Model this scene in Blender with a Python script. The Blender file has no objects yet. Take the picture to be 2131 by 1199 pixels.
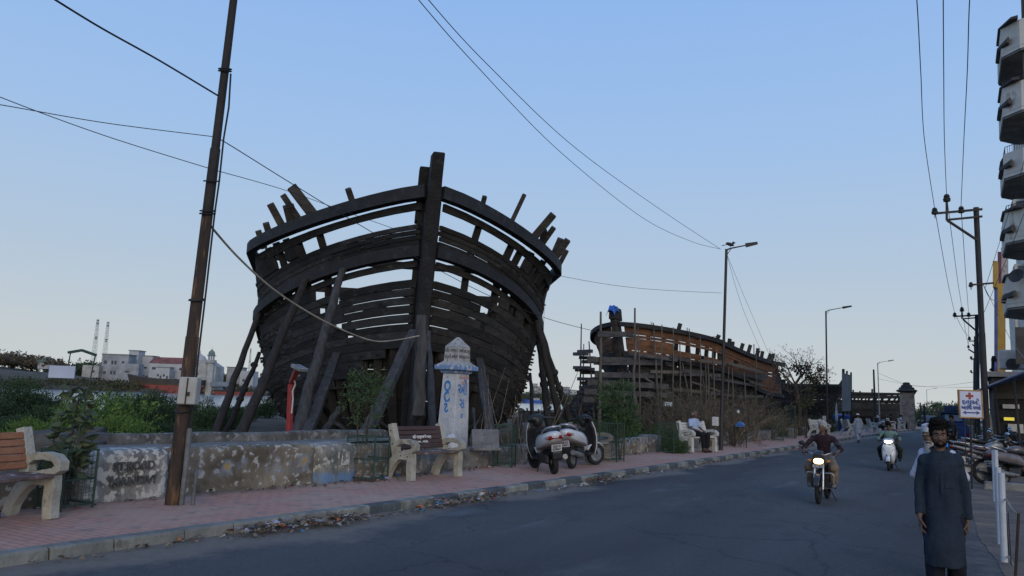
import bpy, bmesh, random
import numpy as np
from math import *
from mathutils import Vector, Matrix

SC = bpy.context.scene
COL = SC.collection

# ------------------------------------------------------------------ camera, sky, sun, exposure
FPX, CX, CY, EYE = 1600.0, 1065.5, 599.5, 1.65      # lens in pixels of the 2131 px photograph, eye height in metres
ROLL, PITCH, YAW = radians(1.9187), radians(8.2879), radians(29.9818)
cam = bpy.data.cameras.new('camera')
cam.sensor_width = 36.0
cam.lens = 36.0 * FPX / 2131.0
cam.clip_start, cam.clip_end = 0.05, 20000
camo = bpy.data.objects.new('camera', cam); COL.objects.link(camo)
CR = Matrix.Rotation(YAW, 3, 'Z') @ Matrix.Rotation(pi/2 + PITCH, 3, 'X') @ Matrix.Rotation(ROLL, 3, 'Z')
camo.matrix_world = Matrix.Translation((0, 0, EYE)) @ CR.to_4x4()
SC.camera = camo

SUN_EL, SUN_AZ = radians(3.0), radians(140.0)      # azimuth measured from +Y towards +X: behind and right of the viewer
world = bpy.data.worlds.new('World'); SC.world = world; world.use_nodes = True
wn, wl = world.node_tree.nodes, world.node_tree.links
bgn = wn['Background']
sky = wn.new('ShaderNodeTexSky'); sky.sky_type = 'NISHITA'; sky.sun_disc = False
sky.sun_elevation = SUN_EL; sky.sun_rotation = SUN_AZ
sky.air_density, sky.dust_density, sky.ozone_density = 1.0, 1.2, 2.5
sky.altitude = 0
bgn.inputs['Strength'].default_value = 0.10
# the dusty air of the coast pales the sky towards the horizon: mixed in by height above the horizon
tcn = wn.new('ShaderNodeTexCoord'); sepn = wn.new('ShaderNodeSeparateXYZ'); rampn = wn.new('ShaderNodeValToRGB')
wl.new(tcn.outputs['Generated'], sepn.inputs[0]); wl.new(sepn.outputs['Z'], rampn.inputs[0])
cr = rampn.color_ramp
SKYC = [(0.0, (6.3, 6.6, 6.5)), (0.06, (5.8, 6.4, 6.75)), (0.16, (4.8, 6.0, 7.4)), (0.32, (3.7, 5.6, 8.6)), (0.52, (2.8, 4.9, 8.9)), (1.0, (1.6, 3.1, 7.0))]
while len(cr.elements) < len(SKYC): cr.elements.new(0.5)
for e, (p, c) in zip(cr.elements, SKYC): e.position = p; e.color = (c[0]/10, c[1]/10, c[2]/10, 1)
scn = wn.new('ShaderNodeVectorMath'); scn.operation = 'SCALE'; scn.inputs['Scale'].default_value = 10.0
wl.new(rampn.outputs[0], scn.inputs[0])
mixn = wn.new('ShaderNodeMix'); mixn.data_type = 'RGBA'; mixn.inputs[0].default_value = 0.93
wl.new(sky.outputs[0], mixn.inputs[6]); wl.new(scn.outputs[0], mixn.inputs[7])
wl.new(mixn.outputs[2], bgn.inputs['Color'])

sun = bpy.data.lights.new('sun', 'SUN'); sun.energy = 1.5; sun.angle = radians(40); sun.color = (1.0, 0.84, 0.64)
suno = bpy.data.objects.new('sun', sun); COL.objects.link(suno)
sd = Vector((sin(SUN_AZ)*cos(radians(15)), cos(SUN_AZ)*cos(radians(15)), sin(radians(15))))
suno.rotation_euler = (-sd).to_track_quat('-Z', 'Y').to_euler()
SC.view_settings.view_transform = 'Standard'; SC.view_settings.look = 'None'
SC.view_settings.gamma = 1.0; SC.view_settings.exposure = 0.0

# ------------------------------------------------------------------ where things stand
FW = Vector((-sin(YAW), cos(YAW), 0)); RT = Vector((cos(YAW), sin(YAW), 0)); EYEV = Vector((0, 0, EYE))
def ray(px, py): return CR @ Vector(((px-CX)/FPX, -(py-CY)/FPX, -1.0))
def G(px, py, z=0.0):                 # the point of a level plane seen at a photo pixel
    d = ray(px, py); return EYEV + d*((z-EYE)/d.z)
def At(px, py, dep):                  # the point at a known distance ahead
    d = ray(px, py); return EYEV + d*(dep/d.dot(FW))
def depth(p): return (Vector(p)-EYEV).dot(FW)
def px_m(p): return depth(p)/FPX      # metres per photo pixel there

# ------------------------------------------------------------------ mesh helpers
def rotz(a): return Matrix.Rotation(a, 3, 'Z')
def frame(z, hint=(0, 0, 1)):
    z = Vector(z).normalized(); h = Vector(hint)
    if abs(z.dot(h.normalized())) > .999: h = Vector((0, 1, 0)) if abs(z.y) < .9 else Vector((1, 0, 0))
    x = h.cross(z).normalized(); y = z.cross(x)
    return x, y, z
class MB:
    def __init__(s): s.v = []; s.f = []; s.m = []; s.cur = 0
    def add(s, vs, fs):
        o = len(s.v); s.v += [tuple(p) for p in vs]; s.f += [tuple(i+o for i in f) for f in fs]; s.m += [s.cur]*len(fs); return s
    def box(s, c, size, rot=None, taper=1.0, top=(0, 0)):
        c = Vector(c); hx, hy, hz = size[0]/2, size[1]/2, size[2]/2; vs = []
        for sz in (-1, 1):
            t = taper if sz > 0 else 1; ox, oy = top if sz > 0 else (0, 0)
            for sx, sy in ((-1, -1), (1, -1), (1, 1), (-1, 1)):
                p = Vector((sx*hx*t+ox, sy*hy*t+oy, sz*hz)); vs.append(c + (rot @ p if rot else p))
        return s.add(vs, [(3, 2, 1, 0), (4, 5, 6, 7), (0, 1, 5, 4), (1, 2, 6, 5), (2, 3, 7, 6), (3, 0, 4, 7)])
    def beam(s, p0, p1, w, h, hint=(0, 0, 1), w1=None, h1=None):
        p0, p1 = Vector(p0), Vector(p1); x, y, z = frame(p1-p0, hint); w1 = w1 or w; h1 = h1 or h; vs = []
        for p, a, b in ((p0, w, h), (p1, w1, h1)):
            for sx, sy in ((-1, -1), (1, -1), (1, 1), (-1, 1)): vs.append(p + x*sx*a/2 + y*sy*b/2)
        return s.add(vs, [(3, 2, 1, 0), (4, 5, 6, 7), (0, 1, 5, 4), (1, 2, 6, 5), (2, 3, 7, 6), (3, 0, 4, 7)])
    def sweep(s, pts, sec, hint=(0, 0, 1), scales=None, caps=True):     # a closed section [(x,y)] carried along a path
        pts = [Vector(p) for p in pts]; n = len(sec); vs = []; fs = []
        for i, p in enumerate(pts):
            t = (pts[min(i+1, len(pts)-1)]-pts[max(i-1, 0)]); x, y, z = frame(t, hint); k = scales[i] if scales else 1
            for a, b in sec: vs.append(p + x*a*k + y*b*k)
        for i in range(len(pts)-1):
            for j in range(n): fs.append((i*n+j, i*n+(j+1) % n, (i+1)*n+(j+1) % n, (i+1)*n+j))
        if caps: fs.append(tuple(range(n))[::-1]); fs.append(tuple((len(pts)-1)*n+j for j in range(n)))
        return s.add(vs, fs)
    def tube(s, pts, r, n=8, caps=True):
        pts = [Vector(p) for p in pts]; rs = r if isinstance(r, (list, tuple)) else [r]*len(pts); vs = []; fs = []
        t0 = (pts[1]-pts[0]); x, y, z = frame(t0)
        for i, p in enumerate(pts):
            t = (pts[min(i+1, len(pts)-1)]-pts[max(i-1, 0)]).normalized()
            x = (x - t*x.dot(t)); x = x.normalized() if x.length > 1e-5 else frame(t)[0]; y = t.cross(x)
            for j in range(n): a = 2*pi*j/n; vs.append(p + (x*cos(a)+y*sin(a))*rs[i])
        for i in range(len(pts)-1):
            for j in range(n): fs.append((i*n+j, i*n+(j+1) % n, (i+1)*n+(j+1) % n, (i+1)*n+j))
        if caps: fs.append(tuple(range(n))[::-1]); fs.append(tuple((len(pts)-1)*n+j for j in range(n)))
        return s.add(vs, fs)
    def loft(s, rings, caps=True, closed=True):
        n = len(rings[0]); vs = [p for r in rings for p in r]; fs = []
        for i in range(len(rings)-1):
            for j in range(n if closed else n-1): fs.append((i*n+j, i*n+(j+1) % n, (i+1)*n+(j+1) % n, (i+1)*n+j))
        if caps and closed: fs.append(tuple(range(n))[::-1]); fs.append(tuple((len(rings)-1)*n+j for j in range(n)))
        return s.add(vs, fs)
    def ell(s, c, r, rot=None, nu=14, nv=9):
        c = Vector(c); vs = [Vector((0, 0, -r[2]))]; fs = []
        for i in range(1, nv):
            b = -pi/2+pi*i/nv
            for j in range(nu): a = 2*pi*j/nu; vs.append(Vector((r[0]*cos(a)*cos(b), r[1]*sin(a)*cos(b), r[2]*sin(b))))
        vs.append(Vector((0, 0, r[2])))
        for j in range(nu): fs.append((0, 1+(j+1) % nu, 1+j))
        for i in range(nv-2):
            for j in range(nu): fs.append((1+i*nu+j, 1+i*nu+(j+1) % nu, 1+(i+1)*nu+(j+1) % nu, 1+(i+1)*nu+j))
        k = 1+(nv-2)*nu
        for j in range(nu): fs.append((k+j, k+(j+1) % nu, k+nu))
        return s.add([c + (rot @ p if rot else p) for p in vs], fs)
    def lathe(s, prof, c=(0, 0, 0), n=16, axis=(0, 0, 1)):              # prof [(radius, height)]
        c = Vector(c); x, y, z = frame(axis, (1, 0, 0)); rings = []
        for r, h in prof: rings.append([c + z*h + (x*cos(2*pi*j/n)+y*sin(2*pi*j/n))*max(r, 1e-4) for j in range(n)])
        return s.loft(rings)
    def prism(s, poly, o, ux, uy, d):                                   # outline in the plane (ux, uy), thickened by the vector d
        o, ux, uy, d = Vector(o), Vector(ux), Vector(uy), Vector(d); n = len(poly)
        a = [o+ux*p[0]+uy*p[1] for p in poly]; vs = a + [p+d for p in a]
        fs = [tuple(range(n)), tuple(range(2*n-1, n-1, -1))] + [(j, n+j, n+(j+1) % n, (j+1) % n) for j in range(n)]
        return s.add(vs, fs)
    def grid(s, P):                                                     # P[i][j] points
        n, m = len(P), len(P[0]); return s.add([p for r in P for p in r], [(i*m+j, i*m+j+1, (i+1)*m+j+1, (i+1)*m+j) for i in range(n-1) for j in range(m-1)])
    def mesh(s, name, mats, smooth=None):
        me = bpy.data.meshes.new(name); me.from_pydata(s.v, [], s.f)
        for m in (mats if isinstance(mats, (list, tuple)) else [mats]): me.materials.append(m)
        if any(s.m): me.polygons.foreach_set('material_index', s.m)
        finish(me, smooth); return me
    def obj(s, name, mats, parent=None, smooth=None, bev=0, label=None, kind=None, recalc=True, loc=None):
        me = s.mesh(name, mats, smooth)
        if recalc:
            b = bmesh.new(); b.from_mesh(me); bmesh.ops.recalc_face_normals(b, faces=b.faces); b.to_mesh(me); b.free()
        o = link(name, me, parent)
        if loc is not None: o.location = loc
        if bev:
            m = o.modifiers.new('edge', 'BEVEL'); m.width = bev; m.segments = 1; m.limit_method = 'ANGLE'; m.angle_limit = radians(40)
        if label: o['label'] = label
        if kind: o['kind'] = kind
        return o
def finish(me, smooth):
    if smooth is None: return
    me.polygons.foreach_set('use_smooth', [True]*len(me.polygons))
    if smooth < 179: me.set_sharp_from_angle(angle=radians(smooth))
def link(name, data, parent=None):
    o = bpy.data.objects.new(name, data); COL.objects.link(o)
    if parent: o.parent = parent
    return o
def tag(o, label, cat, group=None, kind=None):
    o['label'] = label; o['category'] = cat; o['kind'] = 'thing'
    if group: o['group'] = group
    if kind: o['kind'] = kind
    return o
def thing(name, label, cat, loc=(0, 0, 0), rz=0.0, group=None):
    o = link(name, None); o.location = loc; o.rotation_euler = (0, 0, rz); o.empty_display_size = .2
    return tag(o, label, cat, group)
def struct(o): o['kind'] = 'structure'; return o
def copy_tree(o, loc=None, rz=None, label=None, parent=None, group=None):
    c = o.copy(); COL.objects.link(c)
    if parent: c.parent = parent
    for ch in list(o.children): copy_tree(ch, parent=c)
    if loc is not None: c.location = loc
    if rz is not None: c.rotation_euler = (0, 0, rz)
    if label: c['label'] = label
    if group: c['group'] = group
    return c
TS = bpy.data.scenes.new('workbench')                # meshes are evaluated here, away from the scene itself
def bake(o):
    with bpy.context.temp_override(scene=TS, view_layer=TS.view_layers[0]):
        dg = bpy.context.evaluated_depsgraph_get(); dg.update(); return bpy.data.meshes.new_from_object(o.evaluated_get(dg))
def fuse(mb, name, mat, voxel=.012, smooth=4, parent=None, disp=None, label=None):     # overlapping closed pieces become one continuous skin
    me = bpy.data.meshes.new('tmp'); me.from_pydata(mb.v, [], mb.f)
    b = bmesh.new(); b.from_mesh(me); bmesh.ops.recalc_face_normals(b, faces=b.faces); b.to_mesh(me); b.free()
    t = bpy.data.objects.new('tmp', me); TS.collection.objects.link(t)
    r = t.modifiers.new('r', 'REMESH'); r.mode = 'VOXEL'; r.voxel_size = voxel
    if smooth: q = t.modifiers.new('s', 'SMOOTH'); q.factor = .5; q.iterations = smooth
    nm = bake(t); nm.name = name
    bpy.data.objects.remove(t); bpy.data.meshes.remove(me)
    if disp:
        for v in nm.vertices: v.co = v.co + disp(v.co, v.normal)
    nm.materials.clear(); nm.materials.append(mat); finish(nm, 180)
    o = link(name, nm, parent)
    if label: o['label'] = label
    return o
def text_mesh(txt, size, depth_=.002, bold=0.0):
    cu = bpy.data.curves.new('t', 'FONT'); cu.body = txt; cu.size = size; cu.extrude = depth_/2; cu.align_x = 'CENTER'; cu.align_y = 'CENTER'; cu.offset = bold; cu.resolution_u = 3
    t = bpy.data.objects.new('t', cu); TS.collection.objects.link(t)
    me = bake(t); bpy.data.objects.remove(t); bpy.data.curves.remove(cu)
    return me
def text(name, txt, size, mat, loc, x, up, parent=None, d=.004, bold=0.0, fit=None, add=None):   # raised lettering in the plane (x, up)
    me = text_mesh(txt, size, d, bold); x, up = Vector(x).normalized(), Vector(up).normalized(); n = x.cross(up)
    if fit and me.vertices:
        w = max(v.co.x for v in me.vertices)-min(v.co.x for v in me.vertices); k = fit/w if w > 0 else 1
    else: k = 1
    loc = Vector(loc)
    for v in me.vertices: v.co = loc + x*v.co.x*k + up*v.co.y + n*v.co.z
    if add is not None:                                                # appended to a mesh builder
        o = len(add.v); add.v += [tuple(v.co) for v in me.vertices]
        for p in me.polygons: add.f.append(tuple(i+o for i in p.vertices)); add.m.append(add.cur)
        return None
    me.materials.clear(); me.materials.append(mat); return link(name, me, parent)

# ------------------------------------------------------------------ procedural materials
MATS = {}
def mat(name, col, rough=.8, var=.35, scale=3.0, col2=None, bump=.15, bscale=None, metal=0.0, detail=6, stretch=None, spec=.4, mixw=(.35, .65), col3=None, w3=(.55, .7), s3=None, coat=0, alpha=None, trans=0, isl=None):
    if name in MATS: return MATS[name]
    m = bpy.data.materials.new(name); m.use_nodes = True; nt = m.node_tree; N, L = nt.nodes, nt.links
    b = N['Principled BSDF']; b.inputs['Roughness'].default_value = rough; b.inputs['Metallic'].default_value = metal
    b.inputs['Specular IOR Level'].default_value = spec
    if coat: b.inputs['Coat Weight'].default_value = coat
    if trans: b.inputs['Transmission Weight'].default_value = trans
    tc = N.new('ShaderNodeTexCoord'); vec = tc.outputs['Object']
    if stretch:
        mp = N.new('ShaderNodeMapping'); mp.inputs['Scale'].default_value = stretch; L.new(vec, mp.inputs[0]); vec = mp.outputs[0]
    n1 = N.new('ShaderNodeTexNoise'); n1.inputs['Scale'].default_value = scale; n1.inputs['Detail'].default_value = detail; n1.inputs['Roughness'].default_value = .62; L.new(vec, n1.inputs['Vector'])
    c = col; c2 = col2 or tuple(max(0, x*(1-var)) for x in col); hi = col if col2 else tuple(min(1, x*(1+var*.6)) for x in col)
    mx = N.new('ShaderNodeMix'); mx.data_type = 'RGBA'; mr = N.new('ShaderNodeMapRange'); mr.inputs[1].default_value, mr.inputs[2].default_value = mixw
    L.new(n1.outputs['Fac'], mr.inputs[0]); L.new(mr.outputs[0], mx.inputs[0]); mx.inputs[6].default_value = (*c2, 1); mx.inputs[7].default_value = (*hi, 1)
    out = mx.outputs[2]
    if col3:
        n3 = N.new('ShaderNodeTexNoise'); n3.inputs['Scale'].default_value = s3 or scale*2.7; n3.inputs['Detail'].default_value = 8; L.new(vec, n3.inputs['Vector'])
        m3 = N.new('ShaderNodeMapRange'); m3.inputs[1].default_value, m3.inputs[2].default_value = w3; L.new(n3.outputs['Fac'], m3.inputs[0])
        x3 = N.new('ShaderNodeMix'); x3.data_type = 'RGBA'; L.new(m3.outputs[0], x3.inputs[0]); L.new(out, x3.inputs[6]); x3.inputs[7].default_value = (*col3, 1); out = x3.outputs[2]
    if isl:                                             # each separate plank or stone has its own tone
        gg = N.new('ShaderNodeNewGeometry'); mi = N.new('ShaderNodeMapRange'); mi.inputs[3].default_value, mi.inputs[4].default_value = isl; L.new(gg.outputs['Random Per Island'], mi.inputs[0])
        vm = N.new('ShaderNodeVectorMath'); vm.operation = 'SCALE'; L.new(out, vm.inputs[0]); L.new(mi.outputs[0], vm.inputs['Scale']); out = vm.outputs[0]
    L.new(out, b.inputs['Base Color'])
    if bump:
        n2 = N.new('ShaderNodeTexNoise'); n2.inputs['Scale'].default_value = bscale or scale*6; n2.inputs['Detail'].default_value = 8; L.new(vec, n2.inputs['Vector'])
        bp = N.new('ShaderNodeBump'); bp.inputs['Strength'].default_value = min(1, bump*2); bp.inputs['Distance'].default_value = .02; L.new(n2.outputs['Fac'], bp.inputs['Height']); L.new(bp.outputs[0], b.inputs['Normal'])
    MATS[name] = m; return m
def glow(name, col, strength):
    m = bpy.data.materials.new(name); m.use_nodes = True; b = m.node_tree.nodes['Principled BSDF']
    b.inputs['Base Color'].default_value = (*col, 1); b.inputs['Emission Color'].default_value = (*col, 1); b.inputs['Emission Strength'].default_value = strength; b.inputs['Roughness'].default_value = .2
    return m
RN = random.Random(7)
def U(a, b): return RN.uniform(a, b)
def V3(*a): return Vector(a)
def ddisp(amp, sc, seed=0):
    from mathutils import noise
    return lambda co, n: n*(noise.noise(co*sc+Vector((seed, seed*2, 0)))*amp)
# ------------------------------------------------------------------ the ground, river, road, kerb, pavements
def terr(az, r):                      # height of the land at azimuth az (from the viewing direction, + right) and range r
    near = np.interp(az, [-3.2, -1.2, -.65, -.33, 0, .06, .2, .35, .5, .62, .8, 3.2], [90, 70, 70, 74, 110, 172, 205, 240, 300, 420, 900, 900])
    far = np.interp(az, [-3.2, -1.0, -.6, -.3, .06, .3, .62, 3.2], [300, 340, 410, 440, 720, 800, 900, 1000])
    if r < near-7: return -.02
    if r < near+3: return -.02 - 1.5*(r-near+7)/10
    if r < far-3: return -1.52
    if r < far+4: return -1.52 + 2.3*(r-far+3)/7
    return .78 + min(float(np.interp(az, [-.62, -.56, -.47, -.40], [13, 12, 3.5, 2.0])) if -1.4 < az < 0 else 2.0, (r-far)*.12)
def shore(az):
    near = float(np.interp(az, [-3.2, -1.2, -.65, -.33, 0, .06, .2, .35, .5, .62, .8, 3.2], [90, 70, 70, 74, 110, 172, 205, 240, 300, 420, 900, 900]))
    far = float(np.interp(az, [-3.2, -1.0, -.6, -.3, .06, .3, .62, 3.2], [300, 340, 410, 440, 720, 800, 900, 1000])); return near, far
def pol(az, r, z):
    return Vector((0, 0, z)) + FW*(r*cos(az)) + RT*(r*sin(az))
def build_ground():
    azs = [-pi + i*(2*pi/120) for i in range(121)]; P = []
    for a in azs:
        n, f = shore(a); rs = [0.5, 12, 30, 50] + [n-7.2, n-4, n-1, n+3.2] + [(n+f)/2] + [f-3.2, f, f+4.2, f+60, f+250, f+600, 3000, 9000]
        P.append([pol(a, r, terr(a, r)) for r in sorted(rs)])
    b = MB(); b.grid(P); 
    m = mat('soil', (.105, .088, .066), .95, scale=.35, col2=(.06, .052, .042), bump=.5, bscale=6, col3=(.045, .055, .025), w3=(.5, .62), s3=.18)
    struct(b.obj('ground', m, smooth=180))
    b = MB(); P = []
    for a in [-1.5+i*.05 for i in range(60)]:
        n, f = shore(a); P.append([pol(a, r, -.62) for r in (n-5, (n+f)/2, f+2.6)])
    b.grid(P)
    w = mat('river water', (.30, .38, .43), .12, var=.1, scale=.02, bump=.25, bscale=1.6, spec=.6, stretch=(1, 3, 1))
    struct(b.obj('river', w))
KERB = [(-7.4, -16), (-7.4, 2), (-7.4, 4.5), (-7.3, 6), (-7.02, 9.2), (-6.92, 11), (-6.85, 13), (-6.7, 15), (-6.3, 24), (-5.95, 33), (-5.6, 45), (-5.3, 54), (-4.6, 70), (-3.8, 81), (-2.0, 100), (.2, 120), (4.2, 150), (12, 200), (22, 250)]
WALLX = [(-10.2, -16), (-10.05, 2), (-9.95, 6.4), (-9.8, 8), (-9.5, 10), (-9.45, 13), (-9.4, 16), (-9.0, 20), (-8.7, 24), (-8.5, 30), (-8.35, 40), (-8.1, 50), (-7.4, 65), (-6.6, 81), (-4.8, 100), (-2.6, 120), (1.4, 150), (9, 200), (19, 250)]
REDGE = [(.6, -16), (.42, 9), (.2, 13), (.1, 20), (.1, 33), (.5, 50), (1.3, 65), (2.4, 81), (4.4, 100), (6.6, 120), (10.6, 150), (18, 200), (28, 250)]
def xat(pl, y): return float(np.interp(y, [p[1] for p in pl], [p[0] for p in pl]))
def dust_layer(m, c1, c2):               # swept earth lying on a surface, thick where the mesh attribute "dust" is high, ragged at its rim
    nt = m.node_tree; N, L = nt.nodes, nt.links; b = N['Principled BSDF']; src = b.inputs['Base Color'].links[0].from_socket
    at = N.new('ShaderNodeAttribute'); at.attribute_name = 'dust'; tc = N.new('ShaderNodeTexCoord')
    n1 = N.new('ShaderNodeTexNoise'); n1.inputs['Scale'].default_value = 3.2; n1.inputs['Detail'].default_value = 10; n1.inputs['Roughness'].default_value = .7; L.new(tc.outputs['Object'], n1.inputs['Vector'])
    ad = N.new('ShaderNodeMath'); ad.operation = 'MULTIPLY_ADD'; L.new(at.outputs['Fac'], ad.inputs[0]); ad.inputs[1].default_value = 1.0; L.new(n1.outputs['Fac'], ad.inputs[2])
    mr = N.new('ShaderNodeMapRange'); mr.inputs[1].default_value, mr.inputs[2].default_value = .72, 1.12; L.new(ad.outputs[0], mr.inputs[0])
    n2 = N.new('ShaderNodeTexNoise'); n2.inputs['Scale'].default_value = 9; n2.inputs['Detail'].default_value = 8; L.new(tc.outputs['Object'], n2.inputs['Vector'])
    cx = N.new('ShaderNodeMix'); cx.data_type = 'RGBA'; L.new(n2.outputs['Fac'], cx.inputs[0]); cx.inputs[6].default_value = (*c2, 1); cx.inputs[7].default_value = (*c1, 1)
    mx = N.new('ShaderNodeMix'); mx.data_type = 'RGBA'; L.new(mr.outputs[0], mx.inputs[0]); L.new(src, mx.inputs[6]); L.new(cx.outputs[2], mx.inputs[7]); L.new(mx.outputs[2], b.inputs['Base Color'])
def speckle(m):                          # chippings, worn lanes and faint patches in the asphalt
    nt = m.node_tree; N, L = nt.nodes, nt.links; b = N['Principled BSDF']; src = b.inputs['Base Color'].links[0].from_socket; tc = N.new('ShaderNodeTexCoord')
    for sc, lo, hi, a, c, st in ((95, .38, .62, .55, 1.6, (1, 1, 1)), (.16, .35, .65, .72, 1.36, (2.6, .22, 1)), (1.1, .58, .60, 1.0, .86, (1, .5, 1)), (14, .3, .7, .88, 1.12, (1, 1, 1))):
        mp = N.new('ShaderNodeMapping'); mp.inputs['Scale'].default_value = st; L.new(tc.outputs['Object'], mp.inputs[0]); n = N.new('ShaderNodeTexNoise'); n.inputs['Scale'].default_value = sc; n.inputs['Detail'].default_value = 3; L.new(mp.outputs[0], n.inputs['Vector'])
        r = N.new('ShaderNodeMapRange'); r.inputs[1].default_value, r.inputs[2].default_value, r.inputs[3].default_value, r.inputs[4].default_value = lo, hi, a, c; L.new(n.outputs['Fac'], r.inputs[0])
        v = N.new('ShaderNodeVectorMath'); v.operation = 'SCALE'; L.new(src, v.inputs[0]); L.new(r.outputs[0], v.inputs['Scale']); src = v.outputs[0]
    vo = N.new('ShaderNodeTexVoronoi'); vo.feature = 'DISTANCE_TO_EDGE'; vo.inputs['Scale'].default_value = .35; nz = N.new('ShaderNodeTexNoise'); nz.inputs['Scale'].default_value = 1.2; nz.inputs['Detail'].default_value = 6; L.new(tc.outputs['Object'], nz.inputs['Vector'])
    ad = N.new('ShaderNodeVectorMath'); ad.operation = 'MULTIPLY_ADD'; ad.inputs[1].default_value = (1.4, 1.4, 0); L.new(nz.outputs['Color'], ad.inputs[0]); L.new(tc.outputs['Object'], ad.inputs[2]); L.new(ad.outputs[0], vo.inputs['Vector'])
    r = N.new('ShaderNodeMapRange'); r.inputs[1].default_value, r.inputs[2].default_value, r.inputs[3].default_value, r.inputs[4].default_value = .002, .008, .62, 1; L.new(vo.outputs['Distance'], r.inputs[0]); v = N.new('ShaderNodeVectorMath'); v.operation = 'SCALE'; L.new(src, v.inputs[0]); L.new(r.outputs[0], v.inputs['Scale']); L.new(v.outputs[0], b.inputs['Base Color'])
def dust_attr(o, A):
    a = o.data.attributes.new('dust', 'FLOAT', 'POINT'); a.data.foreach_set('value', [float(x) for x in A])
def noise2(y):
    from mathutils import noise
    return noise.noise(Vector((y*.35, 1, 0)))*.10+noise.noise(Vector((y*1.9, 3, 0)))*.035
def build_road():
    ys = [-16 + i*1.0 for i in range(60)] + [44+i*3 for i in range(70)]
    cols = [0, .08, .2, .35, .5, .7, .95, 1.3, 1.8, 2.6, 3.6, 4.6, 5.6, 6.4, 6.8]
    b = MB(); P = []; A = []
    for y in ys:
        k, r = xat(KERB, y)-.05, xat(REDGE, y)+.6; row = []
        for c in cols:
            x = k+c*(r-k)/6.8; row.append(V3(x, y, .03*max(0, 1-c/.5)**1.5)); w = (.95 if y < 10 else .7 if y < 40 else .9)+.3*sin(y*1.1)+.2*sin(y*2.7+1)
            A.append(max(0, 1-c/max(w, .3))*1.25 + max(0, (c-5.4)/1.4)*.62)
        P.append(row)
    b.grid(P)
    m = mat('asphalt', (.048, .050, .054), .85, scale=.5, col2=(.037, .040, .045), bump=.35, bscale=55, spec=.35, col3=(.075, .082, .09), w3=(.6, .75), s3=1.3, stretch=(1, .35, 1))
    speckle(m); dust_layer(m, (.19, .165, .14), (.11, .098, .085)); o = struct(b.obj('road', m, recalc=False)); dust_attr(o, A)
    # kerb: cast blocks painted dark and pale in turn
    b = MB(); y = -16; k = 0
    while y < 240:
        L = (.62 if k % 2 else .78)*(1 if y < 60 else 2); 
        p0, p1 = V3(xat(KERB, y), y, 0), V3(xat(KERB, y+L-.012), y+L-.012, 0); d = (p1-p0).normalized(); nx = V3(d.y, -d.x, 0)
        b.cur = (k % 2) if y > 7.7 else 2
        j = U(-.008, .008); h = .142+U(-.006, .004); poly = [(0+j, -.05), (-.018+j, h-.02), (-.04+j, h), (-.2, h), (-.2, -.05)]
        b.prism(poly, p0, nx, V3(0, 0, 1), p1-p0); y += L; k += 1
    pale = mat('kerb pale paint', (.25, .25, .22), .85, scale=3.5, col2=(.11, .118, .11), bump=.4, bscale=18, col3=(.09, .09, .08), w3=(.58, .72), s3=6)
    dark = mat('kerb dark paint', (.075, .088, .096), .85, scale=4, col2=(.05, .058, .062), bump=.4, bscale=18, col3=(.15, .16, .15), w3=(.66, .78), s3=7)
    raw = mat('kerb worn concrete', (.25, .245, .215), .9, scale=1.4, col2=(.13, .132, .12), bump=.5, bscale=14, col3=(.06, .06, .055), w3=(.6, .74), s3=5)
    struct(b.obj('kerb', [pale, dark, raw], bev=.006))
    # red paving of the left footpath
    m = bpy.data.materials.new('red pavers'); m.use_nodes = True; nt = m.node_tree; N, L = nt.nodes, nt.links; bs = N['Principled BSDF']; bs.inputs['Roughness'].default_value = .85
    tc = N.new('ShaderNodeTexCoord'); br = N.new('ShaderNodeTexBrick'); br.inputs['Scale'].default_value = 1; br.inputs['Brick Width'].default_value = .2; br.inputs['Row Height'].default_value = .1; br.inputs['Mortar Size'].default_value = .007
    br.inputs['Color1'].default_value = (.47, .235, .165, 1); br.inputs['Color2'].default_value = (.41, .21, .152, 1); br.inputs['Mortar'].default_value = (.18, .125, .105, 1)
    wv = N.new('ShaderNodeTexNoise'); wv.inputs['Scale'].default_value = .7; wv.inputs['Detail'].default_value = 9; wv.inputs['Roughness'].default_value = .7
    mr = N.new('ShaderNodeMapRange'); mr.inputs[1].default_value, mr.inputs[2].default_value, mr.inputs[4].default_value = .42, .68, .85
    mx = N.new('ShaderNodeMix'); mx.data_type = 'RGBA'; mx.inputs[7].default_value = (.40, .29, .225, 1)
    n2 = N.new('ShaderNodeTexNoise'); n2.inputs['Scale'].default_value = 5; n2.inputs['Detail'].default_value = 9; m2 = N.new('ShaderNodeMapRange'); m2.inputs[1].default_value, m2.inputs[2].default_value = .57, .72
    x2 = N.new('ShaderNodeMix'); x2.data_type = 'RGBA'; x2.inputs[7].default_value = (.20, .155, .13, 1)
    bp = N.new('ShaderNodeBump'); bp.inputs['Strength'].default_value = .5; bp.inputs['Distance'].default_value = .006
    L.new(tc.outputs['Object'], br.inputs['Vector']); L.new(tc.outputs['Object'], wv.inputs['Vector']); L.new(tc.outputs['Object'], n2.inputs['Vector'])
    L.new(wv.outputs['Fac'], mr.inputs[0]); L.new(mr.outputs[0], mx.inputs[0]); L.new(br.outputs['Color'], mx.inputs[6]); L.new(n2.outputs['Fac'], m2.inputs[0]); L.new(m2.outputs[0], x2.inputs[0]); L.new(mx.outputs[2], x2.inputs[6]); L.new(x2.outputs[2], bs.inputs['Base Color'])
    L.new(br.outputs['Fac'], bp.inputs['Height']); bp.invert = True; L.new(bp.outputs[0], bs.inputs['Normal'])
    b = MB(); P = []; A = []
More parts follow.
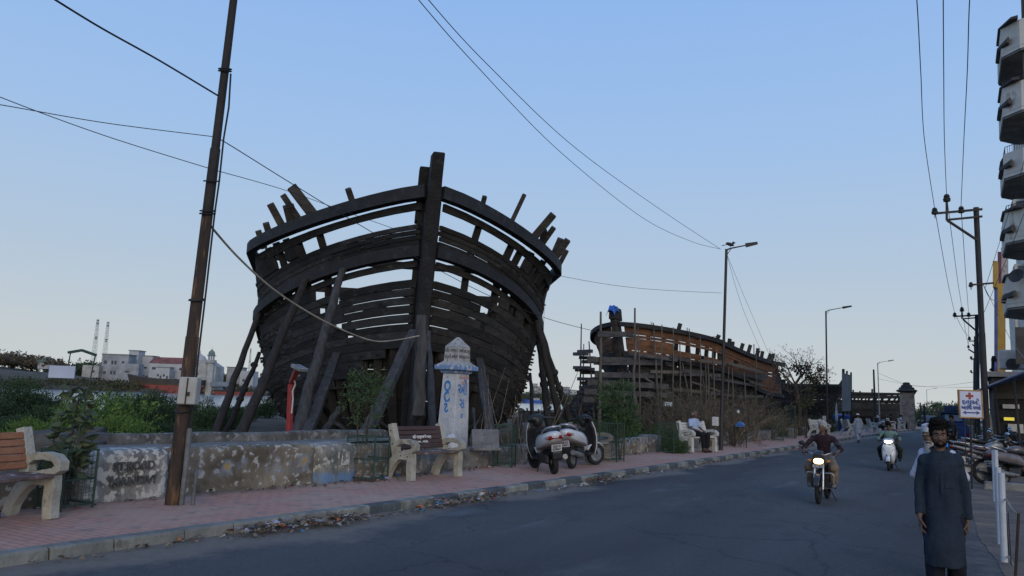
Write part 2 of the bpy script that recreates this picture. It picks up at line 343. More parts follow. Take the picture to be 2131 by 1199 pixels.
    for y in ys:
        k, w = xat(KERB, y)-.19, xat(WALLX, y)-.45; row = []
        for t in (0, .06, .2, .4, .55, .65, .75, .85, 1): row.append(V3(k+(w-k)*t, y, .137)); A.append(max(0, (t-(.62+.06*sin(y*1.3)))*2.6)+max(0, .14-t)*1.5)
        P.append(row)
    b.grid(P); dust_layer(m, (.24, .18, .135), (.12, .095, .078)); o = struct(b.obj('pavement', m, recalc=False)); dust_attr(o, A)
    # right-hand verge of packed earth and broken paving
    b = MB(); P = [[V3(xat(REDGE, y)+t*(14-xat(REDGE, y)) + (noise2(y) if t == 0 else 0), y, .006 if t == 0 else .02) for t in (0, .1, .4, 1)] for y in [-16+i*.2 for i in range(450)]]; b.grid(P)
    m = mat('verge', (.215, .165, .115), .95, scale=1.1, col2=(.095, .078, .066), bump=.5, bscale=20, col3=(.135, .098, .088), w3=(.45, .6), s3=2.2, stretch=(1, 2.2, 1), mixw=(.42, .6))
    struct(b.obj('footpath', m))
build_ground(); build_road()
# ------------------------------------------------------------------ wooden hulls on the bank
WOOD = mat('old hull timber', (.026, .027, .030), .85, isl=(.5, 1.6), scale=1.2, col2=(.011, .011, .013), bump=.8, bscale=9, col3=(.048, .050, .055), w3=(.58, .75), s3=3, stretch=(1, 1, 3))
WOODR = mat('old hull timber brown', (.034, .030, .026), .85, isl=(.5, 1.6), scale=1.2, col2=(.013, .012, .011), bump=.8, bscale=9, col3=(.058, .052, .046), w3=(.58, .75), s3=3, stretch=(1, 1, 3))
DARK = mat('tarred timber', (.018, .019, .022), .75, scale=2, col2=(.009, .009, .011), bump=.5, bscale=12, col3=(.034, .036, .042), w3=(.6, .75), s3=4)
INNER = mat('inner timber', (.022, .020, .018), .9, scale=2, col2=(.010, .009, .009), bump=.5, bscale=10)
PROPW = mat('weathered prop timber', (.060, .060, .064), .85, scale=2.2, col2=(.026, .026, .028), bump=.6, bscale=14, col3=(.085, .084, .085), w3=(.62, .78), s3=6, stretch=(3, 3, .6))
FRESH = mat('bare planed timber', (.20, .098, .052), .8, isl=(.7, 1.2), scale=1.5, col2=(.10, .052, .033), bump=.4, bscale=12, stretch=(1, 1, 4))
class Hull:
    def __init__(s, B, L, pw, rake, zr, zw, length, stern=6.0):
        s.B, s.L, s.pw, s.rake, s.zr_, s.zw_, s.len, s.stern = B, L, pw, rake, zr, zw, length, stern
        s.hk = [0, .4, 1, 2, 4, 6, 8, 10, 12]
    def zr(s, t): u = min(t, 14); return s.zr_[0]-s.zr_[1]*u+s.zr_[2]*u*u/10
    def zw(s, t):
        u = min(t, 9.5); z = s.zw_[0]-s.zw_[1]*u+s.zw_[2]*u*u/10
        if t > 9.5: z -= .42*(1-exp(-(t-9.5)/2.2))*2.2
        return max(z, 1.2)
    def u0(s, h): hh = h/10; return -(s.rake[0]*hh+s.rake[1]*hh*hh)
    def P(s, t, h, side, off=0.0):
        B = np.interp(h, s.hk, s.B); L = np.interp(h, s.hk, s.L); k = min(max(t/L, 0), 1)
        b = B*(1-(1-k)**s.pw)**(1/s.pw)
        tail = s.len-t
        if tail < s.stern: b *= sqrt(max(0, 1-((s.stern-tail)/s.stern)**2.2))
        b += .15
        nl = min(1, t/2.2)                              # thickness grows across the hull, not into the stem
        return V3(side*(max(b+off, .05)), s.u0(h)+t-off*(1-nl)*.4, h)
    def strip(s, mb, ts, ztop, zbot, side, off, thick):      # a plank: outer and inner skins between two height curves
        rows = []
        for t in ts:
            a, c = ztop(t), zbot(t); c = min(c, a-.01)
            rows.append([s.P(t, a, side, off), s.P(t, c, side, off), s.P(t, c, side, off-thick), s.P(t, a, side, off-thick)])
        mb.loft(rows)
    def rib(s, mb, t, z0, z1, side, off, w, d, n=9, lean=0):
        c = [s.P(t+lean*(z0+(z1-z0)*i/n), z0+(z1-z0)*i/n, side, off) for i in range(n+1)]
        mb.sweep(c, [(-w/2, -d/2), (w/2, -d/2), (w/2, d/2), (-w/2, d/2)], hint=(0, 1, 0))
HITS = {}
def meet(Hh, Mw, px, py):                 # where a line of sight meets a hull's skin
    if id(Hh) not in HITS:
        HITS[id(Hh)] = np.array([tuple(Mw @ Hh.P(.1+i*.22, .4+k*.17, side, .1)) for side in (-1, 1) for i in range(90) for k in range(48 if Hh.zr(0) > 7 else 36)])
    Q = HITS[id(Hh)]; d = np.array(ray(px, py).normalized()); v = Q-np.array(EYEV); l = v@d; e = np.linalg.norm(v-l[:, None]*d, axis=1)+l*.004; return Q[e.argmin()]
def lin(a, b, n): return [a+(b-a)*i/n for i in range(n+1)]

def big_ship():
    H1 = Hull([2.4, 4.0, 4.65, 5.05, 5.39, 5.60, 5.74, 6.3, 6.5], [7.28, 7.2, 7.15, 7.05, 7.19, 7.03, 5.46, 4.42, 4.2], 1.1786, (1.416, 2.469), (7.9465, .1654, .0405), (6.243, .0808, -.1842), 27)
    foot = V3(-15.022, 20.196, 0) + RT*(-.0836)
    ship = thing('wooden_ship', 'huge dark unfinished wooden ship hull seen bow on, held up by timber props', 'ship', foot, YAW+.21733)
    r = random.Random(3)
    H1.strip_ = H1.strip
    for side in (-1, 1):
        b = MB(); pg = MB(); gm = WOOD if side < 0 else WOODR  # right side browner, left bluer: warm light is put into the timber colour
        def up(k): return lambda t: H1.zr(t)+(H1.zw(t)-H1.zr(t))*k
        def lo(d): return lambda t: max(H1.zw(t)-d*(1-.012*t), .5)
        def lay(zt, zb, s0, s1, off=0.0):               # one strake as separate planks butted along its length
            t = s0
            while t < s1-.2:
                e = min(s1, t+r.uniform(2.6, 5.2)); ds = r.uniform(0, .014); o = off+r.uniform(-.018, .018)
                if s1-e < .8: e = s1
                n = max(2, int((e-t)/.5)); H1.strip(b, lin(t, e-.012, n), (lambda q, zt=zt, ds=ds: zt(q)-ds), zb, side, o, .075); t = e
        # upper planking between rail and wale
        cuts = [.245, .395, .60, .72, .84, .955]
        lay((lambda t: H1.zr(t)-.435), up(.385), .12, 25.5)
        t = .15                                             # a mostly missing strake: the sky shows between the frames
        for s0, s1 in (((4.0, 4.6), (5.3, 25.5)) if side < 0 else ((3.6, 4.2), (5.0, 5.5), (6.6, 25.5))): lay(up(.395), up(.60), s0, s1)
        ups = [.605, .70, .79, .88, .965]
        for i in range(4):
            g = r.uniform(.008, .018)
            lay(up(ups[i]+g), up(ups[i+1]), .12, 2.2+r.uniform(0, 2.0)); 
            s0 = 4.2+r.uniform(-.5, .6); lay(up(ups[i]+r.choice((.002, .012))), up(ups[i+1]), 2.3+r.uniform(0, 2.0) if False else s0-2.0, 25.5, .012)
        # below the wale
        lay(lo(.40), lo(.60), .12, 25.5)
        for s0, s1 in (((3.5, 25.5),) if side < 0 else ((2.9, 3.5), (4.2, 4.9), (5.6, 25.5))): lay(lo(.60), lo(.94), s0, s1)
        d = .945; i = 0
        while d < 5.2:
            w = r.uniform(.24, .31); g = (r.uniform(.014, .028) if d < 2.4 else r.uniform(.004, .014)); s0 = .12
            if d > 3.0: s0 = (d-3.0)*2.3+r.uniform(0, .8)      # lower bow planks stripped off
            if d < 2.4:
                lay(lo(d+g), lo(d+w), s0, 1.9+r.uniform(0, 1.8)); lay(lo(d+(.003 if r.random() < .6 else g)), lo(d+w), 2.6+r.uniform(-.6, .8), 25.5, .01)
            else: lay(lo(d+g), lo(d+w), s0, 25.5)
            d += w; i += 1
        # wooden pegs and nail heads left standing out of the planks
        for t_ in [1.0+.52*i for i in range(34)]:
            for k in range(46):
                z = .8+k*.155+r.uniform(-.05, .05); tt = t_+r.uniform(-.14, .14); p = r.random()
                kk = (H1.zr(tt)-z)/(H1.zr(tt)-H1.zw(tt))
                if tt < 7.5 and (.33 < kk < .64 or .55 < H1.zw(tt)-z < 1.02 or kk < .26): continue
                if z > H1.zr(tt)-.4 or p > (.28 if t_ < 4.5 else .8): continue
                if z > H1.zw(tt)-.05 and p > .14: continue
                if z < H1.zw(tt)-3.0-(tt/2.3) : continue
                q = H1.P(tt, z, side, 0); da = H1.P(tt+.15, z, side)-H1.P(tt-.15, z, side); db = H1.P(tt, z+.15, side)-H1.P(tt, z-.15, side); n = da.cross(db).normalized()
                if n.x*side < 0: n = -n
                l = r.uniform(.03, .10) if t_ < 5 else r.uniform(.04, .15); w = r.uniform(.04, .07) if t_ < 5 else r.uniform(.05, .11)
                b.beam(q-n*.06, q+n*l+V3(0, 0, r.uniform(-.03, .01)), w, w*r.uniform(.8, 1.8), da)
        b.obj('planking', gm, ship, smooth=30)
        # gunwale log and its wale twin
        sec = [(-.17, -.19), (.06, -.22), (.15, -.12), (.17, .04), (.1, .2), (-.17, .2)]; sec = [(x*side, y) for x, y in sec]
        for nm, f, o, m in (('gunwale', lambda t: H1.zr(t)-.21, .06, DARK), ('wale', lambda t: H1.zw(t)-.17, .06, DARK)):
            w = MB(); k = .92 if nm == 'wale' else 1.0
            w.sweep([H1.P(t, f(t), side, o) for t in lin(0, 25, 70)], [(x*k, y*k) for x, y in sec], hint=(0, 0, 1)); w.obj(nm, m, ship, smooth=50)
        # frames inside, their heads standing above the gunwale
        heads = {-1: [(99, 0)], 1: [(99, 0)]}[side]
        heads_ = {-1: [(2.75, .62), (4.5, .95), (5.0, .5), (5.55, .75), (6.1, .6), (6.9, .3), (7.8, .4), (8.7, .3), (9.8, .5)], 1: [(1.75, .42), (3.6, .95), (5.0, .8), (5.7, .75), (6.3, .5), (7.0, .6), (7.7, .55), (8.6, .4), (9.6, .4)]}[side]
        tl = ([3.15, 4.1] if side < 0 else [1.35, 2.9, 3.45, 4.1]) + [4.6+.56*i for i in range(37)]
        for t in [.7+.5*i for i in range(6)]:
            f = MB(); H1.rib(f, t, .3, 3.6-(t*.12), side, -.24, .26, .2, 8); f.obj('frame_timber', INNER, ship)
        for t in tl:
            hh = min(heads, key=lambda q: abs(q[0]-t)); ex = hh[1] if abs(hh[0]-t) < .29 else -.18-r.uniform(0, .25)
            if t > 11: ex = r.choice((-.3, .3, .6))
            f = MB(); H1.rib(f, t, .35, H1.zr(t)+min(ex, 0)-.05, side, -.24, r.uniform(.2, .27), .2, 12)
            f.obj('frame_timber', INNER, ship)
        c = MB()                                            # lining shell added to keep light from leaking into the lower bow
        for k, (z0, z1) in enumerate(((.3, 1.5), (1.53, 2.5), (2.53, 3.5))): H1.strip(c, lin(.45, 25, 46), (lambda t, z1=z1: min(z1, H1.zw(t)-.3)), (lambda t, z0=z0: min(z0, H1.zw(t)-.6)), side, -.42, .06)
        c.obj('lining', INNER, ship, smooth=30)
    # stem post, apron behind it, keel
    zs = [0, 1.5, 3, 4.5, 6, 7.3, 8.0, 8.72]
    b = MB(); rows = []
    for z in zs:
        y = H1.u0(z); w = .20 if z < 8 else .175; rows.append([V3(-w, y-.42, z), V3(w, y-.42, z), V3(w+.03, y-.05, z), V3(w, y+.3, z), V3(-w, y+.3, z), V3(-w-.03, y-.05, z)])
    b.loft(rows); b.obj('stem_post', DARK, ship, bev=.03)
    b = MB(); b.loft([[V3(x-.1*0, H1.u0(z)+yy, z) for x, yy in ((-.40, .32), (.30, .32), (.26, .85), (-.36, .85))] for z in (.3, 2, 4, 6, 7.6)] ); 
    b.loft([[V3(x, H1.u0(z)+yy, z) for x, yy in ((-.46, .31), (.0, .31), (.0, .8), (-.44, .8))] for z in (7.0, 7.9, 8.5)]); b.obj('apron', DARK, ship, bev=.02)
    b = MB(); b.box((0, 12.6, .05), (.42, 25, .7)); b.obj('keel', DARK, ship, bev=.03)
    b = MB()
    for i in range(12): y = 2+i*1.9; b.box((0, y, .55+.1*(i % 2)), (6.2 if i > 2 else 2.8, .3, .34))
    b.obj('floor_timbers', INNER, ship)
    b = MB()
    for z, t, w in ((7.0, 6.5, 11), (6.6, 12.5, 11.6), (4.2, 7.5, 10.6), (4.0, 13, 11), (6.4, 18, 11)): b.box((0, t, z), (w, .28, .26))
    b.obj('deck_beams', INNER, ship)
    # stern planking closes the far end
    b = MB()
    for k in range(11): b.box((0, 26.2+.08*(k % 2), .6+k*.42), (3.2+k*.35, .1, .38))
    b.obj('transom', INNER, ship)
    # broken planks hanging in the opening of the lower bow
    b = MB(); rr = random.Random(9)
    for sd in (-1, 1):
        for k in range(15):
            t = rr.uniform(.6, 6); p = H1.P(t, rr.uniform(.4, 1.6), sd, -.55); q = H1.P(max(.2, t-rr.uniform(-2.5, 2.5)), rr.uniform(1.6, 3.6), sd, -.5)
            b.beam(p, q, rr.uniform(.14, .3), .06, (sd, -.5, .2))
        for k in range(9):
            t = rr.uniform(.5, 4.5); p = H1.P(t, .2, sd, rr.uniform(-.5, .2)); q = p + V3(rr.uniform(-2, 2), rr.uniform(-.6, 1), rr.uniform(.1, 1.2)); b.beam(p, q, rr.uniform(.15, .28), rr.uniform(.05, .12))
    b.obj('loose_planks', WOOD, ship)
    return ship, H1, foot
SHIP, H1, FOOT = big_ship()
# ------------------------------------------------------------------ walls along the footpath
def plaster(name, base, dark, pale, sc=2.2, wpale=(.56, .68), extra=None):
    m = mat(name, base, .92, scale=sc, col2=dark, bump=1.0, bscale=17, col3=pale, w3=(wpale[0], wpale[0]+.05), s3=8.5, mixw=(.38, .62), detail=10)
    if extra:                                       # old paint surviving in one band of height
        nt = m.node_tree; N, L = nt.nodes, nt.links; b = N['Principled BSDF']; src = b.inputs['Base Color'].links[0].from_socket
        for col, z0, z1, thr in extra:
            tc = N.new('ShaderNodeTexCoord'); sp = N.new('ShaderNodeSeparateXYZ'); L.new(tc.outputs['Object'], sp.inputs[0])
            nz = N.new('ShaderNodeTexNoise'); nz.inputs['Scale'].default_value = 4.0; nz.inputs['Detail'].default_value = 9; L.new(tc.outputs['Object'], nz.inputs['Vector'])
            a = N.new('ShaderNodeMapRange'); a.inputs[1].default_value, a.inputs[2].default_value = z0-.05, z0+.03; L.new(sp.outputs['Z'], a.inputs[0])
            c = N.new('ShaderNodeMapRange'); c.inputs[1].default_value, c.inputs[2].default_value, c.inputs[3].default_value, c.inputs[4].default_value = z1-.03, z1+.05, 1, 0; L.new(sp.outputs['Z'], c.inputs[0])
            d = N.new('ShaderNodeMapRange'); d.inputs[1].default_value, d.inputs[2].default_value = thr-.07, thr+.07; L.new(nz.outputs['Fac'], d.inputs[0])
            m1 = N.new('ShaderNodeMath'); m1.operation = 'MULTIPLY'; L.new(a.outputs[0], m1.inputs[0]); L.new(c.outputs[0], m1.inputs[1])
            m2 = N.new('ShaderNodeMath'); m2.operation = 'MULTIPLY'; L.new(m1.outputs[0], m2.inputs[0]); L.new(d.outputs[0], m2.inputs[1])
            x = N.new('ShaderNodeMix'); x.data_type = 'RGBA'; L.new(m2.outputs[0], x.inputs[0]); L.new(src, x.inputs[6]); x.inputs[7].default_value = (*col, 1); src = x.outputs[2]
        L.new(src, b.inputs['Base Color'])
    return m
PL1 = plaster('mouldy plaster', (.225, .195, .150), (.085, .072, .054), (.34, .33, .31), extra=[((.15, .19, .24), .42, .66, .54)])
PL2 = plaster('mouldy plaster with ochre', (.215, .185, .142), (.080, .068, .051), (.33, .33, .32), extra=[((.17, .20, .25), .35, .62, .54), ((.30, .21, .055), .42, .58, .63)])
PLB = plaster('white pillar plaster', (.30, .295, .28), (.10, .10, .097), (.44, .43, .40), sc=3, wpale=(.5, .62))
PLU = plaster('blue washed plaster', (.27, .265, .245), (.10, .10, .09), (.36, .35, .31), sc=2.4, extra=[((.115, .19, .31), -.1, .30, .40)])
PLG = plaster('grey cement', (.19, .185, .175), (.085, .083, .08), (.26, .255, .245), sc=2.0, wpale=(.58, .72))
def noise3(p, sc, seed=0):
    from mathutils import noise
    return noise.noise(Vector(p)*sc + Vector((seed*7.3, seed*3.1, seed)))
def wall_run(name, label, cat, y0, y1, m, h, thick=.42, off=0.0, z0=.10, round_=.07, amp=.028, seed=0, step=.07, group=None, ends=.05, xl=None):
    b = MB(); n = max(3, int((y1-y0)/step)); base = V3(xat(xl or WALLX, (y0+y1)/2)+off, (y0+y1)/2, 0); rows = []
    prof = [(0, z0), (0, z0+.08), (0, z0+.16), (0, z0+.24), (0, z0+.32), (0, z0+.40), (.0, h*.72), (0, h-round_), (-.3*round_, h-.3*round_), (-round_, h), (-thick*.5, h+.01), (-thick+round_, h), (-thick, h-round_), (-thick, z0)]
    prof = [p for i, p in enumerate(prof) if not (1 <= i <= 5 and p[1] > h*.70)]
    for i in range(n+1):
        y = y0+(y1-y0)*i/n; x = xat(xl or WALLX, y)+off; e = min(y-y0, y1-y); k = -round_*.6*max(0, 1-e/max(ends, .01)) if e < ends else 0
        rows.append([V3(x+px_+(noise3((x, y, pz), 3.5, seed)*amp+noise3((x, y, pz), 11, seed)*amp*.5 if px_ > -.2 else 0)+(k if px_ > -.1 else -k), y, pz+(noise3((0, y, 1), 1.6, seed)*.02 if pz > h*.6 else 0)+(k*.5 if pz > h*.6 else 0))-base for px_, pz in prof])
    b.loft(rows); o = b.obj(name, m, smooth=60); o.location = base
    return tag(o, label, cat, group)
def Yw(px): return G(px, 1000-(px-500)*.08, .14).y     # rough y of the wall at a photo column
w = wall_run('boundary_wall', 'low mouldy boundary wall behind the orange-backed bench at the near end', 'wall', 1.5, 6.02, PL1, .80, seed=1)
wall_run('wall_pillar', 'white painted wall block with ST.ROAD MANDVI stencilled in black', 'wall block', 6.05, 7.32, PLB, .80, thick=.6, off=.14, seed=2, amp=.014, round_=.09, ends=.08)
wall_run('boundary_wall', 'mouldy boundary wall with an ochre stain, behind the rusty leaning pole', 'wall', 7.35, 9.98, PL2, .80, seed=3)
bp_ = wall_run('wall_pillar', 'wall block washed blue at its foot with an arched niche', 'wall block', 10.0, 10.92, PLU, .80, thick=.7, off=.13, seed=4, amp=.012, round_=.11, ends=.10)
wall_run('boundary_wall', 'stained boundary wall behind the brown slatted bench', 'wall', 10.95, 13.9, PL1, .74, seed=5)
wall_run('boundary_wall', 'low pale cement wall under the grey stone slab', 'wall', 13.93, 19.2, PLG, .56, seed=6, amp=.02)
wall_run('boundary_wall', 'low wall with lilac-white paint remains beside the unpainted bench', 'wall', 19.25, 21.0, PL1, .62, seed=7)
wall_run('wall_pillar', 'rounded grey end block between two painted stretches of wall', 'wall block', 21.03, 21.9, PLG, .68, thick=.7, off=.16, seed=8, round_=.14, ends=.2)
wall_run('boundary_wall', 'low wall with flaking white paint left of the seated man', 'wall', 21.95, 24.3, PL1, .60, seed=9)
wall_run('wall_pillar', 'rounded grey end block beside the seated man', 'wall block', 24.33, 25.3, PLG, .66, thick=.7, off=.1, seed=10, round_=.16, ends=.22)
wall_run('wall_pillar', 'rounded boulder-like wall block just past the tall lamp post', 'wall block', 28.4, 29.6, PLG, .62, thick=.8, seed=11, round_=.2, ends=.3)
wall_run('wall_pillar', 'long pale wall block with rounded ends under the blue lamp frame', 'wall block', 31.2, 33.9, PLG, .74, thick=.8, seed=12, round_=.2, ends=.3)
wall_run('boundary_wall', 'broken low wall in front of the dry thorn bushes', 'wall', 38.0, 43.2, PLG, .55, seed=13, round_=.12, ends=.3)
wall_run('boundary_wall', 'distant low wall beside the far empty white benches', 'wall', 45.8, 51.5, PLG, .60, seed=14, round_=.12, ends=.3)
# lettering painted on the block, and the niche of the blue block
b = MB(); PAINTK = mat('black stencil paint', (.045, .047, .05), .8, scale=9, bump=.3, col2=(.10, .10, .10), col3=(.26, .26, .25), w3=(.66, .72), s3=14)
for txt, z, f in (('ST.ROAD', .59, .60), ('MANDVI', .39, .66)): text('t', txt, .155, None, (xat(WALLX, 6.78)+.163, 6.78, z), (.13*.45-.045, 1, 0), (0, 0, 1), d=.03, bold=.004, fit=f, add=b)
t = b.obj('lettering', PAINTK, bpy.data.objects['wall_pillar'], recalc=False)
t.matrix_parent_inverse = Matrix.Translation(-bpy.data.objects['wall_pillar'].location)
b = MB(); x0 = xat(WALLX, 10.55)+.135; arc = [(-.11, .0), (.11, .0)] + [(.11*cos(a), .16+.1*sin(a)) for a in [pi*i/8 for i in range(9)]]
b.prism(arc, (x0, 10.55, .42), (-.04, 1, 0), (0, 0, 1), (.028, 0, 0)); t = b.obj('niche_panel', PLB, bp_, bev=.008); t.matrix_parent_inverse = Matrix.Translation(-bp_.location)
# a second, inner parapet
IN1 = [(x-1.25, y) for x, y in WALLX]
wall_run('parapet_wall', 'second weathered parapet behind the roadside wall, in front of the big ship', 'wall', 7.4, 13.4, plaster('parapet cement', (.15, .145, .135), (.06, .057, .05), (.21, .2, .19)), .93, thick=.3, seed=20, xl=IN1, round_=.04, z0=-.05, amp=.02, step=.12)
b = MB(); b.grid([[V3(xat(WALLX, y)-.38-1.0*t, y, .775+noise3((t, y, 0), 1.5)*.02) for t in (0, .5, 1)] for y in lin(6.4, 14, 40)]); struct(b.obj('terrace_path', mat('terrace cement', (.20, .195, .185), .9, scale=1.5, col2=(.11, .107, .10), bump=.5, bscale=15), smooth=180))
# tumbled stones by the end of the parapet
STONE = mat('dark field stone', (.085, .08, .077), .9, scale=3, col2=(.04, .038, .036), bump=.8, bscale=10)
def boulder(name, label, c, size, rz, seed, tilt=0.0, group=None, m=None):
    b = MB(); b.box((0, 0, 0), (1, 1, 1)); me = b.mesh('t', STONE); bb = bmesh.new(); bb.from_mesh(me); bmesh.ops.subdivide_edges(bb, edges=bb.edges, cuts=5, use_grid_fill=True)
    for v in bb.verts:
        p = v.co.copy(); l = max(abs(p.x), abs(p.y), abs(p.z)); q = p.normalized()*.62; p = p.lerp(q, .35); p *= 1+.16*noise3(p, 2.2, seed); v.co = V3(p.x*size[0], p.y*size[1], p.z*size[2])
    nm = bpy.data.meshes.new(name); bb.to_mesh(nm); bb.free(); nm.materials.append(m or STONE); finish(nm, 45); o = link(name, nm); o.location = c; o.rotation_euler = (tilt, tilt*.4, rz); return tag(o, label, 'stone', group)
boulder('stone_block', 'long dark stone slab tilted on the rubble before the mangroves', At(225, 926, 12.6), (.95, .4, .32), YAW+.2, 3, .12)
boulder('stone_block', 'grey stone lying behind the wire tree guard', At(178, 918, 12.8), (.5, .5, .42), .7, 5)
boulder('stone_block', 'flat dark stone behind the near bench, right of its back', At(98, 925, 12.4), (.9, .5, .40), .3, 6)
boulder('stone_block', 'small dark stone wedged under the long tilted slab', At(195, 934, 12.3), (.3, .3, .24), .3, 8)

# ------------------------------------------------------------------ benches
CONC = mat('cream painted concrete', (.40, .385, .33), .85, scale=3, col2=(.26, .25, .21), bump=.4, bscale=30, col3=(.15, .14, .115), w3=(.58, .74), s3=5, detail=9)
CONCW = mat('white painted concrete', (.50, .50, .46), .8, scale=3, col2=(.36, .36, .33), bump=.2, bscale=22)
CONCG = mat('bare concrete', (.24, .235, .21), .85, scale=3, col2=(.15, .147, .13), bump=.3, bscale=22)
ORNG = mat('orange slat paint', (.29, .135, .075), .8, scale=4, col2=(.24, .09, .04), bump=.3, bscale=25, col3=(.42, .36, .30), w3=(.68, .76), s3=7)
BRWN = mat('brown slat paint', (.070, .036, .030), .6, scale=4, col2=(.045, .024, .02), bump=.2, bscale=30, col3=(.3, .28, .26), w3=(.74, .8), s3=9)
SEATG = mat('worn seat', (.16, .12, .11), .8, scale=4, col2=(.075, .05, .045), bump=.3, bscale=20, col3=(.34, .32, .31), w3=(.58, .68), s3=8)
BOLT = mat('bolt steel', (.05, .05, .05), .5, bump=0)
def bench_side(mb, x, w):
    def sw(pts, wid, ww):
        for_ = [V3(x, p[0], p[1]) for p in pts]; n = len(for_); rows = []
        for i, p in enumerate(for_):
            t = (for_[min(i+1, n-1)]-for_[max(i-1, 0)]).normalized(); q = V3(0, -t.z, t.y); k = wid[i]/2
            rows.append([p+q*k+V3(-ww/2, 0, 0), p+q*k+V3(ww/2, 0, 0), p-q*k+V3(ww/2, 0, 0), p-q*k+V3(-ww/2, 0, 0)])
        mb.loft(rows)
    sw([(-.02, .36), (-.06, .55), (-.13, .78), (-.19, 1.0)], [.13, .14, .14, .12], w)                         # back post
    sw([(.12, .46), (-.01, .40), (-.12, .29), (-.21, .14), (-.25, 0)], [.13, .15, .14, .13, .13], w+.006)          # rear leg
    sw([(-.07, .60), (.06, .685), (.22, .70), (.37, .68), (.44, .62), (.44, .575), (.37, .53), (.2, .50), (.02, .43)], [.10, .09, .085, .085, .095, .1, .085, .08, .1], w+.012)   # arm rest loop
    sw([(.06, .42), (.28, .42)], [.10, .10], w-.006)
    sw([(.335, .485), (.345, .34), (.34, .18), (.36, 0)], [.13, .14, .135, .13], w+.003)                            # front leg
def make_bench(label, cm, back, seat, L=1.28, group='concrete benches along the footpath', bw=.12):
    t = thing('bench', label, 'bench', group=group)
    for sx in (-1, 1):
        b = MB(); bench_side(b, sx*L/2, bw); b.cur = 1
        for y, z in ((.13, .44), (.30, .43), (-.155, .88), (-.085, .64)): b.lathe([(0, 0), (.018, .002), (.016, .012), (0, .014)], (sx*(L/2+bw/2+.004), y, z), 8, (sx, 0, 0))
        b.obj('side_frame', [cm, BOLT], t, bev=.012)
    b = MB()
    for k in range(5):
        z = .585+k*.083; y = -.055-(z-.55)*.30; b.box((0, y+.045, z), (L-bw-.012, .035, .076), Matrix.Rotation(.30, 3, 'X'))
    b.obj('backrest', back, t, bev=.006)
    b = MB()
    for k in range(4): b.box((0, .03+k*.115, .488+.004*sin(k*2)), (L-bw-.012 if k < 2 else L-bw-.02, .108, .045))
    b.obj('seat', seat, t, bev=.008); return t
def put(t, p, rz): t.location = p; t.rotation_euler = (0, 0, rz); return t
def by_legs(pa, pb):                                    # front leg feet of both side frames (viewer's left, viewer's right) -> centre and turn
    d = (pb-pa); return (pa+pb)/2, atan2(d.y, d.x)
FACE = -pi/2+.08
b1 = make_bench('near bench at the edge of the path with orange slats and cream concrete arms', CONC, ORNG, SEATG, 1.35)
c1 = G(72, 1086, .137); put(b1, c1 + rotz(FACE)@V3(1.35/2*-1, -.36, 0) if False else c1, FACE)
b2 = make_bench('brown slatted bench with white lettering and cream concrete arms', CONC, BRWN, SEATG, 1.32)
bx = MB()
for i, (txt, z, sz, f) in enumerate((('શ્રી પ્રભુદાસજી માર્ગ', .757, .075, .52), ('પાથ .. અે.ટીડ', .665, .05, .3))):
    y = -.055-(z-.55)*.30+.045+.021; text('t', txt, sz, None, (-.02, y, z), (-1, 0, 0), (0, -.30, .95), d=.004, bold=.0016, fit=f, add=bx)
bx.obj('lettering', mat('white paint', (.6, .6, .58), .7, bump=0), b2, recalc=False)
b3 = make_bench('bare concrete bench with orange slats behind the parked scooters', CONCG, ORNG, CONCG, 1.34)
b4 = make_bench('white bench on which a man in a pale blue shirt sits', CONCW, CONCW, CONCW, 1.3)
def place_bench(t, pxL, pxR, z=.137, rz=None):
    a, c = G(*pxL, z), G(*pxR, z); m = (a+c)/2; d = c-a; r = atan2(d.y, d.x)+pi if rz is None else rz
    off = rotz(r) @ V3(0, .36, 0); t.location = m-off; t.rotation_euler = (0, 0, r); return t
place_bench(b1, (-96, 1112), (68, 1086)); place_bench(b2, (850, 1002), (958, 992)); place_bench(b3, (1222, 967), (1268, 960)); place_bench(b4, (1453, 942), (1475, 940), rz=-pi/2-.35)
for px, py, rz, lab in ((1702, 908, -1.9, 'distant empty white bench beyond the dry bushes, near a grey block'), (1764, 905, -1.15, 'empty white bench just left of the walking man in grey'), (1812, 899, -1.35, 'empty cream bench just right of the walking man in grey'), (1852, 893, -1.4, 'far white bench left of the people sitting near the stone pillar'), (1874, 893, -1.5, 'farthest cream bench beside the foot of the stone pillar')):
    put(copy_tree(b4, label=lab), G(px, py, .137), rz)

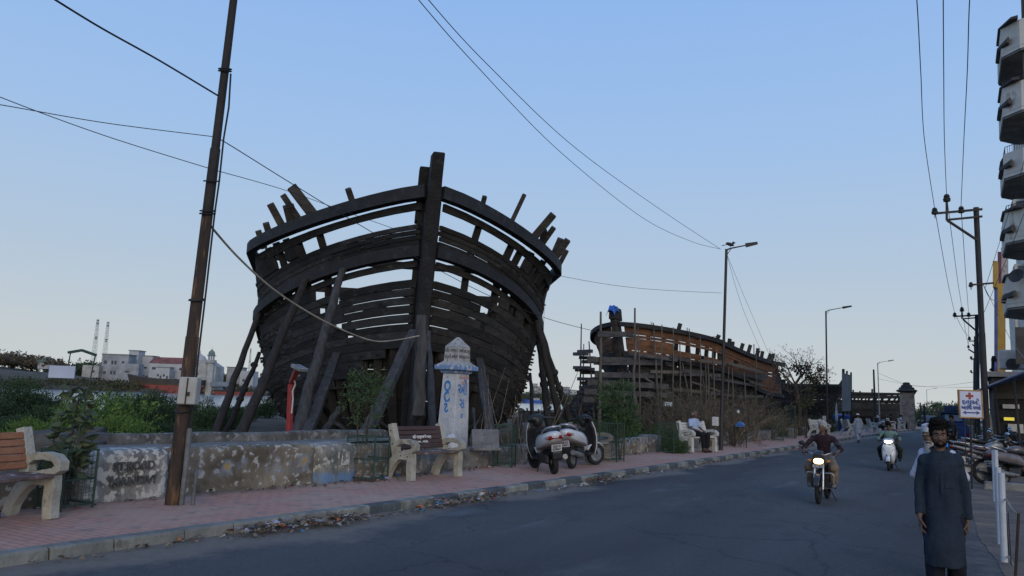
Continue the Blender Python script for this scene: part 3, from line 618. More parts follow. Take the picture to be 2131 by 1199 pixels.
# ------------------------------------------------------------------ painted gate pillar
WHT = plaster('peeling whitewash', (.47, .48, .50), (.33, .35, .39), (.22, .22, .23), sc=2.5, wpale=(.64, .74), extra=[])
BLU = plaster('peeling blue paint', (.16, .27, .47), (.12, .19, .33), (.45, .46, .47), sc=4, wpale=(.55, .65))
def pillar():
    p = At(941, 900, 18.3); p.z = .1; ang = atan2(.62, 1)
    t = thing('gate_pillar', 'white monument pillar with blue letters and a hooded cap, behind the brown bench', 'pillar', p, radians(-8.0)+YAW*0.0)
    t.rotation_euler = (0.0, radians(1.2), radians(-6)); t.scale = (.74, .74, .975)
    h = .33
    b = MB(); b.loft([[V3(x*a, y*a, z) for x, y in ((-1, -1), (1, -1), (1, 1), (-1, 1))] for z, a in ((0, .36), (1.0, .345), (2.18, .30))]); shaft = b.obj('shaft', WHT, t, bev=.02)
    b = MB()
    for a, z0, z1 in ((.38, 2.18, 2.26), ): b.loft([[V3(x*k, y*k, z) for x, y in ((-1, -1), (1, -1), (1, 1), (-1, 1))] for z, k in ((z0, a-.03), (z1, a))])
    b.loft([[V3(x*k, y*k, z) for x, y in ((-1, -1), (1, -1), (1, 1), (-1, 1))] for z, k in ((2.26, .50), (2.37, .505))]); b.obj('cornice', BLU, t, bev=.015)
    b = MB(); b.loft([[V3(x*k, y*k, z) for x, y in ((-1, -1), (1, -1), (1, 1), (-1, 1))] for z, k in ((2.37, .47), (2.45, .34), (2.47, .30), (2.82, .285))]); 
    b.loft([[V3(x*k, y*k, z) for x, y in ((-1, -1), (1, -1), (1, 1), (-1, 1))] for z, k in ((2.82, .295), (3.04, .06), (3.06, .02))]); b.obj('cap', plaster('pillar cap', (.36, .36, .35), (.27, .27, .27), (.2, .2, .2), sc=4), t, bev=.01)
    LB = mat('blue letter paint', (.022, .12, .36), .7, scale=12, col2=(.05, .2, .45), bump=0, col3=(.45, .46, .47), w3=(.64, .7), s3=16); LR = mat('red letter paint', (.36, .08, .06), .7, scale=10, bump=0, col2=(.42, .2, .17))
    # faces seen: -Y (towards the viewer, left) and +X (towards the road)
    b = MB(); sl = (.345-.30)/1.18
    def fy(z): return -(.36-.015*z if z < 1 else .345-sl*(z-1))-.004
    for k, (ch, z) in enumerate((('O', 1.86), ('C', 1.60), ('ટ', 1.36))): text('t', ch, .34, None, (-.06, fy(z), z), (.96, 0, .28), (-.28, 0, .96), d=.006, bold=.014, add=b)
    for ch, z, s in (('ઓ', 1.80, .40), ('સ', 1.47, .34), ('o', 1.2, .22)): text('t', ch, s, None, (-fy(z), -.02, z), (0, 1, 0), (0, 0, 1), d=.006, bold=.006, add=b)
    for z, w in ((.42, .5), (.36, .44)): text('t', 'MANDVI KUTCH', .07, None, (-fy(z), .0, z), (0, 1, 0), (0, 0, 1), d=.006, fit=w, add=b)
    b.obj('lettering', LB, shaft, recalc=False)
    b = MB(); text('t', 'મોબાઈલ', .12, None, (-fy(2.08), .03, 2.08), (0, 1, 0), (0, 0, 1), d=.006, fit=.46, add=b); text('t', 'LOON', .1, None, (-fy(1.96), .05, 1.955), (0, 1, 0), (0, 0, 1), d=.006, fit=.28, add=b); b.obj('lettering', LR, shaft, recalc=False)
    b = MB()
    for t1, t2, z in (('ભીડ બજાર -', 'BHID BAZAR', 2.72), ('માંડવી-કચ્છ', 'MANDVI', 2.575)):
        yy = .298-(z-2.47)*.04; text('t', t1, .12, None, (.0, -yy-.004, z), (1, 0, 0), (0, 0, 1), d=.006, bold=.002, fit=.52, add=b); text('t', t2, .1, None, (yy+.004, .0, z), (0, 1, 0), (0, 0, 1), d=.006, bold=.002, fit=.50, add=b)
    b.obj('lettering', PAINTK, t, recalc=False)
    return t
PIL = pillar()
# slab and sack beside it
t = thing('stone_slab', 'grey stone slab with faint lettering leaning on the low wall', 'slab', V3(-9.18, 14.95, .57), radians(-62)+pi/2+.5)
b = MB(); b.box((0, 0, .20), (.66, .07, .42), Matrix.Rotation(-.14, 3, 'X')); b.obj('slab', mat('grey slab', (.15, .16, .18), .8, scale=5, col2=(.10, .105, .115), bump=.3, col3=(.2, .2, .2)), t, bev=.012)
b = MB(); b.box((0, -.02, -.02), (.70, .22, .06)); b.obj('ledge', PLG, t, bev=.01)
b = MB(); text('t', 'સ્વ. ડ. દાન', .07, None, (.02, -.051, .1), (1, 0, 0), (0, .14, 1), d=.004, fit=.3, add=b); b.obj('lettering', PAINTK, t, recalc=False)
def sack(label, c, size, m, seed, kind='plastic_sack'):
    b = MB(); b.ell((0, 0, size[2]/2), (size[0]/2, size[1]/2, size[2]/2), None, 18, 12); o = fuse(b, kind, m, .03, 1, disp=lambda co, n: n*(noise3(co, 5, seed)*.05+noise3(co, 14, seed)*.02)); o.location = c; return tag(o, label, 'sack')
sack('white and red printed sack slumped behind the brown bench', G(966, 975, .137)+V3(-.42, .12, 0), (.36, .42, .72), mat('printed sack', (.5, .5, .5), .6, scale=2.5, col2=(.42, .42, .43), bump=.3, col3=(.38, .045, .05), w3=(.58, .6), s3=2.6), 3)

# ------------------------------------------------------------------ poles, lamps, wires
RUST = mat('rusted pole', (.055, .035, .024), .85, scale=2.5, col2=(.022, .016, .013), bump=.5, bscale=25, col3=(.16, .085, .04), w3=(.56, .72), s3=6, stretch=(3, 3, .5))
STEEL = mat('dark steel', (.02, .02, .022), .6, scale=5, bump=.1); GALV = mat('galvanised steel', (.22, .23, .24), .5, metal=.3, scale=6, bump=.1); BLACKW = mat('cable', (.012, .012, .014), .6, bump=0); TAN = mat('hemp rope', (.30, .26, .20), .9, bump=.2)
WHITEP = mat('white painted metal', (.5, .5, .5), .5, scale=4, bump=.1, col2=(.38, .38, .37))
pb = G(358, 1050, .137); ptop = At(497, -90, depth(pb)+.2)
pole = thing('utility_pole', 'tall rusty leaning pole with cables tied round it and a grey meter box', 'pole', pb)
def onp(k): return (ptop-pb)*k
b = MB(); b.tube([V3(0, 0, -.1), onp(.28), onp(.281), onp(.50)], [.096, .088, .080, .074], 14); b.cur = 1; b.tube([onp(.499), onp(.62), onp(.622), onp(1)], [.073, .070, .060, .053], 14); b.obj('shaft', [RUST, mat('pole silhouette dark', (.020, .015, .012), .75, scale=4, bump=.3, col3=(.05, .03, .018), w3=(.62, .75))], pole, smooth=50)  # upper shaft coloured near black, its silhouette against the sky painted in
b = MB(); b.tube([RT*.13-FW*.02+V3(0, 0, -.05), RT*.14-FW*.04+onp(.06), onp(.125)+RT*.11], .036, 10); b.tube([RT*.27+V3(0, 0, -.05), RT*.27+V3(.02, 0, .42)], .026, 8); b.obj('conduit', mat('old grey pipe', (.12, .125, .13), .7, scale=4, bump=.2), pole, smooth=50)
t = b = MB(); fr = (onp(.188)+V3(.13, -.07, 0)); zx = onp(1).normalized(); R3 = Matrix((RT, RT.cross(zx).normalized()*-1, zx)).transposed()
bb = MB(); bb.box(fr+RT*.02, (.24, .16, .36), R3); box_ = bb.obj('meter_box', mat('box grey', (.40, .40, .38), .6, scale=3, bump=.1, col2=(.31, .31, .3)), pole, bev=.012)
bb = MB(); bb.box(fr+RT*.02+FW*-.09, (.012, .02, .34), R3); bb.box(fr+RT*.05+FW*-.095+zx*-.04, (.03, .02, .05), R3); bb.obj('latch', STEEL, box_)
bb = MB()
for k in (.155, .205, .345, .5, .505, .56, .77, .774):
    q = onp(k); bb.tube([q+ (RT*cos(a)+FW*sin(a))*(.105 if k < .6 else .09)+V3(0, 0, .03*sin(a)) for a in [i*pi/5 for i in range(11)]], .011, 5)
bb.tube([onp(.765)+RT*.09, onp(.70)+RT*.12, onp(.64)+RT*.10, onp(.56)+RT*.11, onp(.50)+RT*.1, onp(.36)+RT*.11, onp(.24)+RT*.12-FW*.02, onp(.12)+RT*.13], .014, 6); bb.obj('cable_ties', BLACKW, pole)
def wire(label, pts, r, m=BLACKW, group='overhead cables', cat='cable', name='overhead_cable', seg=10):
    # pts given as world points; Catmull-Rom through them
    P = [Vector(p) for p in pts]; out = []
    for i in range(len(P)-1):
        p0, p1, p2, p3 = P[max(i-1, 0)], P[i], P[i+1], P[min(i+2, len(P)-1)]
        for k in range(seg):
            t = k/seg; out.append(.5*((2*p1)+(p2-p0)*t+(2*p0-5*p1+4*p2-p3)*t*t+(3*p1-p0-3*p2+p3)*t**3))
    out.append(P[-1]); o0 = out[0].copy(); b = MB(); b.tube([p-o0 for p in out], r, 5); o = b.obj(name, m, smooth=180); o.location = o0; return tag(o, label, cat, group)
pA = At(455, 200, depth(pb)+.15); pB_ = At(448, 285, depth(pb)+.15); pC = At(440, 352, depth(pb)+.15); pD = At(432, 458, depth(pb)+.12)
wire('thick black cable running from the top left edge down to the leaning pole', [At(60, -35, 8), At(200, 52, 8.9), At(330, 125, 9.7), pA], .013)
wire('thin cable crossing the upper left sky just above another to the leaning pole', [At(-150, 195, 8), At(0, 218, 9), At(220, 256, 10), pB_], .006)
wire('thin cable slanting from the left edge to the lower tie of the leaning pole', [At(-150, 135, 8), At(0, 202, 8.8), At(220, 283, 9.8), pC], .006)
wire('jointed cable running from the leaning pole across the bow to the lamp post', [pB_, At(480, 303, 11.2), At(610, 384, 13), At(760, 475, 15), At(900, 555, 17), At(1040, 625, 19.5), At(1180, 675, 22), At(1340, 705, 24.5), At(1500, 700, 27.6)], .008)
wire('cable running from the leaning pole behind the timber heads to the lamp post', [pC, At(600, 398, 13.5), At(760, 455, 15.5), At(960, 522, 18), At(1160, 573, 21), At(1330, 600, 24), At(1502, 610, 27.7)], .006)
wire('pale rope sagging from the leaning pole to the timber post before the stem', [pD, At(446, 480, 11.2), At(500, 540, 12), At(570, 603, 13), At(650, 655, 14.2), At(720, 690, 15.3), At(780, 710, 16.4), At(830, 707, 17.2), At(872, 699, 18)], .018, TAN, None, 'rope', 'rope')
wire('wire running from the top edge to the first lamp post, upper of a pair', [At(870, -25, 9), At(1010, 130, 12), At(1200, 310, 17), At(1380, 440, 23), At(1500, 519, 27.7)], .007)
wire('wire running from the top edge to the first lamp post, lower of a pair', [At(850, -25, 9), At(985, 130, 12), At(1170, 320, 17), At(1340, 455, 23), At(1440, 503, 26.5), At(1498, 518, 27.7)], .007)
LAMPM = mat('lamp post steel', (.035, .03, .03), .6, scale=3, bump=.2, col2=(.02, .018, .018))
def lamp(label, foot, h, arm, lean=0.0, m=None, box=True):
    m = m or LAMPM; t = thing('street_lamp', label, 'street lamp', foot, 0, 'street lamps along the footpath')
    b = MB(); b.tube([V3(0, 0, -.1), V3(lean*.3, 0, 2.2), V3(lean*.3, 0, 2.21), V3(lean, 0, h)], [.075, .07, .055, .05], 10); b.obj('post', m, t, smooth=50)
    b = MB(); top = V3(lean, 0, h-.05); b.tube([top, top+V3(.15, .12, .12)*arm, top+V3(1.2, .35, .32)*arm], [.03, .028, .022], 7); b.tube([top+V3(0, 0, -.2), top+V3(.25, .08, .1)*arm], .014, 5); b.obj('arm', m, t, smooth=50)
    b = MB(); e = top+V3(1.2, .35, .32)*arm; b.beam(e-V3(.1, .03, .02), e+V3(.5, .14, .10)*arm, .05, .16, (0, 0, 1), .04, .10); b.obj('lamp_head', GALV if m != LAMPM else STEEL, t, bev=.01)
    if box: b = MB(); b.box((-.16, -.1, 1.0), (.22, .16, .32)); b.obj('switch_box', WHITEP, t, bev=.02)
    return t
L1 = lamp('tall dark street lamp with a bird perched on its arm', G(1500, 937, .137), 7.25, .62, lean=.25)
lamp('second street lamp, standing between the dry tree and the grey board', G(1722, 903, .137), 8.15, .92, lean=.1)
lamp('third street lamp, pale, standing before the farthest hull', G(1831, 886, .137), 7.2, 1.0, lean=.0, m=GALV)
lamp('tiny farthest street lamp beside the distant palms', G(1931, 876, .1), 7.0, 1.3, m=GALV, box=False)
# bird on the arm
b = MB(); b.ell((0, 0, .09), (.16, .06, .065), Matrix.Rotation(.25, 3, 'Y')); b.ell((.13, 0, .15), (.05, .042, .045)); b.beam((.165, 0, .15), (.23, 0, .14), .03, .03, (0, 0, 1), .006, .006); b.beam((-.12, 0, .07), (-.30, 0, .03), .05, .02, (0, 0, 1), .08, .012); b.tube([(.02, .02, .05), (.02, .02, -.01)], .008, 5); b.tube([(.02, -.02, .05), (.02, -.02, -.01)], .008, 5)
bird = b.obj('bird', mat('black feathers', (.012, .012, .014), .6, bump=.1), smooth=180); bird.location = At(1519, 513.5, 27.72); bird.rotation_euler = (0, 0, YAW); tag(bird, 'black crow perched on the arm of the first street lamp', 'bird')
# stays of the lamp
lt = L1.location+V3(.25, 0, 7.1)
wire('thin stay wire slanting from the first lamp top to the dry bushes, left of two', [lt, At(1545, 640, 33), At(1590, 745, 38)], .006)
wire('thin stay wire slanting from the first lamp top to the dry bushes, right of two', [lt, At(1550, 620, 33), At(1608, 755, 39)], .006)
wire('faint wires strung across the road behind the stone pillar, higher one', [At(1826, 776, 80), At(1900, 803, 90), At(1960, 803, 110), At(2028, 795, 55)], .012)
wire('faint wires strung across the road behind the stone pillar, lower one', [At(1826, 788, 80), At(1900, 802, 90), At(1960, 806, 110), At(2028, 806, 55)], .012)
wire('thin wire hanging down from the hull side to the props', [At(1133, 635, 27), At(1131, 690, 26.5), At(1130, 740, 26)], .006)

# crooked red lamp in front of the hull
p = G(603, 930, .0); p = At(601, 930, 19); p.z = -.02
t = thing('floodlight_pole', 'crooked red painted pole carrying a small floodlight before the hull', 'lamp', p); s = 19/FPX
REDP = mat('red paint', (.30, .035, .035), .6, scale=4, col2=(.2, .025, .025), bump=.15)
def rp(px, py): return At(px, py, 19)-p
b = MB(); b.sweep([V3(0, 0, 0), rp(606, 800)], [(-.06, -.06), (.06, -.06), (.06, .06), (-.06, .06)]); b.sweep([rp(606, 800)+V3(0, 0, .04), rp(629, 772)-FW*.5], [(-.055, -.055), (.055, -.055), (.055, .055), (-.055, .055)]); b.obj('post', REDP, t, bev=.01)
b = MB(); b.box(rp(637, 768)-FW*.6, (.32, .3, .09), Matrix.Rotation(.35, 3, 'Y')); b.obj('lamp_head', GALV, t, bev=.015)
b = MB(); b.tube([rp(630, 782)-FW*.3, rp(616, 788)-FW*.2, rp(617, 800)-FW*.1, rp(611, 815)-FW*.1, rp(612, 830)-FW*.1, rp(609, 860)-FW*.1], .02, 5); b.obj('flex', WHITEP, t)

# ------------------------------------------------------------------ props shoring the ship
PROPD = mat('dark prop timber', (.026, .024, .025), .85, scale=2.2, col2=(.012, .011, .012), bump=.6, bscale=14, col3=(.07, .066, .064), w3=(.62, .78), s3=6, stretch=(3, 3, .6))
def prop(label, foot, head, r0, r1, knots=0, seed=0, m=None, sq=False):
    f, h = Vector(foot), Vector(head); r0, r1 = r0*.86, r1*.86; b = MB(); d = h-f; rr = random.Random(seed); n = 9
    pts = [d*(i/n)+V3(rr.uniform(-1, 1), rr.uniform(-1, 1), 0)*(.03 if 0 < i < n else 0) for i in range(n+1)]
    if sq: b.sweep(pts, [(-r0, -r0*.8), (r0, -r0*.8), (r0, r0*.8), (-r0, r0*.8)], scales=[1+(r1/r0-1)*i/n for i in range(n+1)])
    else: b.tube(pts, [r0+(r1-r0)*i/n+rr.uniform(-.012, .012) for i in range(n+1)], 9)
    for k in range(knots): q = d*rr.uniform(.25, .85); b.ell(q, (r0*1.25, r0*1.25, r0*1.1))
    o = b.obj('timber_prop', m or PROPW, smooth=50, bev=.01 if sq else 0); o.location = f; return tag(o, label, 'timber prop', 'timber props shoring the big ship')
def hs(px, py, dmin=20, dmax=40, out=.05):              # where the line of sight meets the hull skin
    return Vector(meet(H1, SHIP_M, px, py))
bpy.context.view_layer.update(); SHIP_M = SHIP.matrix_world.copy()
def timber_heads():                                       # frame heads still standing above the gunwale
    Mi = SHIP_M.inverted()
    for tx, ty, bx, by, w in ((606, 388, 657, 440, .34), (588, 405, 626, 448, .21), (562, 424, 590, 462, .26), (724, 392, 738, 420, .20), (537, 480, 550, 503, .28), (553, 464, 564, 485, .24), (600, 428, 610, 452, .4),
            (1092, 404, 1060, 458, .15), (1009, 408, 1000, 430, .16), (1152, 446, 1108, 484, .28), (1153, 473, 1124, 500, .20), (1182, 499, 1158, 520, .27), (1180, 521, 1162, 540, .18), (1168, 497, 1152, 520, .3), (1134, 478, 1126, 494, .2)):
        q = hs(bx, by+14)-FW*-.5; dd = depth(q); b = MB(); a, c = Mi @ At(bx, by+14, dd+.1), Mi @ At(tx, ty, dd-.3); b.beam(a, c, w, w*.8, (0, 1, 0), w*.95, w*.75); b.obj('timber_head', WOODR, SHIP, bev=.02)
def gz(px, py, dep): q = At(px, py, dep); return V3(q.x, q.y, -.05)
timber_heads()
prop('outermost dark prop on the left, leaning under the mid hull', gz(440, 935, 25.5), hs(545, 650)-RT*.1, .17, .12, 0, 1, PROPD)
prop('knotty crooked prop on the left with swollen joints', gz(462, 935, 26.5), hs(548, 735)-RT*.15, .13, .10, 4, 2, PROPD)
prop('thin dark pole behind the knotty prop on the left', gz(500, 915, 30), hs(556, 790)-RT*.15, .10, .08, 0, 3, PROPD)
prop('long brown prop reaching from the left up to the wale', gz(490, 935, 23), hs(640, 582)-FW*.25, .19, .14, 0, 4, PROPD)
prop('tall grey trunk prop reaching the upper gap left of the stem', gz(604, 935, 21.5), hs(719, 562)-FW*.25, .22, .14, 0, 5)
prop('squared grey beam propping the lower left bow', gz(622, 935, 20.5), hs(706, 742)-FW*.25, .17, .15, 0, 6, sq=True)
prop('short bent trunk leaning at the left bow opening', gz(650, 935, 22), At(705, 850, 24), .16, .10, 0, 7)
prop('broad mossy beam leaning to the stem across the left bow', gz(735, 935, 19.5), At(862, 690, 22.6), .17, .14, 0, 8, sq=True)
prop('weathered upright post tied with rope right against the stem', gz(868, 940, 19), At(879, 657, 19.4), .19, .14, 0, 9, sq=True)
prop('bleached curved prop just right of the stem', gz(905, 940, 20), At(892, 690, 22.3), .13, .08, 0, 10)
prop('squared beam propping the right bow beside the white pillar', gz(1035, 945, 19), hs(997, 756)-FW*.3, .15, .15, 0, 11, sq=True)
prop('thin pole leaning low behind the grey slab', gz(1000, 935, 19.5), At(985, 850, 21.5), .05, .04, 0, 12)
prop('first long trunk shoring the right side, nearest the hull', gz(1150, 905, 30), hs(1114, 688)+RT*.1, .18, .12, 2, 13, PROPD)
prop('long straight trunk shoring the right side, middle one', gz(1178, 900, 31), hs(1110, 665)+RT*.12, .19, .13, 0, 14, PROPD)
prop('outermost trunk on the right with a cut branch stub', gz(1200, 895, 33), hs(1119, 690)+RT*.12, .17, .11, 2, 15, PROPD)
prop('short pole close under the right bilge', gz(1115, 915, 28), hs(1098, 780)+RT*.1, .12, .08, 0, 16, PROPD)
prop('rough trunk standing by the right bilge among the twigs', gz(1072, 945, 21), At(1076, 868, 21.2), .17, .15, 0, 17, PROPD)
# ------------------------------------------------------------------ the other hulls
POLEW = mat('scaffold pole', (.14, .125, .11), .85, scale=3, col2=(.06, .055, .05), bump=.4, bscale=18, stretch=(3, 3, .6))
BOARD = mat('scaffold board', (.085, .085, .092), .85, scale=2, col2=(.04, .04, .044), bump=.4, bscale=12)
def skin(Hh, Mw, px, py):                 # depth at which a line of sight meets a hull
    return (Vector(meet(Hh, Mw, px, py))-EYEV).dot(FW)
def second_ship():
    H2 = Hull([.8, 1.6, 2.6, 3.3, 3.75, 4.0, 4.1, 4.1, 4.1], [6.5, 6.5, 6.4, 6.2, 5.6, 4.8, 4.5, 4.5, 4.5], 1.45, (1.9, 1.2), (6.3, .16, .045), (4.5, .13, .03), 21.5)
    foot = At(1308, 880, 45.5); foot.z = -.02; RZ = YAW-radians(37)
    ship = thing('wooden_ship', 'smaller wooden hull under scaffolding with a blue cloth on its stem head', 'ship', foot, RZ)
    r = random.Random(5)
    for side in (-1, 1):
        b = MB()
        def lo(d): return lambda t: max(H2.zw(t)-d, .4)
        d = .05; k = 0
        while d < 4.0: 
            w = r.uniform(.24, .34); s0 = .1; 
            if r.random() < .25 and d < 1.2: s0 = r.uniform(1, 2.4)
            H2.strip(b, lin(s0, 21.1, 40), lo(d+.012), lo(d+w), side, r.uniform(-.015, .015), .07); d += w
        b.obj('planking', WOOD, ship, smooth=30)
        f = MB()
        def upz(k): return lambda t: H2.zr(t)+(H2.zw(t)-H2.zr(t))*k
        for k0, k1, s0, s1 in ((.10, .34, .1, 15.5), (.36, .44, .1, 15.8), (.66, .84, .1, 17), (.86, .97, .1, 18.5), (.46, .66, .1, 1.9), (.46, .66, 6.0, 7.4), (.46, .66, 8.3, 15.5)): H2.strip(f, lin(s0, s1, 26), upz(k0), upz(k1), side, -.02, .06)
        f.obj('bulwark_planking', FRESH, ship, smooth=30)
        sec = [(-.14, -.12), (.1, -.12), (.13, .05), (.08, .13), (-.14, .13)]; sec = [(x*side, y) for x, y in sec]
        for nm, fz in (('gunwale', lambda t: H2.zr(t)-.1), ('wale', lambda t: H2.zw(t)-.02)):
            w = MB(); w.sweep([H2.P(t, fz(t), side, .05) for t in lin(0, 17.5 if nm == 'gunwale' else 20.8, 50)], sec); w.obj(nm, DARK, ship, smooth=50)
        for i in range(31):
            t = .9+i*.66; f = MB(); top = H2.zr(t)-.05
            if t > 14.5: top = H2.zw(t)+r.uniform(.5, 1.2)
            H2.rib(f, t, .3, top, side, -.2, .2, .16, 9)
            if (i % 4 == 2 or (t > 6 and r.random() < .7)) and t < 15: p = H2.P(t, H2.zr(t)-.3, side, -.2); f.beam(p, p+V3(side*r.uniform(0, .35), r.uniform(-.1, .1), r.uniform(.45, 1.0)), .2, .15, (0, 1, 0))
            if t > 15.5: p = H2.P(t, H2.zw(t)+.5, side, -.2); f.beam(p, p+V3(0, 0, r.uniform(.6, 2.3)), .24, .18, (0, 1, 0))
            f.obj('frame_timber', WOODR if t < 14 else PROPW, ship)
        c = MB(); H2.strip(c, lin(1.2, 20.5, 30), lambda t: max(H2.zw(t)-.5, 1), lambda t: .4, side, -.4, .05); c.obj('lining', INNER, ship, smooth=30)
    b = MB(); rows = []
    for z in (0, 1.5, 3, 4.5, 5.8, 6.6): y = H2.u0(z); rows.append([V3(-.17, y-.35, z), V3(.17, y-.35, z), V3(.17, y+.3, z), V3(-.17, y+.3, z)])
    b.loft(rows); y = H2.u0(6.6); b.loft([[V3(-.2, y-.4+k*.05, 6.45+k), V3(.2, y-.4+k*.05, 6.45+k), V3(.2, y+.55-k*.2, 6.4+k*.95), V3(-.2, y+.55-k*.2, 6.4+k*.95)] for k in (0, .4, .72)]); b.obj('stem_post', WOODR, ship, bev=.03)
    b = MB(); b.box((0, 10.5, .05), (.4, 21, .6)); b.obj('keel', DARK, ship)
    b = MB()
    for k in range(9): b.box((0, 20.8, .6+k*.4), (2.4+k*.35, .1, .37))
    b.obj('transom', WOOD, ship)
    # blue cloth thrown over the stem head
    b = MB(); P = []
    for i in range(9):
        row = []
        for j in range(9):
            u, v = i/8*2-1, j/8*2-1; row.append(V3(u*.27*(1 if abs(u) < .8 else 1.02), v*.30, 7.24-.42*max(0, abs(u)-.6)*2-.35*max(0, -v-.5)*1.6-.05*abs(v)+.035*sin(7*u+4*v)))
        P.append(row)
    b.grid(P); c = b.obj('tarpaulin', mat('blue cloth', (.02, .10, .42), .6, scale=5, bump=.3, bscale=12), smooth=180); c.modifiers.new('s', 'SOLIDIFY').thickness = .012
    c.location = foot + rotz(RZ)@V3(0, H2.u0(6.9)-.15, .0); c.rotation_euler = (0, 0, RZ); tag(c, 'crumpled blue cloth draped over the stem head of the scaffolded hull', 'cloth')
    Mw = Matrix.Translation(foot) @ rotz(RZ).to_4x4()
    # scaffold: every pole and every board is loose
    def spole(label, px, py, tx, ty, dep, r0=.065, bent=0.0):
        if dep is None: dep = skin(H2, Mw, (px+tx)/2, py*.35+ty*.65)-1.1
        a = At(px, py, dep); a.z = -.05; c = At(tx, ty, dep); b = MB(); n = 6; b.tube([(c-a)*(i/n)+RT*bent*sin(pi*i/n)*(.5 if i % 2 else 1) for i in range(n+1)], [r0*(1.15-.55*i/n) for i in range(n+1)], 7); o = b.obj('scaffold_pole', POLEW, smooth=50); o.location = a
        tag(o, label, 'scaffold pole', 'scaffold poles round the second hull')
    S = 1/4.613
    def zc(x, y): return 1190+x*S, 640+y*S
    for lab, x0, y0, x1, y1, d, rr, bt in (
        ('leftmost thin scaffold pole, rising highest at the outer left corner', 78, 985, 92, 155, 47, .06, 0), ('second short scaffold pole from the outer left corner', 105, 980, 115, 350, 46.6, .05, 0),
        ('scaffold pole leaning inside the left corner stack of boards', 225, 1010, 165, 325, 45.4, .06, 0), ('thick scaffold pole left of the stem with a forked top', 262, 1160, 278, 40, 43, .10, .05),
        ('knobbly bent scaffold pole right before the stem', 560, 1120, 605, 5, 42.6, .085, .15), ('thin scaffold pole over the bare orange planks', 838, 1130, 781, 148, 43.8, .07, .05),
        ('slanting outer scaffold pole at the left corner', 38, 1010, 150, 700, 46, .07, 0), ('stout leaning post in front of the bow', 650, 1180, 590, 800, 42, .15, .1), ('thin forked pole leaning left of the stout post', 455, 1160, 495, 690, 42.2, .07, .1)):
        spole(lab, *zc(x0, y0), *zc(x1, y1), d, rr, bt)
    for lab, px, py, tx, ty, d in (('scaffold pole before the middle of the bare orange bulwark', 1430, 885, 1430, 682, None), ('scaffold pole near the lamp post, standing against the hull side', 1475, 885, 1473, 735, None), ('thin tall scaffold pole at the stern beyond the lamp post', 1567, 880, 1569, 716, 62), ('thin scaffold pole at the stern, second from its end', 1574, 880, 1577, 733, 63), ('short thick scaffold pole at the very stern', 1586, 880, 1587, 755, 64), ('slanting pole propped along the hull side', 1446, 870, 1420, 755, None), ('leaning pole by the hull side just left of the lamp post', 1480, 880, 1460, 770, None)): spole(lab, px, py, tx, ty, d, .06, .05)
    def board(label, x0, y0, d0, x1, y1, d1, w=.24, th=.06, m=BOARD):
        if d0 is None: d0, d1 = skin(H2, Mw, x0, y0)-.9, skin(H2, Mw, x1, y1)-.9
        a, c = At(x0, y0, d0), At(x1, y1, d1); b = MB(); b.beam(V3(0, 0, 0), c-a, th, w, (0, 0, 1)); o = b.obj('scaffold_board', m, bev=.005); o.location = a; tag(o, label, 'scaffold board', 'scaffold boards round the second hull')
    words = ['topmost', 'upper', 'third', 'middle', 'fifth', 'lower', 'lowest']
    for i, (xa, ya, xb, yb) in enumerate(((250, 255, 590, 258), (150, 500, 650, 505), (220, 645, 870, 655), (150, 715, 930, 760), (120, 805, 960, 845), (210, 525, 860, 530), (110, 880, 560, 905))):
        board('long scaffold board across the bow, %s of the row, left of the lamp post' % words[i], *zc(xa, ya), 42.8+.07*i, *zc(xb, yb), 44+.07*i, .30, .07)
    for i, (y, xa, xb) in enumerate(((425, 62, 190), (447, 22, 150), (482, 80, 220), (522, 105, 260), (578, 22, 170), (600, 40, 210), (625, 100, 260), (685, 62, 200), (725, 95, 230), (768, 80, 220), (812, 55, 200), (860, 66, 215), (940, 70, 260))):
        board('scaffold board end jutting from the left corner, %s rail level' % ['just under', 'well under', 'two feet under', 'a yard under', 'farther under', 'mid height under', 'below mid height under', 'two yards under', 'low under', 'lower under', 'far under', 'near the bottom under', 'at the very bottom under'][i], *zc(xa, y), 46.4, *zc(xb, y-6+(i*5) % 12), 45.2, .20, .2)
    for i, (xa, ya, xb, yb) in enumerate(((1395, 742, 1590, 790), (1420, 772, 1596, 783), (1345, 770, 1440, 800), (1370, 805, 1425, 835), (1440, 795, 1500, 815), (1330, 780, 1400, 820))):
        board(['long outer staging board along the stern quarter', 'jutting staging board end at the stern', 'pale loose board slanting on the bow side', 'short pale board slanting low on the hull side', 'narrow board slanting on the hull side near the lamp post', 'pale narrow lath slanting below the orange bulwark'][i], xa, ya, None, xb, yb, None, .22 if i < 2 else .10, .16 if i < 2 else .05, BOARD if i < 2 else POLEW)
    rr = random.Random(31)
    for i in range(13):
        px = 1338+i*19+rr.uniform(-6, 6); spole('weathered scaffold pole in the row along the side of the second hull', px, 884, px+rr.uniform(-6, 8), 690+(px-1300)*.25+rr.uniform(-42, 22), None, .05, .05)
    for y0, xs in ((735, 1310), (768, 1300), (800, 1290), (832, 1300)):
        x = xs
        while x < 1570: e = x+rr.uniform(60, 110); board('dark scaffold plank tied along the side of the second hull', x, y0+(x-1300)*.10, None, min(e, 1588), y0+(e-1300)*.10+rr.uniform(-8, 8), None, .18, .06, BOARD if rr.random() < .7 else POLEW); x = e-rr.uniform(5, 20)
second_ship()
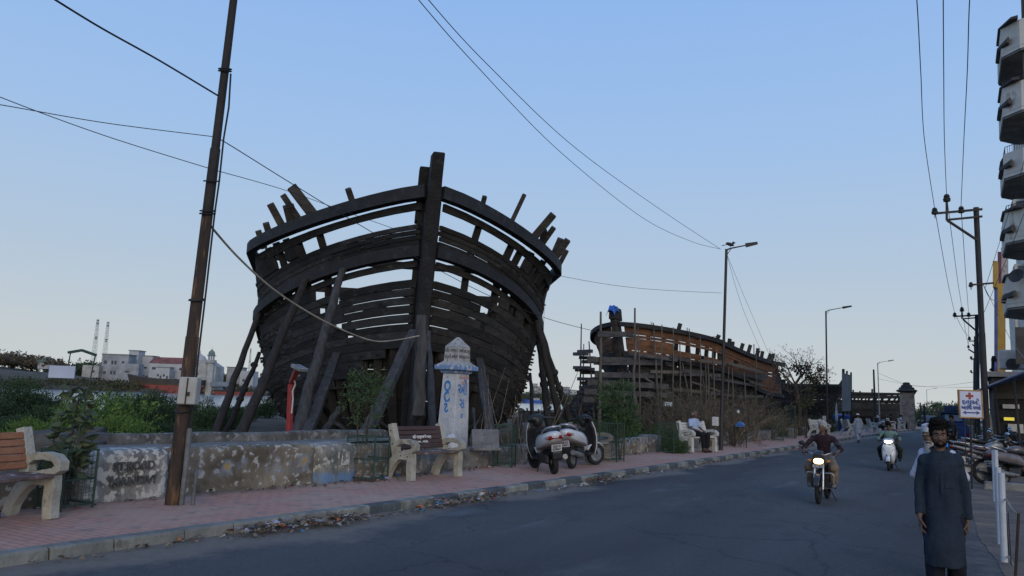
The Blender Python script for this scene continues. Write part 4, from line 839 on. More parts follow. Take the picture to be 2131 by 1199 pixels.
def far_hull(label, bow_px, dep, rz, zt, length, gaps):
    Hh = Hull([.8, 1.6, 2.6, 3.2, 3.7, 4.0, 4.1, 4.1, 4.1], [6.5, 6.5, 6.4, 6.2, 5.6, 4.8, 4.5, 4.5, 4.5], 1.45, (5.5, 1.5), (zt, .05, .03), (zt-1.3, .04, .02), length)
    foot = At(bow_px[0], bow_px[1], dep); foot.z = -.02; t = thing('wooden_ship', label, 'ship', foot, rz); r = random.Random(int(dep))
    for side in (-1, 1):
        b = MB(); d = 0
        while d < 2.9: w = r.uniform(.28, .4); Hh.strip(b, lin(.1, length-.4, 30), (lambda q, d=d: max(Hh.zw(q)-d-.01, .4)), (lambda q, d=d, w=w: max(Hh.zw(q)-d-w, .35)), side, r.uniform(-.015, .015), .07); d += w
        def upz(k): return lambda q: Hh.zr(q)+(Hh.zw(q)-Hh.zr(q))*k
        for k0, k1 in ((.0, .14), (.2, .5), (.68, .99)) if gaps else ((0, .3), (.31, .6), (.61, .99)): Hh.strip(b, lin(.1, length-.5, 30), upz(k0), upz(k1), side, 0, .07)
        b.obj('planking', WOOD, t, smooth=30)
        w = MB(); sec = [(-.14*side, -.12), (.1*side, -.12), (.12*side, .1), (-.14*side, .12)]; w.sweep([Hh.P(q, Hh.zr(q), side, .05) for q in lin(0, length-1, 30)], sec); w.obj('gunwale', DARK, t, smooth=50)
        for i in range(int(length/.9)):
            q = .8+i*.9; f = MB(); Hh.rib(f, q, .3, Hh.zr(q)-.1, side, -.2, .22, .16, 7)
            if r.random() < (.45 if gaps else .15): p = Hh.P(q, Hh.zr(q)-.2, side, -.2); f.beam(p, p+V3(side*.1, 0, r.uniform(.3, .8)), .22, .16, (0, 1, 0))
            f.obj('frame_timber', INNER, t)
        c = MB(); Hh.strip(c, lin(.8, length-1, 20), lambda q: 2.6, lambda q: .3, side, -.42, .05); c.obj('lining', INNER, t)
    b = MB(); b.loft([[V3(-.17, Hh.u0(z)-.35, z), V3(.17, Hh.u0(z)-.35, z), V3(.17, Hh.u0(z)+.3, z), V3(-.17, Hh.u0(z)+.3, z)] for z in (0, 1.5, 3, 4.0, 4.7)]); b.obj('stem_post', DARK, t, bev=.03)
    b = MB()
    for k in range(8): b.box((0, length-.4, .5+k*.4), (3+k*.3, .1, .37))
    b.obj('transom', WOOD, t); b = MB(); b.box((0, length/2, .05), (.4, length-1, .6)); b.obj('keel', DARK, t)
far_hull('dark finished-looking hull low behind the dry bushes, bow towards the grey board', (1697, 880), 72, YAW+radians(86), 4.0, 24, False)
far_hull('far skeletal hull with sky showing through its sides, before the stone pillar', (1858, 876), 105, YAW+radians(84), 4.3, 22, True)
# the low beached hull beyond the mud, by the right-hand props
H5 = Hull([.4, .9, 1.3, 1.6, 1.7, 1.7, 1.7, 1.7, 1.7], [4, 4, 4, 4, 4, 4, 4, 4, 4], 1.5, (2.5, 1), (1.25, .05, .045), (.9, .04, .02), 16)
f = At(1090, 868, 62); f.z = -.35; t = thing('beached_boat', 'low grey derelict boat lying on the mud beyond the right-hand props', 'boat', f, YAW-radians(72)); r = random.Random(2)
for side in (-1, 1):
    b = MB()
    for d in range(5): H5.strip(b, lin(.1, 15.5, 20), (lambda q, d=d: max(H5.zr(q)-d*.22-.01, .1)), (lambda q, d=d: max(H5.zr(q)-d*.22-.21, .05)), side, r.uniform(-.01, .01), .05)
    b.obj('planking', PROPW, t, smooth=30)
    for i in range(13): b = MB(); H5.rib(b, .8+i*1.15, .1, H5.zr(.8+i*1.15)+r.uniform(-.1, .3), side, -.12, .12, .1, 5); b.obj('frame_timber', PROPW, t)
b = MB(); b.loft([[V3(x, H5.u0(z)+y, z) for x, y in ((-.1, -.2), (.1, -.2), (.1, .2), (-.1, .2))] for z in (0, .6, 1.4)]); b.obj('stem_post', PROPW, t)
# ------------------------------------------------------------------ right-hand buildings
FAC = mat('weathered cream render', (.64, .61, .55), .9, scale=.8, col2=(.46, .44, .39), bump=.3, bscale=12, col3=(.17, .115, .105), w3=(.6, .74), s3=1.6, stretch=(1, 1, .5))
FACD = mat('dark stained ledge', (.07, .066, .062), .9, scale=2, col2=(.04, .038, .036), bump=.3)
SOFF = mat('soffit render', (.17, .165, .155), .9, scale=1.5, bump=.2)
GLASS = mat('window glass', (.05, .065, .08), .12, var=.1, bump=0, spec=.6)
IRON = mat('black iron', (.02, .02, .022), .5, bump=0)
def oct_plan(x0, x1, y0, y1, c): return [(x1, y0), (x0+c*.9, y0+c*.55), (x0, y0+c*1.6), (x0, y1-c*1.6), (x0+c*.9, y1-c*.55), (x1, y1)]
def apartment():
    t = thing('apartment_building', 'tall cream apartment block with stacked half-octagon balconies at the right edge', 'building', (2.0, 44.5, 0)); o = Vector(t.location)
    b = MB(); b.box((9.0-2, 5.6, 9.6), (12, 14, 19.2)); b.obj('wall', FAC, t)
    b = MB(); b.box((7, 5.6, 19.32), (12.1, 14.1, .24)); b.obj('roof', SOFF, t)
    def ring(z0, z1, plan, th=.12):
        m = MB(); inner = [(x+(th if x < 3 else 0), y) for x, y in plan]
        m.loft([[V3(x, y, z)-o for x, y in plan] for z in (z0, z1)]); return m
    for k, z in enumerate((6.7, 9.8, 12.95, 16.0, 19.05)):
        pl = oct_plan(1.74, 4.0, 41.3, 47.4, .8); bal = MB(); bal.loft([[V3(x, y, zz)-o for x, y in pl] for zz in (z, z+.18)])
        n = len(pl)
        for i in range(n-1):                                   # parapet panels
            a, c = V3(*pl[i], 0), V3(*pl[i+1], 0); d = (c-a).normalized(); q = V3(-d.y, d.x, 0)
            if q.x > 0: q = -q
            h = 1.45 if k != 2 else 1.2
            rows = [[a-o+V3(0, 0, zz), c-o+V3(0, 0, zz), c-o-q*.12+V3(0, 0, zz), a-o-q*.12+V3(0, 0, zz)] for zz in (z+.15, z+h)]; bal.loft(rows)
        ob = bal.obj('balcony', FAC, t)
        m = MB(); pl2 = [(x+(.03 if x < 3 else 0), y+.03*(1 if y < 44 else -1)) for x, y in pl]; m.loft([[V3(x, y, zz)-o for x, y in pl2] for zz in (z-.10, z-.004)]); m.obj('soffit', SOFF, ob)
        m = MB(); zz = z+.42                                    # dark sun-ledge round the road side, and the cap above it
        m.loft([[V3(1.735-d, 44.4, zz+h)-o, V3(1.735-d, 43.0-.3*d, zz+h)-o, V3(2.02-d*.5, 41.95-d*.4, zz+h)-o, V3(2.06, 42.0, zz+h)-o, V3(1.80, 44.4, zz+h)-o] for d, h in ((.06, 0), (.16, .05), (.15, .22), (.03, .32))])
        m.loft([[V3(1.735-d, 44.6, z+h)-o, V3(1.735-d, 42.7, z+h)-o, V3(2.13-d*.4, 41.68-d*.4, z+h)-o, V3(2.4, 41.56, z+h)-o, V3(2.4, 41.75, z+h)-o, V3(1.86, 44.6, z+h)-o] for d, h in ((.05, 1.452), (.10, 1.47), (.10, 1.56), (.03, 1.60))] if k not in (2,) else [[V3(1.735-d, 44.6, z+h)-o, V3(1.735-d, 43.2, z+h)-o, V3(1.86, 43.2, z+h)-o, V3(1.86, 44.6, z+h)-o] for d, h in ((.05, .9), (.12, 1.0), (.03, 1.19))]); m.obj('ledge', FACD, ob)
        if k in (1, 2, 3):
            r = MB(); top = z+1.45 if k != 2 else z+1.2
            for i in range(5):
                a, c = V3(*pl[i], 0), V3(*pl[i+1], 0)
                for j in range(8): p = a.lerp(c, j/8); r.tube([p-o+V3(.06, 0, top), p-o+V3(.06, 0, top+.34)], .011, 4)
                r.tube([a-o+V3(.06, 0, top+.34), c-o+V3(.06, 0, top+.34)], .018, 4)
            r.obj('railing', IRON, ob)
        f = MB(); f.box(V3(3.02, 41.95, z+2.15)-o, (.9, .08, 1.5)); w = f.obj('window', FACD, t)
        f = MB(); f.box(V3(3.02, 41.9, z+2.15)-o, (.7, .04, 1.3)); f.obj('pane', GLASS, w)
    for zz in (8.3, 11.4): # glazed bay boxes
        f = MB(); f.box(V3(2.6, 43.2, zz)-o, (1.1, 1.6, .9)); w = f.obj('window_bay', FAC, t); g = MB(); g.box(V3(2.62, 42.38, zz)-o, (.85, .05, .7)); g.box(V3(2.03, 43.2, zz)-o, (.05, 1.3, .7)); g.obj('pane', GLASS, w)
    b = MB(); b.tube([V3(2.35, 41.75, 8.0)-o, V3(2.15, 41.6, 8.15)-o], .02, 5); b.lathe([(.0, 0), (.25, .05), (.34, .14), (.33, .15), (.02, .06)], V3(2.12, 41.5, 8.0)-o, 14, (-.5, -.8, .3)); b.obj('satellite_dish', STEEL, t)
    # lower floor: dark panel painting the shade of a recessed verandah, tank and air conditioner
    b = MB(); b.box(V3(3.0, 42.2, 4.9)-o, (2.0, .1, 1.7)); b.obj('shade_panel', FACD, t)
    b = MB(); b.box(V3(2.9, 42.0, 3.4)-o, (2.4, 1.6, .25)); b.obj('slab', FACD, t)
    return t
AP = apartment(); AP.location.x += .36; AP.rotation_euler = (0, radians(1.7), 0)
t = thing('air_conditioner', 'white air conditioner casing with a dark fan on the slab above the shop awning', 'air conditioner', At(2112, 771, 37)); p = Vector(t.location)
b = MB(); b.box((0, 0, .5), (1.25, .6, .95)); b.obj('casing', WHITEP, t, bev=.08); b = MB(); b.lathe([(.0, 0), (.28, 0), (.28, .03), (0, .03)], (-.1, -.31, .28), 16, (0, -1, 0)); b.obj('fan_grille', FACD, t)
YEL = mat('yellow cladding', (.40, .24, .03), .6, scale=1, bump=.1, col2=(.30, .18, .03)); BLC = mat('blue cladding', (.045, .075, .25), .6, scale=1, bump=.1); MAR = mat('maroon cladding', (.10, .02, .045), .6, bump=.1); GRYC = mat('grey cladding', (.30, .29, .29), .7, bump=.1)
def showroom():
    o = At(2080, 866, 62); o.z = 0; t = thing('showroom_building', 'narrow building front clad in yellow and blue panels beyond the apartment block', 'building', o)
    def pan(nm, x0, x1, y0, y1, m, dy=0, dep=62):
        q = [At(x, y, dep+dy)-o for x, y in ((x0, y1), (x1, y1), (x1, y0), (x0, y0))]; b = MB(); b.loft([q, [v+V3(.14, 1.2, 0) for v in q]]); return b.obj(nm, m, t)
    pan('yellow_panel', 2066, 2075, 543, 598, YEL); pan('blue_panel', 2069, 2075.5, 600, 800, BLC, .5); pan('yellow_panel', 2076, 2090, 590, 800, YEL, .7); pan('maroon_panel', 2076, 2083, 524, 600, MAR, 1.4); pan('grey_panel', 2083, 2096, 515, 620, GRYC, 1.8)
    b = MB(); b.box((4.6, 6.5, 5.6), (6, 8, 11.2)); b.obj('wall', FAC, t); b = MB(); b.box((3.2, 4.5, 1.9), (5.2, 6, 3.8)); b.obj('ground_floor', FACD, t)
showroom()
def YP(px, py, Y): d = ray(px, py); return EYEV+d*(Y/d.y)
def shop():
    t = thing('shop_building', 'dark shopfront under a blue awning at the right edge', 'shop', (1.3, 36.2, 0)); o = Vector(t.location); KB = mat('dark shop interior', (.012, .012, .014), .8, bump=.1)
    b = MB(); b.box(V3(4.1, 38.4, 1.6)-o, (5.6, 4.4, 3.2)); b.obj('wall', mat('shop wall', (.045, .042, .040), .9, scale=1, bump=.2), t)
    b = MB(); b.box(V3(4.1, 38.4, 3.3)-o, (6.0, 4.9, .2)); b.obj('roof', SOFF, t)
    for k in range(2): f = MB(); f.box(V3(1.95+k*1.5, 36.17, 1.15)-o, (1.1, .08, 2.3)); d = f.obj('dark_doorway', KB, t, bev=.01); g = MB(); g.box(V3(1.95+k*1.5, 36.12, 2.45)-o, (1.3, .16, .22)); g.obj('shutter_box', FACD, d)  # near-black panels paint the darkness of the unlit shop interior
    AW = mat('blue awning sheet', (.02, .05, .16), .5, scale=2, bump=.1, col2=(.015, .035, .10)); a, c = At(2037, 812, 36), At(2140, 772, 20.5)
    b = MB(); n = 24; P = []
    for i in range(n+1):
        e = a.lerp(c, i/n); P.append([e-o, V3(e.x+2.2, e.y, e.z+.55)-o, V3(e.x+2.2, e.y, e.z+.50)-o, e-o+V3(0, 0, -.05)])
    b.loft(P); aw = b.obj('awning', AW, t, smooth=30); b = MB(); b.tube([a-o+V3(-.02, 0, -.03), c-o+V3(-.02, 0, -.03)], .075, 8); b.obj('edge_roll', AW, aw, smooth=60)
    for k in (.05, .45, .8): e = a.lerp(c, k); b = MB(); b.tube([V3(e.x+.1, e.y, 0)-o, e-o], .035, 6); b.obj('awning_post', STEEL, t)
    b = MB(); b.box(YP(2104, 846, 36.02)-o, (.55, .04, .16)); b.obj('white_board', WHITEP, t)
    b = MB(); b.box(YP(2114, 892, 36.0)-o, (.5, .04, .34)); b.obj('white_notice', WHITEP, t)
    b = MB(); b.box(YP(2100, 872, 36.0)-o, (.34, .04, .12)); b.obj('lit_panel', glow('lit yellow panel', (.9, .75, .1), .35), t)
shop()
# railing fence in front of the shop
FENC = mat('ochre fence paint', (.19, .17, .10), .8, scale=4, bump=.2, col2=(.12, .108, .07))
def fence(label, px0, px1, ytop, ybot, dep):
    a, c = At(px0, ybot, dep), At(px1, ybot, dep); a.z = c.z = 0; h = (ybot-ytop)*dep/FPX; t = thing('railing_fence', label, 'fence', a); d = c-a; b = MB(); n = max(3, int(d.length/.12))
    for i in range(n+1): b.box(d*(i/n)+V3(0, 0, h/2), (.07, .03, h-.05))
    b.obj('pickets', FENC, t); b = MB(); b.beam(V3(0, .03, h*.2), d+V3(0, .03, h*.2), .03, .06); b.beam(V3(0, .03, h*.85), d+V3(0, .03, h*.85), .03, .06); b.obj('rails', FENC, t)
fence('ochre picket fence right behind the medicine signboard', 2028, 2056, 872, 930, 33); fence('ochre picket fence between the leaning concrete post and the shop', 2070, 2100, 892, 935, 31)
p0 = At(2066, 948, 29); p0.z = 0; b = MB(); b.tube([V3(0, 0, -.1), At(2056, 862, 29)-p0], [.12, .10], 8); o = b.obj('concrete_post', PLG, smooth=50); o.location = p0; tag(o, 'leaning grey concrete post stub by the parked two-wheelers', 'post')
# ------------------------------------------------------------------ electric line
POLEK = mat('electric pole steel', (.018, .017, .017), .7, scale=3, bump=.2)
def epole(label, foot_px, top_px, dep, arms, r=.10):
    f = At(*foot_px, dep); f.z = 0; tp = At(*top_px, dep)-f; t = thing('electric_pole', label, 'electric pole', f, 0, 'electric poles along the right side of the road'); b = MB()
    b.tube([V3(0, 0, -.1), tp*.5, tp*.501, tp], [r, r*.92, r*.85, r*.8], 9); b.obj('pole', POLEK, t, smooth=50); ins = []
    for (x0, y0, x1, y1, th) in arms[0]: b = MB(); b.beam(At(x0, y0, dep)-f-FW*.1, At(x1, y1, dep)-f-FW*.1, th, th); b.obj('crossarm', POLEK, t)
    for (x, y, s) in arms[1]:
        b = MB(); q = At(x, y, dep)-f-FW*.1; b.lathe([(.012, -.22*s), (.02, -.1*s), (.09*s, -.08*s), (.10*s, 0), (.06*s, .03*s), (.085*s, .05*s), (.05*s, .12*s), (0, .13*s)], q, 10); b.obj('insulator', POLEK, t, smooth=50); ins.append(q+f+V3(0, 0, .12*s))
    return ins
i1 = epole('near electric pole with three insulators on a braced crossarm', (2056, 964), (2031, 432), 27, ([(1941, 446, 2040, 437, .075), (1968, 459, 2040, 452, .07), (1967, 460, 1967, 420, .06), (1968, 460, 2030, 501, .07), (2016, 594, 2064, 590, .06)], [(1942, 442, 1.15), (1967, 415, 1.3), (1997, 439, 1.15), (2017, 594, .8)]), .115)
i2 = epole('second electric pole with a smaller braced crossarm, just left of the near one', (2036, 918), (2032, 655), 50, ([(1984, 659, 2036, 656, .09), (2002, 664, 2036, 661, .08), (2002, 665, 2031, 690, .08), (2000, 664, 2000, 648, .07)], [(1985, 656, 1.3), (2000, 645, 1.4), (2014, 656, 1.3)]), .13)
i3 = epole('third electric pole carrying two bent arms, low beside the near pole', (2030, 902), (2029, 700), 72, ([(2016, 710, 2046, 710, .10), (2022, 717, 2030, 724, .09), (2014, 727, 2030, 737, .10)], [(2016, 705, 1.5), (2014, 722, 1.2)]), .12)
epole('fourth electric pole, with one side arm, farther down the line', (2034, 893), (2037, 712), 85, ([(2020, 748, 2036, 748, .12), (2037, 741, 2050, 739, .12)], [(2020, 745, 1.5)]), .15)
epole('farthest electric pole with a small low crossarm', (2026, 885), (2027, 745), 115, ([(2020, 776, 2034, 776, .14)], [(2020, 773, 1.6)]), .13)
epole('short pole with a transformer cap beside the yellow panels', (2064, 925), (2066, 745), 45, ([(2058, 771, 2064, 766, .1)], [(2066, 748, 1.6)]), .10)
for k, (a, c, nm) in enumerate(((1908, i1[0], 'left'), (1963, i1[1], 'middle'), (2018, i1[2], 'right'))):
    wire('%s line wire coming from overhead to the near electric pole' % nm, [At(a-10*(1-k), -60, 13.2), At(a, 0, 13.9), At(a*.75+.25*(1941, 1967, 1998)[k], 150, 17), At(a*.4+.6*(1941, 1967, 1998)[k]+(-4 if k == 0 else 0), 290, 21.5), c], .011)
    wire('%s line wire sagging from the near electric pole to the second' % nm, [c, c.lerp(i2[k], .5)+V3(0, 0, -.35), i2[k]], .012); wire('%s line wire running from the second electric pole to the third' % nm, [i2[k], i2[k].lerp(i3[min(k, 1)], .5)+V3(0, 0, -.3), i3[min(k, 1)]], .014)
wire('slanting service wire from the right edge to the near electric pole, upper', [At(2150, 270, 20), At(2105, 425, 24), At(2050, 600, 27)], .008); wire('slanting service wire from the right edge to the near electric pole, lower', [At(2150, 395, 20), At(2100, 525, 24), At(2048, 650, 27)], .008)
wire('looping pale service cable from the near pole to the apartment block', [At(2046, 592, 26.9), At(2062, 622, 28.5), At(2090, 627, 31), At(2110, 620, 34), At(2140, 608, 38)], .012, GALV); wire('thin drop wire from the near pole toward the shop awning', [At(2046, 592, 26.9), At(2080, 660, 28), At(2108, 715, 27), At(2140, 755, 25)], .008, GALV)
# ------------------------------------------------------------------ signboard
SGN = mat('sign white', (.46, .50, .62), .5, scale=2, bump=0, col2=(.42, .46, .58)); SGB = mat('sign blue', (.015, .05, .22), .5, bump=0); SGR = mat('sign red', (.27, .025, .02), .5, bump=0); SGF = mat('sign timber frame', (.33, .19, .085), .7, scale=5, bump=.2)
f = G(2026, 1017, .02); t = thing('signboard', 'white medicine signboard with a red cross, blue lettering and a double arrow', 'sign', f, YAW); dS = depth(f); k = dS/FPX
def sp(px, py): q = At(px, py, dS)-f; return V3(q.dot(RT), 0, q.z)
sc_ = sp(2019.5, 841); sw, sh = 47*k, 55*k; Rr = Matrix.Rotation(-radians(3.0)+ROLL, 3, 'Y')
b = MB(); b.tube([V3(0, .06, -.1), sc_+V3(.04, .06, .2)], .022, 7); b.tube([V3(-.10, .06, .55), sc_+V3(-.12, .06, -.2)], .012, 6); b.obj('post', STEEL, t)
b = MB(); b.box(sc_, (sw, .03, sh)); bd = b.obj('board', SGN, t)
b = MB()
for c_, s_ in (((0, 0, sh/2), (sw+.03, .045, .028)), ((0, 0, -sh/2), (sw+.03, .045, .028)), ((sw/2, 0, 0), (.028, .05, sh+.03)), ((-sw/2, 0, 0), (.028, .05, sh+.03))): b.box(sc_+V3(*c_), s_)
b.obj('frame', SGF, t)
b = MB(); z = sc_+V3(0, -.019, 0); b.box(z+V3(-.02, 0, sh*.30), (.17, .008, .05)); b.box(z+V3(-.02, 0, sh*.30), (.05, .0084, .15)); b.obj('red_cross', SGR, bd)
b = MB(); text('t', 'દવાઓ', .15, None, z+V3(0, 0, .035), (1, 0, 0), (0, 0, 1), d=.006, bold=.006, fit=sw*.78, add=b); text('t', 'અહિંથી મળશે', .12, None, z+V3(0, 0, -.085), (1, 0, 0), (0, 0, 1), d=.006, bold=.005, fit=sw*.86, add=b); b.obj('lettering', SGB, bd, recalc=False)
b = MB(); y = -.195; ar = [(-.2, y), (-.115, y+.045), (-.13, y+.014), (.13, y+.014), (.115, y+.045), (.2, y), (.115, y-.045), (.13, y-.014), (-.13, y-.014), (-.115, y-.045)]; b.prism(ar, z+V3(0, .004, 0), (1, 0, 0), (0, 0, 1), (0, -.008, 0)); b.obj('arrow', SGB, bd)
# ------------------------------------------------------------------ bollards and rope rail
PIPE = mat('white pipe', (.46, .50, .55), .45, scale=3, bump=.1, col2=(.36, .39, .43))
for lab, px, py, h in (('nearest white pipe bollard, standing by the rope rail', 2090, 1168, .985), ('second white pipe bollard, behind the nearest', 2082, 1131, .965), ('third and tallest white pipe bollard', 2076, 1060, 1.03), ('fourth white pipe bollard, half hidden by the tallest', 2071, 1043, .97)):
    p = G(px, py, .015); b = MB(); lean = V3(.02, 0, h); b.tube([V3(0, 0, -.05), lean*.45, lean], [.037, .036, .035], 14); b.lathe([(.037, -.002), (.038, .0), (.036, .004), (.0, .0041)], lean, 14); b.tube([lean*.55, lean*.56], .0385, 14); o = b.obj('bollard', PIPE, smooth=50); o.location = p; tag(o, lab, 'bollard', 'white pipe bollards by the road edge')
p = G(2112, 1204, .015); d = depth(p); q = At(2120, 1068, d); t = thing('rope_rail', 'rusty stake with slack rope tied back to the nearest white bollard', 'rope rail', p); bp1 = G(2090, 1168, .015)
b = MB(); b.tube([V3(0, 0, -.05), q-p], .014, 6); b.obj('stake', RUST, t)
for z0, z1 in ((.70, (q-p).z*.97), (.06, .12)): a = bp1+V3(.05, 0, z0)-p; c = V3((q-p).x*z1/(q-p).z, (q-p).y*z1/(q-p).z, z1); b = MB(); b.tube([a, a.lerp(c, .5)+V3(0, 0, -.03), c], .010, 5); b.obj('rope', TAN, t)
b = MB(); b.tube([bp1+V3(.045, 0, .72)-p, bp1+V3(.05, 0, .05)-p], .006, 4); b.tube([bp1.lerp(p, .5)+V3(.02, 0, .6)-p, bp1.lerp(p, .5)+V3(.02, 0, .05)-p], .005, 4); b.obj('cord', BLACKW, t)
p = G(2050, 1018, .0); b = MB(); b.box((.75, 0, .08), (1.6, .26, .20), None, .94); o = b.obj('kerb_block', PLG, bev=.02); o.location = p; o.rotation_euler = (0, 0, .02); tag(o, 'loose grey kerb block lying in front of the parked two-wheelers', 'kerb block')
# ------------------------------------------------------------------ grey board, stone gate pillar, flag, bin
f = G(1763, 897, .137); d = depth(f); t = thing('billboard', 'tall narrow grey board on three posts with its timber ends above, before the far hulls', 'billboard', f)
for px, yt in ((1755, 768), (1762.5, 772), (1771, 775)): b = MB(); g = At(px, 890, d+(px-1763)*.12); b.tube([V3(g.x, g.y, .1)-f, At(px, yt, d+(px-1763)*.12)-f], .10 if px < 1760 else .07, 6); b.obj('post', DARK, t)
b = MB(); P4 = [At(1754.5, 856, d-1.4), At(1771, 855, d+.5), At(1771, 781, d+.5), At(1754.5, 776, d-1.4)]; b.loft([[q-f for q in P4], [q-f-V3(.1, -.08, 0) for q in P4]]); b.obj('panel', mat('grey board', (.20, .205, .205), .8, scale=.6, bump=.1, col2=(.15, .155, .158)), t)
f = At(1890, 897, 76); f.z = .1; k = 76/FPX; BRK = mat('old brick pillar', (.36, .29, .225), .9, scale=2, col2=(.16, .13, .105), bump=.5, bscale=10, col3=(.38, .35, .31), w3=(.55, .7)); t = thing('stone_pillar', 'old brick gate pillar with a dark stepped cap beside the farthest hull', 'pillar', f, .2)
def sq(b, prof): b.loft([[V3(x*a, y*a, z) for x, y in ((-1, -1), (1, -1), (1, 1), (-1, 1))] for a, z in prof])
zt = (897-822)*k; b = MB(); sq(b, ((.60, 0), (.58, 1.5), (.57, 1.52), (.56, 2.4), (.53, zt))); b.obj('shaft', BRK, t, bev=.03)
b = MB(); sq(b, ((.62, zt), (.84, zt+.14), (.84, zt+.2), (.62, zt+.32), (.58, zt+.50), (.46, zt+.52), (.42, zt+.72), (.30, zt+.76), (.28, zt+.95), (.14, zt+1.0))); b.obj('cap', mat('pillar cap stone', (.05, .047, .045), .9, scale=3, bump=.4), t, bev=.02)
for lab, px, py, x1, y1, d in (('bare crooked pole standing right of the brick gate pillar', 1902, 893, 1901, 820, 76), ('black post at the far roadside near the parked car', 1923, 893, 1923, 841, 74), ('thin far stick between the gate pillar and the palms', 1915, 890, 1915, 838, 90), ('timber pole before the farthest hull', 1820, 890, 1818, 769, 78)):
    a = At(px, py, d); a.z = 0; b = MB(); b.tube([V3(0, 0, 0), (At(x1, y1, d)-a)*.5+V3(.05, 0, 0), At(x1, y1, d)-a], [.12, .10, .08], 6); o = b.obj('post', DARK, smooth=50); o.location = a; tag(o, lab, 'post')
f = G(1742, 897, .137); d = depth(f); t = thing('flag', 'limp furled white flag on a thin pole beside the blue tarpaulin', 'flag', f); b = MB(); b.tube([V3(0, 0, 0), At(1741, 835, d)-f], .02, 5); b.obj('flagpole', GALV, t)
b = MB(); b.loft([[At(1741+x, y, d)-f+V3(0, a*w, 0) for x, a in ((-w*18, 0), (0, 1), (w*18, 0), (0, -1))] for y, w in ((838, .03), (850, .12), (862, .2), (875, .16), (888, .05))]); b.obj('cloth', WHITEP, t, smooth=180)
b = MB(); b.lathe([(.30, 0), (.42, .6), (.62, .75), (.66, 1.05), (.1, 1.15)], (0, 0, 0), 9); o = b.obj('tarpaulin_heap', mat('blue tarpaulin', (.025, .085, .33), .5, scale=3, bump=.4, bscale=6), smooth=50); o.location = G(1745, 897, .12)+V3(.2, .4, 0); o.scale = (1.0, 1.0, 1.15); tag(o, 'blue tarpaulin heap behind the white flag', 'tarpaulin')
# blue lamp frame near the long wall block
f = At(1541, 925, 30); f.z = .1; k = 30/FPX; t = thing('shrine_frame', 'little black iron frame with a blue roof among the dry bushes', 'frame', f); b = MB()
for x in (-.22, .22): b.tube([V3(x, 0, 0), V3(x, 0, 46*k)], .018, 5)
b.tube([V3(.3, .1, 46*k), V3(.28, .1, 78*k), V3(-.3, .1, 84*k)], .02, 5); b.obj('uprights', STEEL, t); b = MB(); b.loft([[V3(x*a, y*a, z) for x, y in ((-1, -1), (1, -1), (1, 1), (-1, 1))] for a, z in ((.15, 44*k), (.15, 48*k), (.10, 52*k), (.03, 54*k))]); b.obj('roof', mat('blue plastic', (.04, .12, .33), .4, bump=0), t)
b = MB(); b.ell((-.1, .1, 74*k), (.06, .06, .07)); b.obj('bulb', WHITEP, t, smooth=180)
for lab, px, py, dep, w, h in (('small pale board nailed on a stake before the scaffolded hull', 1390, 841, 38, .42, .20),):
    f = At(px, 905, dep); f.z = 0; t = thing('notice_board', lab, 'notice board', f); b = MB(); b.box(At(px, py, dep)-f, (w, .03, h), rotz(YAW)); b.obj('board', mat('pale notice', (.42, .47, .55), .6, bump=0), t); b = MB(); b.tube([V3(0, .04, 0), At(px, 836, dep)-f+V3(0, .04, 0)], .02, 5); b.obj('stake', STEEL, t)
# ------------------------------------------------------------------ plants
def leafmat(name, c, c2, rough=.6):
    m = bpy.data.materials.new(name); m.use_nodes = True; nt = m.node_tree; N, L = nt.nodes, nt.links; b = N['Principled BSDF']; b.inputs['Roughness'].default_value = rough; b.inputs['Specular IOR Level'].default_value = .25
    g = N.new('ShaderNodeNewGeometry'); mx = N.new('ShaderNodeMix'); mx.data_type = 'RGBA'; mx.inputs[6].default_value = (*c2, 1); mx.inputs[7].default_value = (*c, 1); L.new(g.outputs['Random Per Island'], mx.inputs[0]); L.new(mx.outputs[2], b.inputs['Base Color'])
    tr = N.new('ShaderNodeBsdfTranslucent'); L.new(mx.outputs[2], tr.inputs[0]); ms = N.new('ShaderNodeMixShader'); ms.inputs[0].default_value = .25; o = N['Material Output']; L.new(b.outputs[0], ms.inputs[1]); L.new(tr.outputs[0], ms.inputs[2]); L.new(ms.outputs[0], o.inputs[0]); return m
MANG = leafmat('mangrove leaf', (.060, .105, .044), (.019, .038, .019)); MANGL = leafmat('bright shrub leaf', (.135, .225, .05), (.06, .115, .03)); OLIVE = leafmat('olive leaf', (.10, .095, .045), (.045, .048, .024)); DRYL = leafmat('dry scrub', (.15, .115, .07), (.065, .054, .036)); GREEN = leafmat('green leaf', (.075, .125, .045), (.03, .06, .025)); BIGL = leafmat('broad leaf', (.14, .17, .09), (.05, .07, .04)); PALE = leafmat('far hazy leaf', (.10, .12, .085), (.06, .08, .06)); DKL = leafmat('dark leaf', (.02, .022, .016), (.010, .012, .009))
BARK = mat('bark', (.075, .06, .048), .9, scale=6, bump=.4, col2=(.035, .028, .024)); TWIG = mat('dry twig', (.17, .14, .105), .9, scale=5, bump=0, col2=(.065, .052, .042)); TWIGD = mat('dark twig', (.045, .036, .03), .9, scale=5, bump=0)
def leaf(mb, p, d, n, l, w):                                  # a folded leaf of two faces
    d = d.normalized(); s_ = d.cross(n); s_ = s_.normalized() if s_.length > 1e-4 else V3(1, 0, 0); m = p+d*l*.5; u = d.cross(s_)*w*.18
    mb.add([p, m+s_*w*.5+u, p+d*l, m-s_*w*.5+u], [(0, 1, 2), (0, 2, 3)])
def rdir(r): 
    z = r.uniform(-1, 1); a = r.uniform(0, 2*pi); q = sqrt(1-z*z); return V3(q*cos(a), q*sin(a), z)
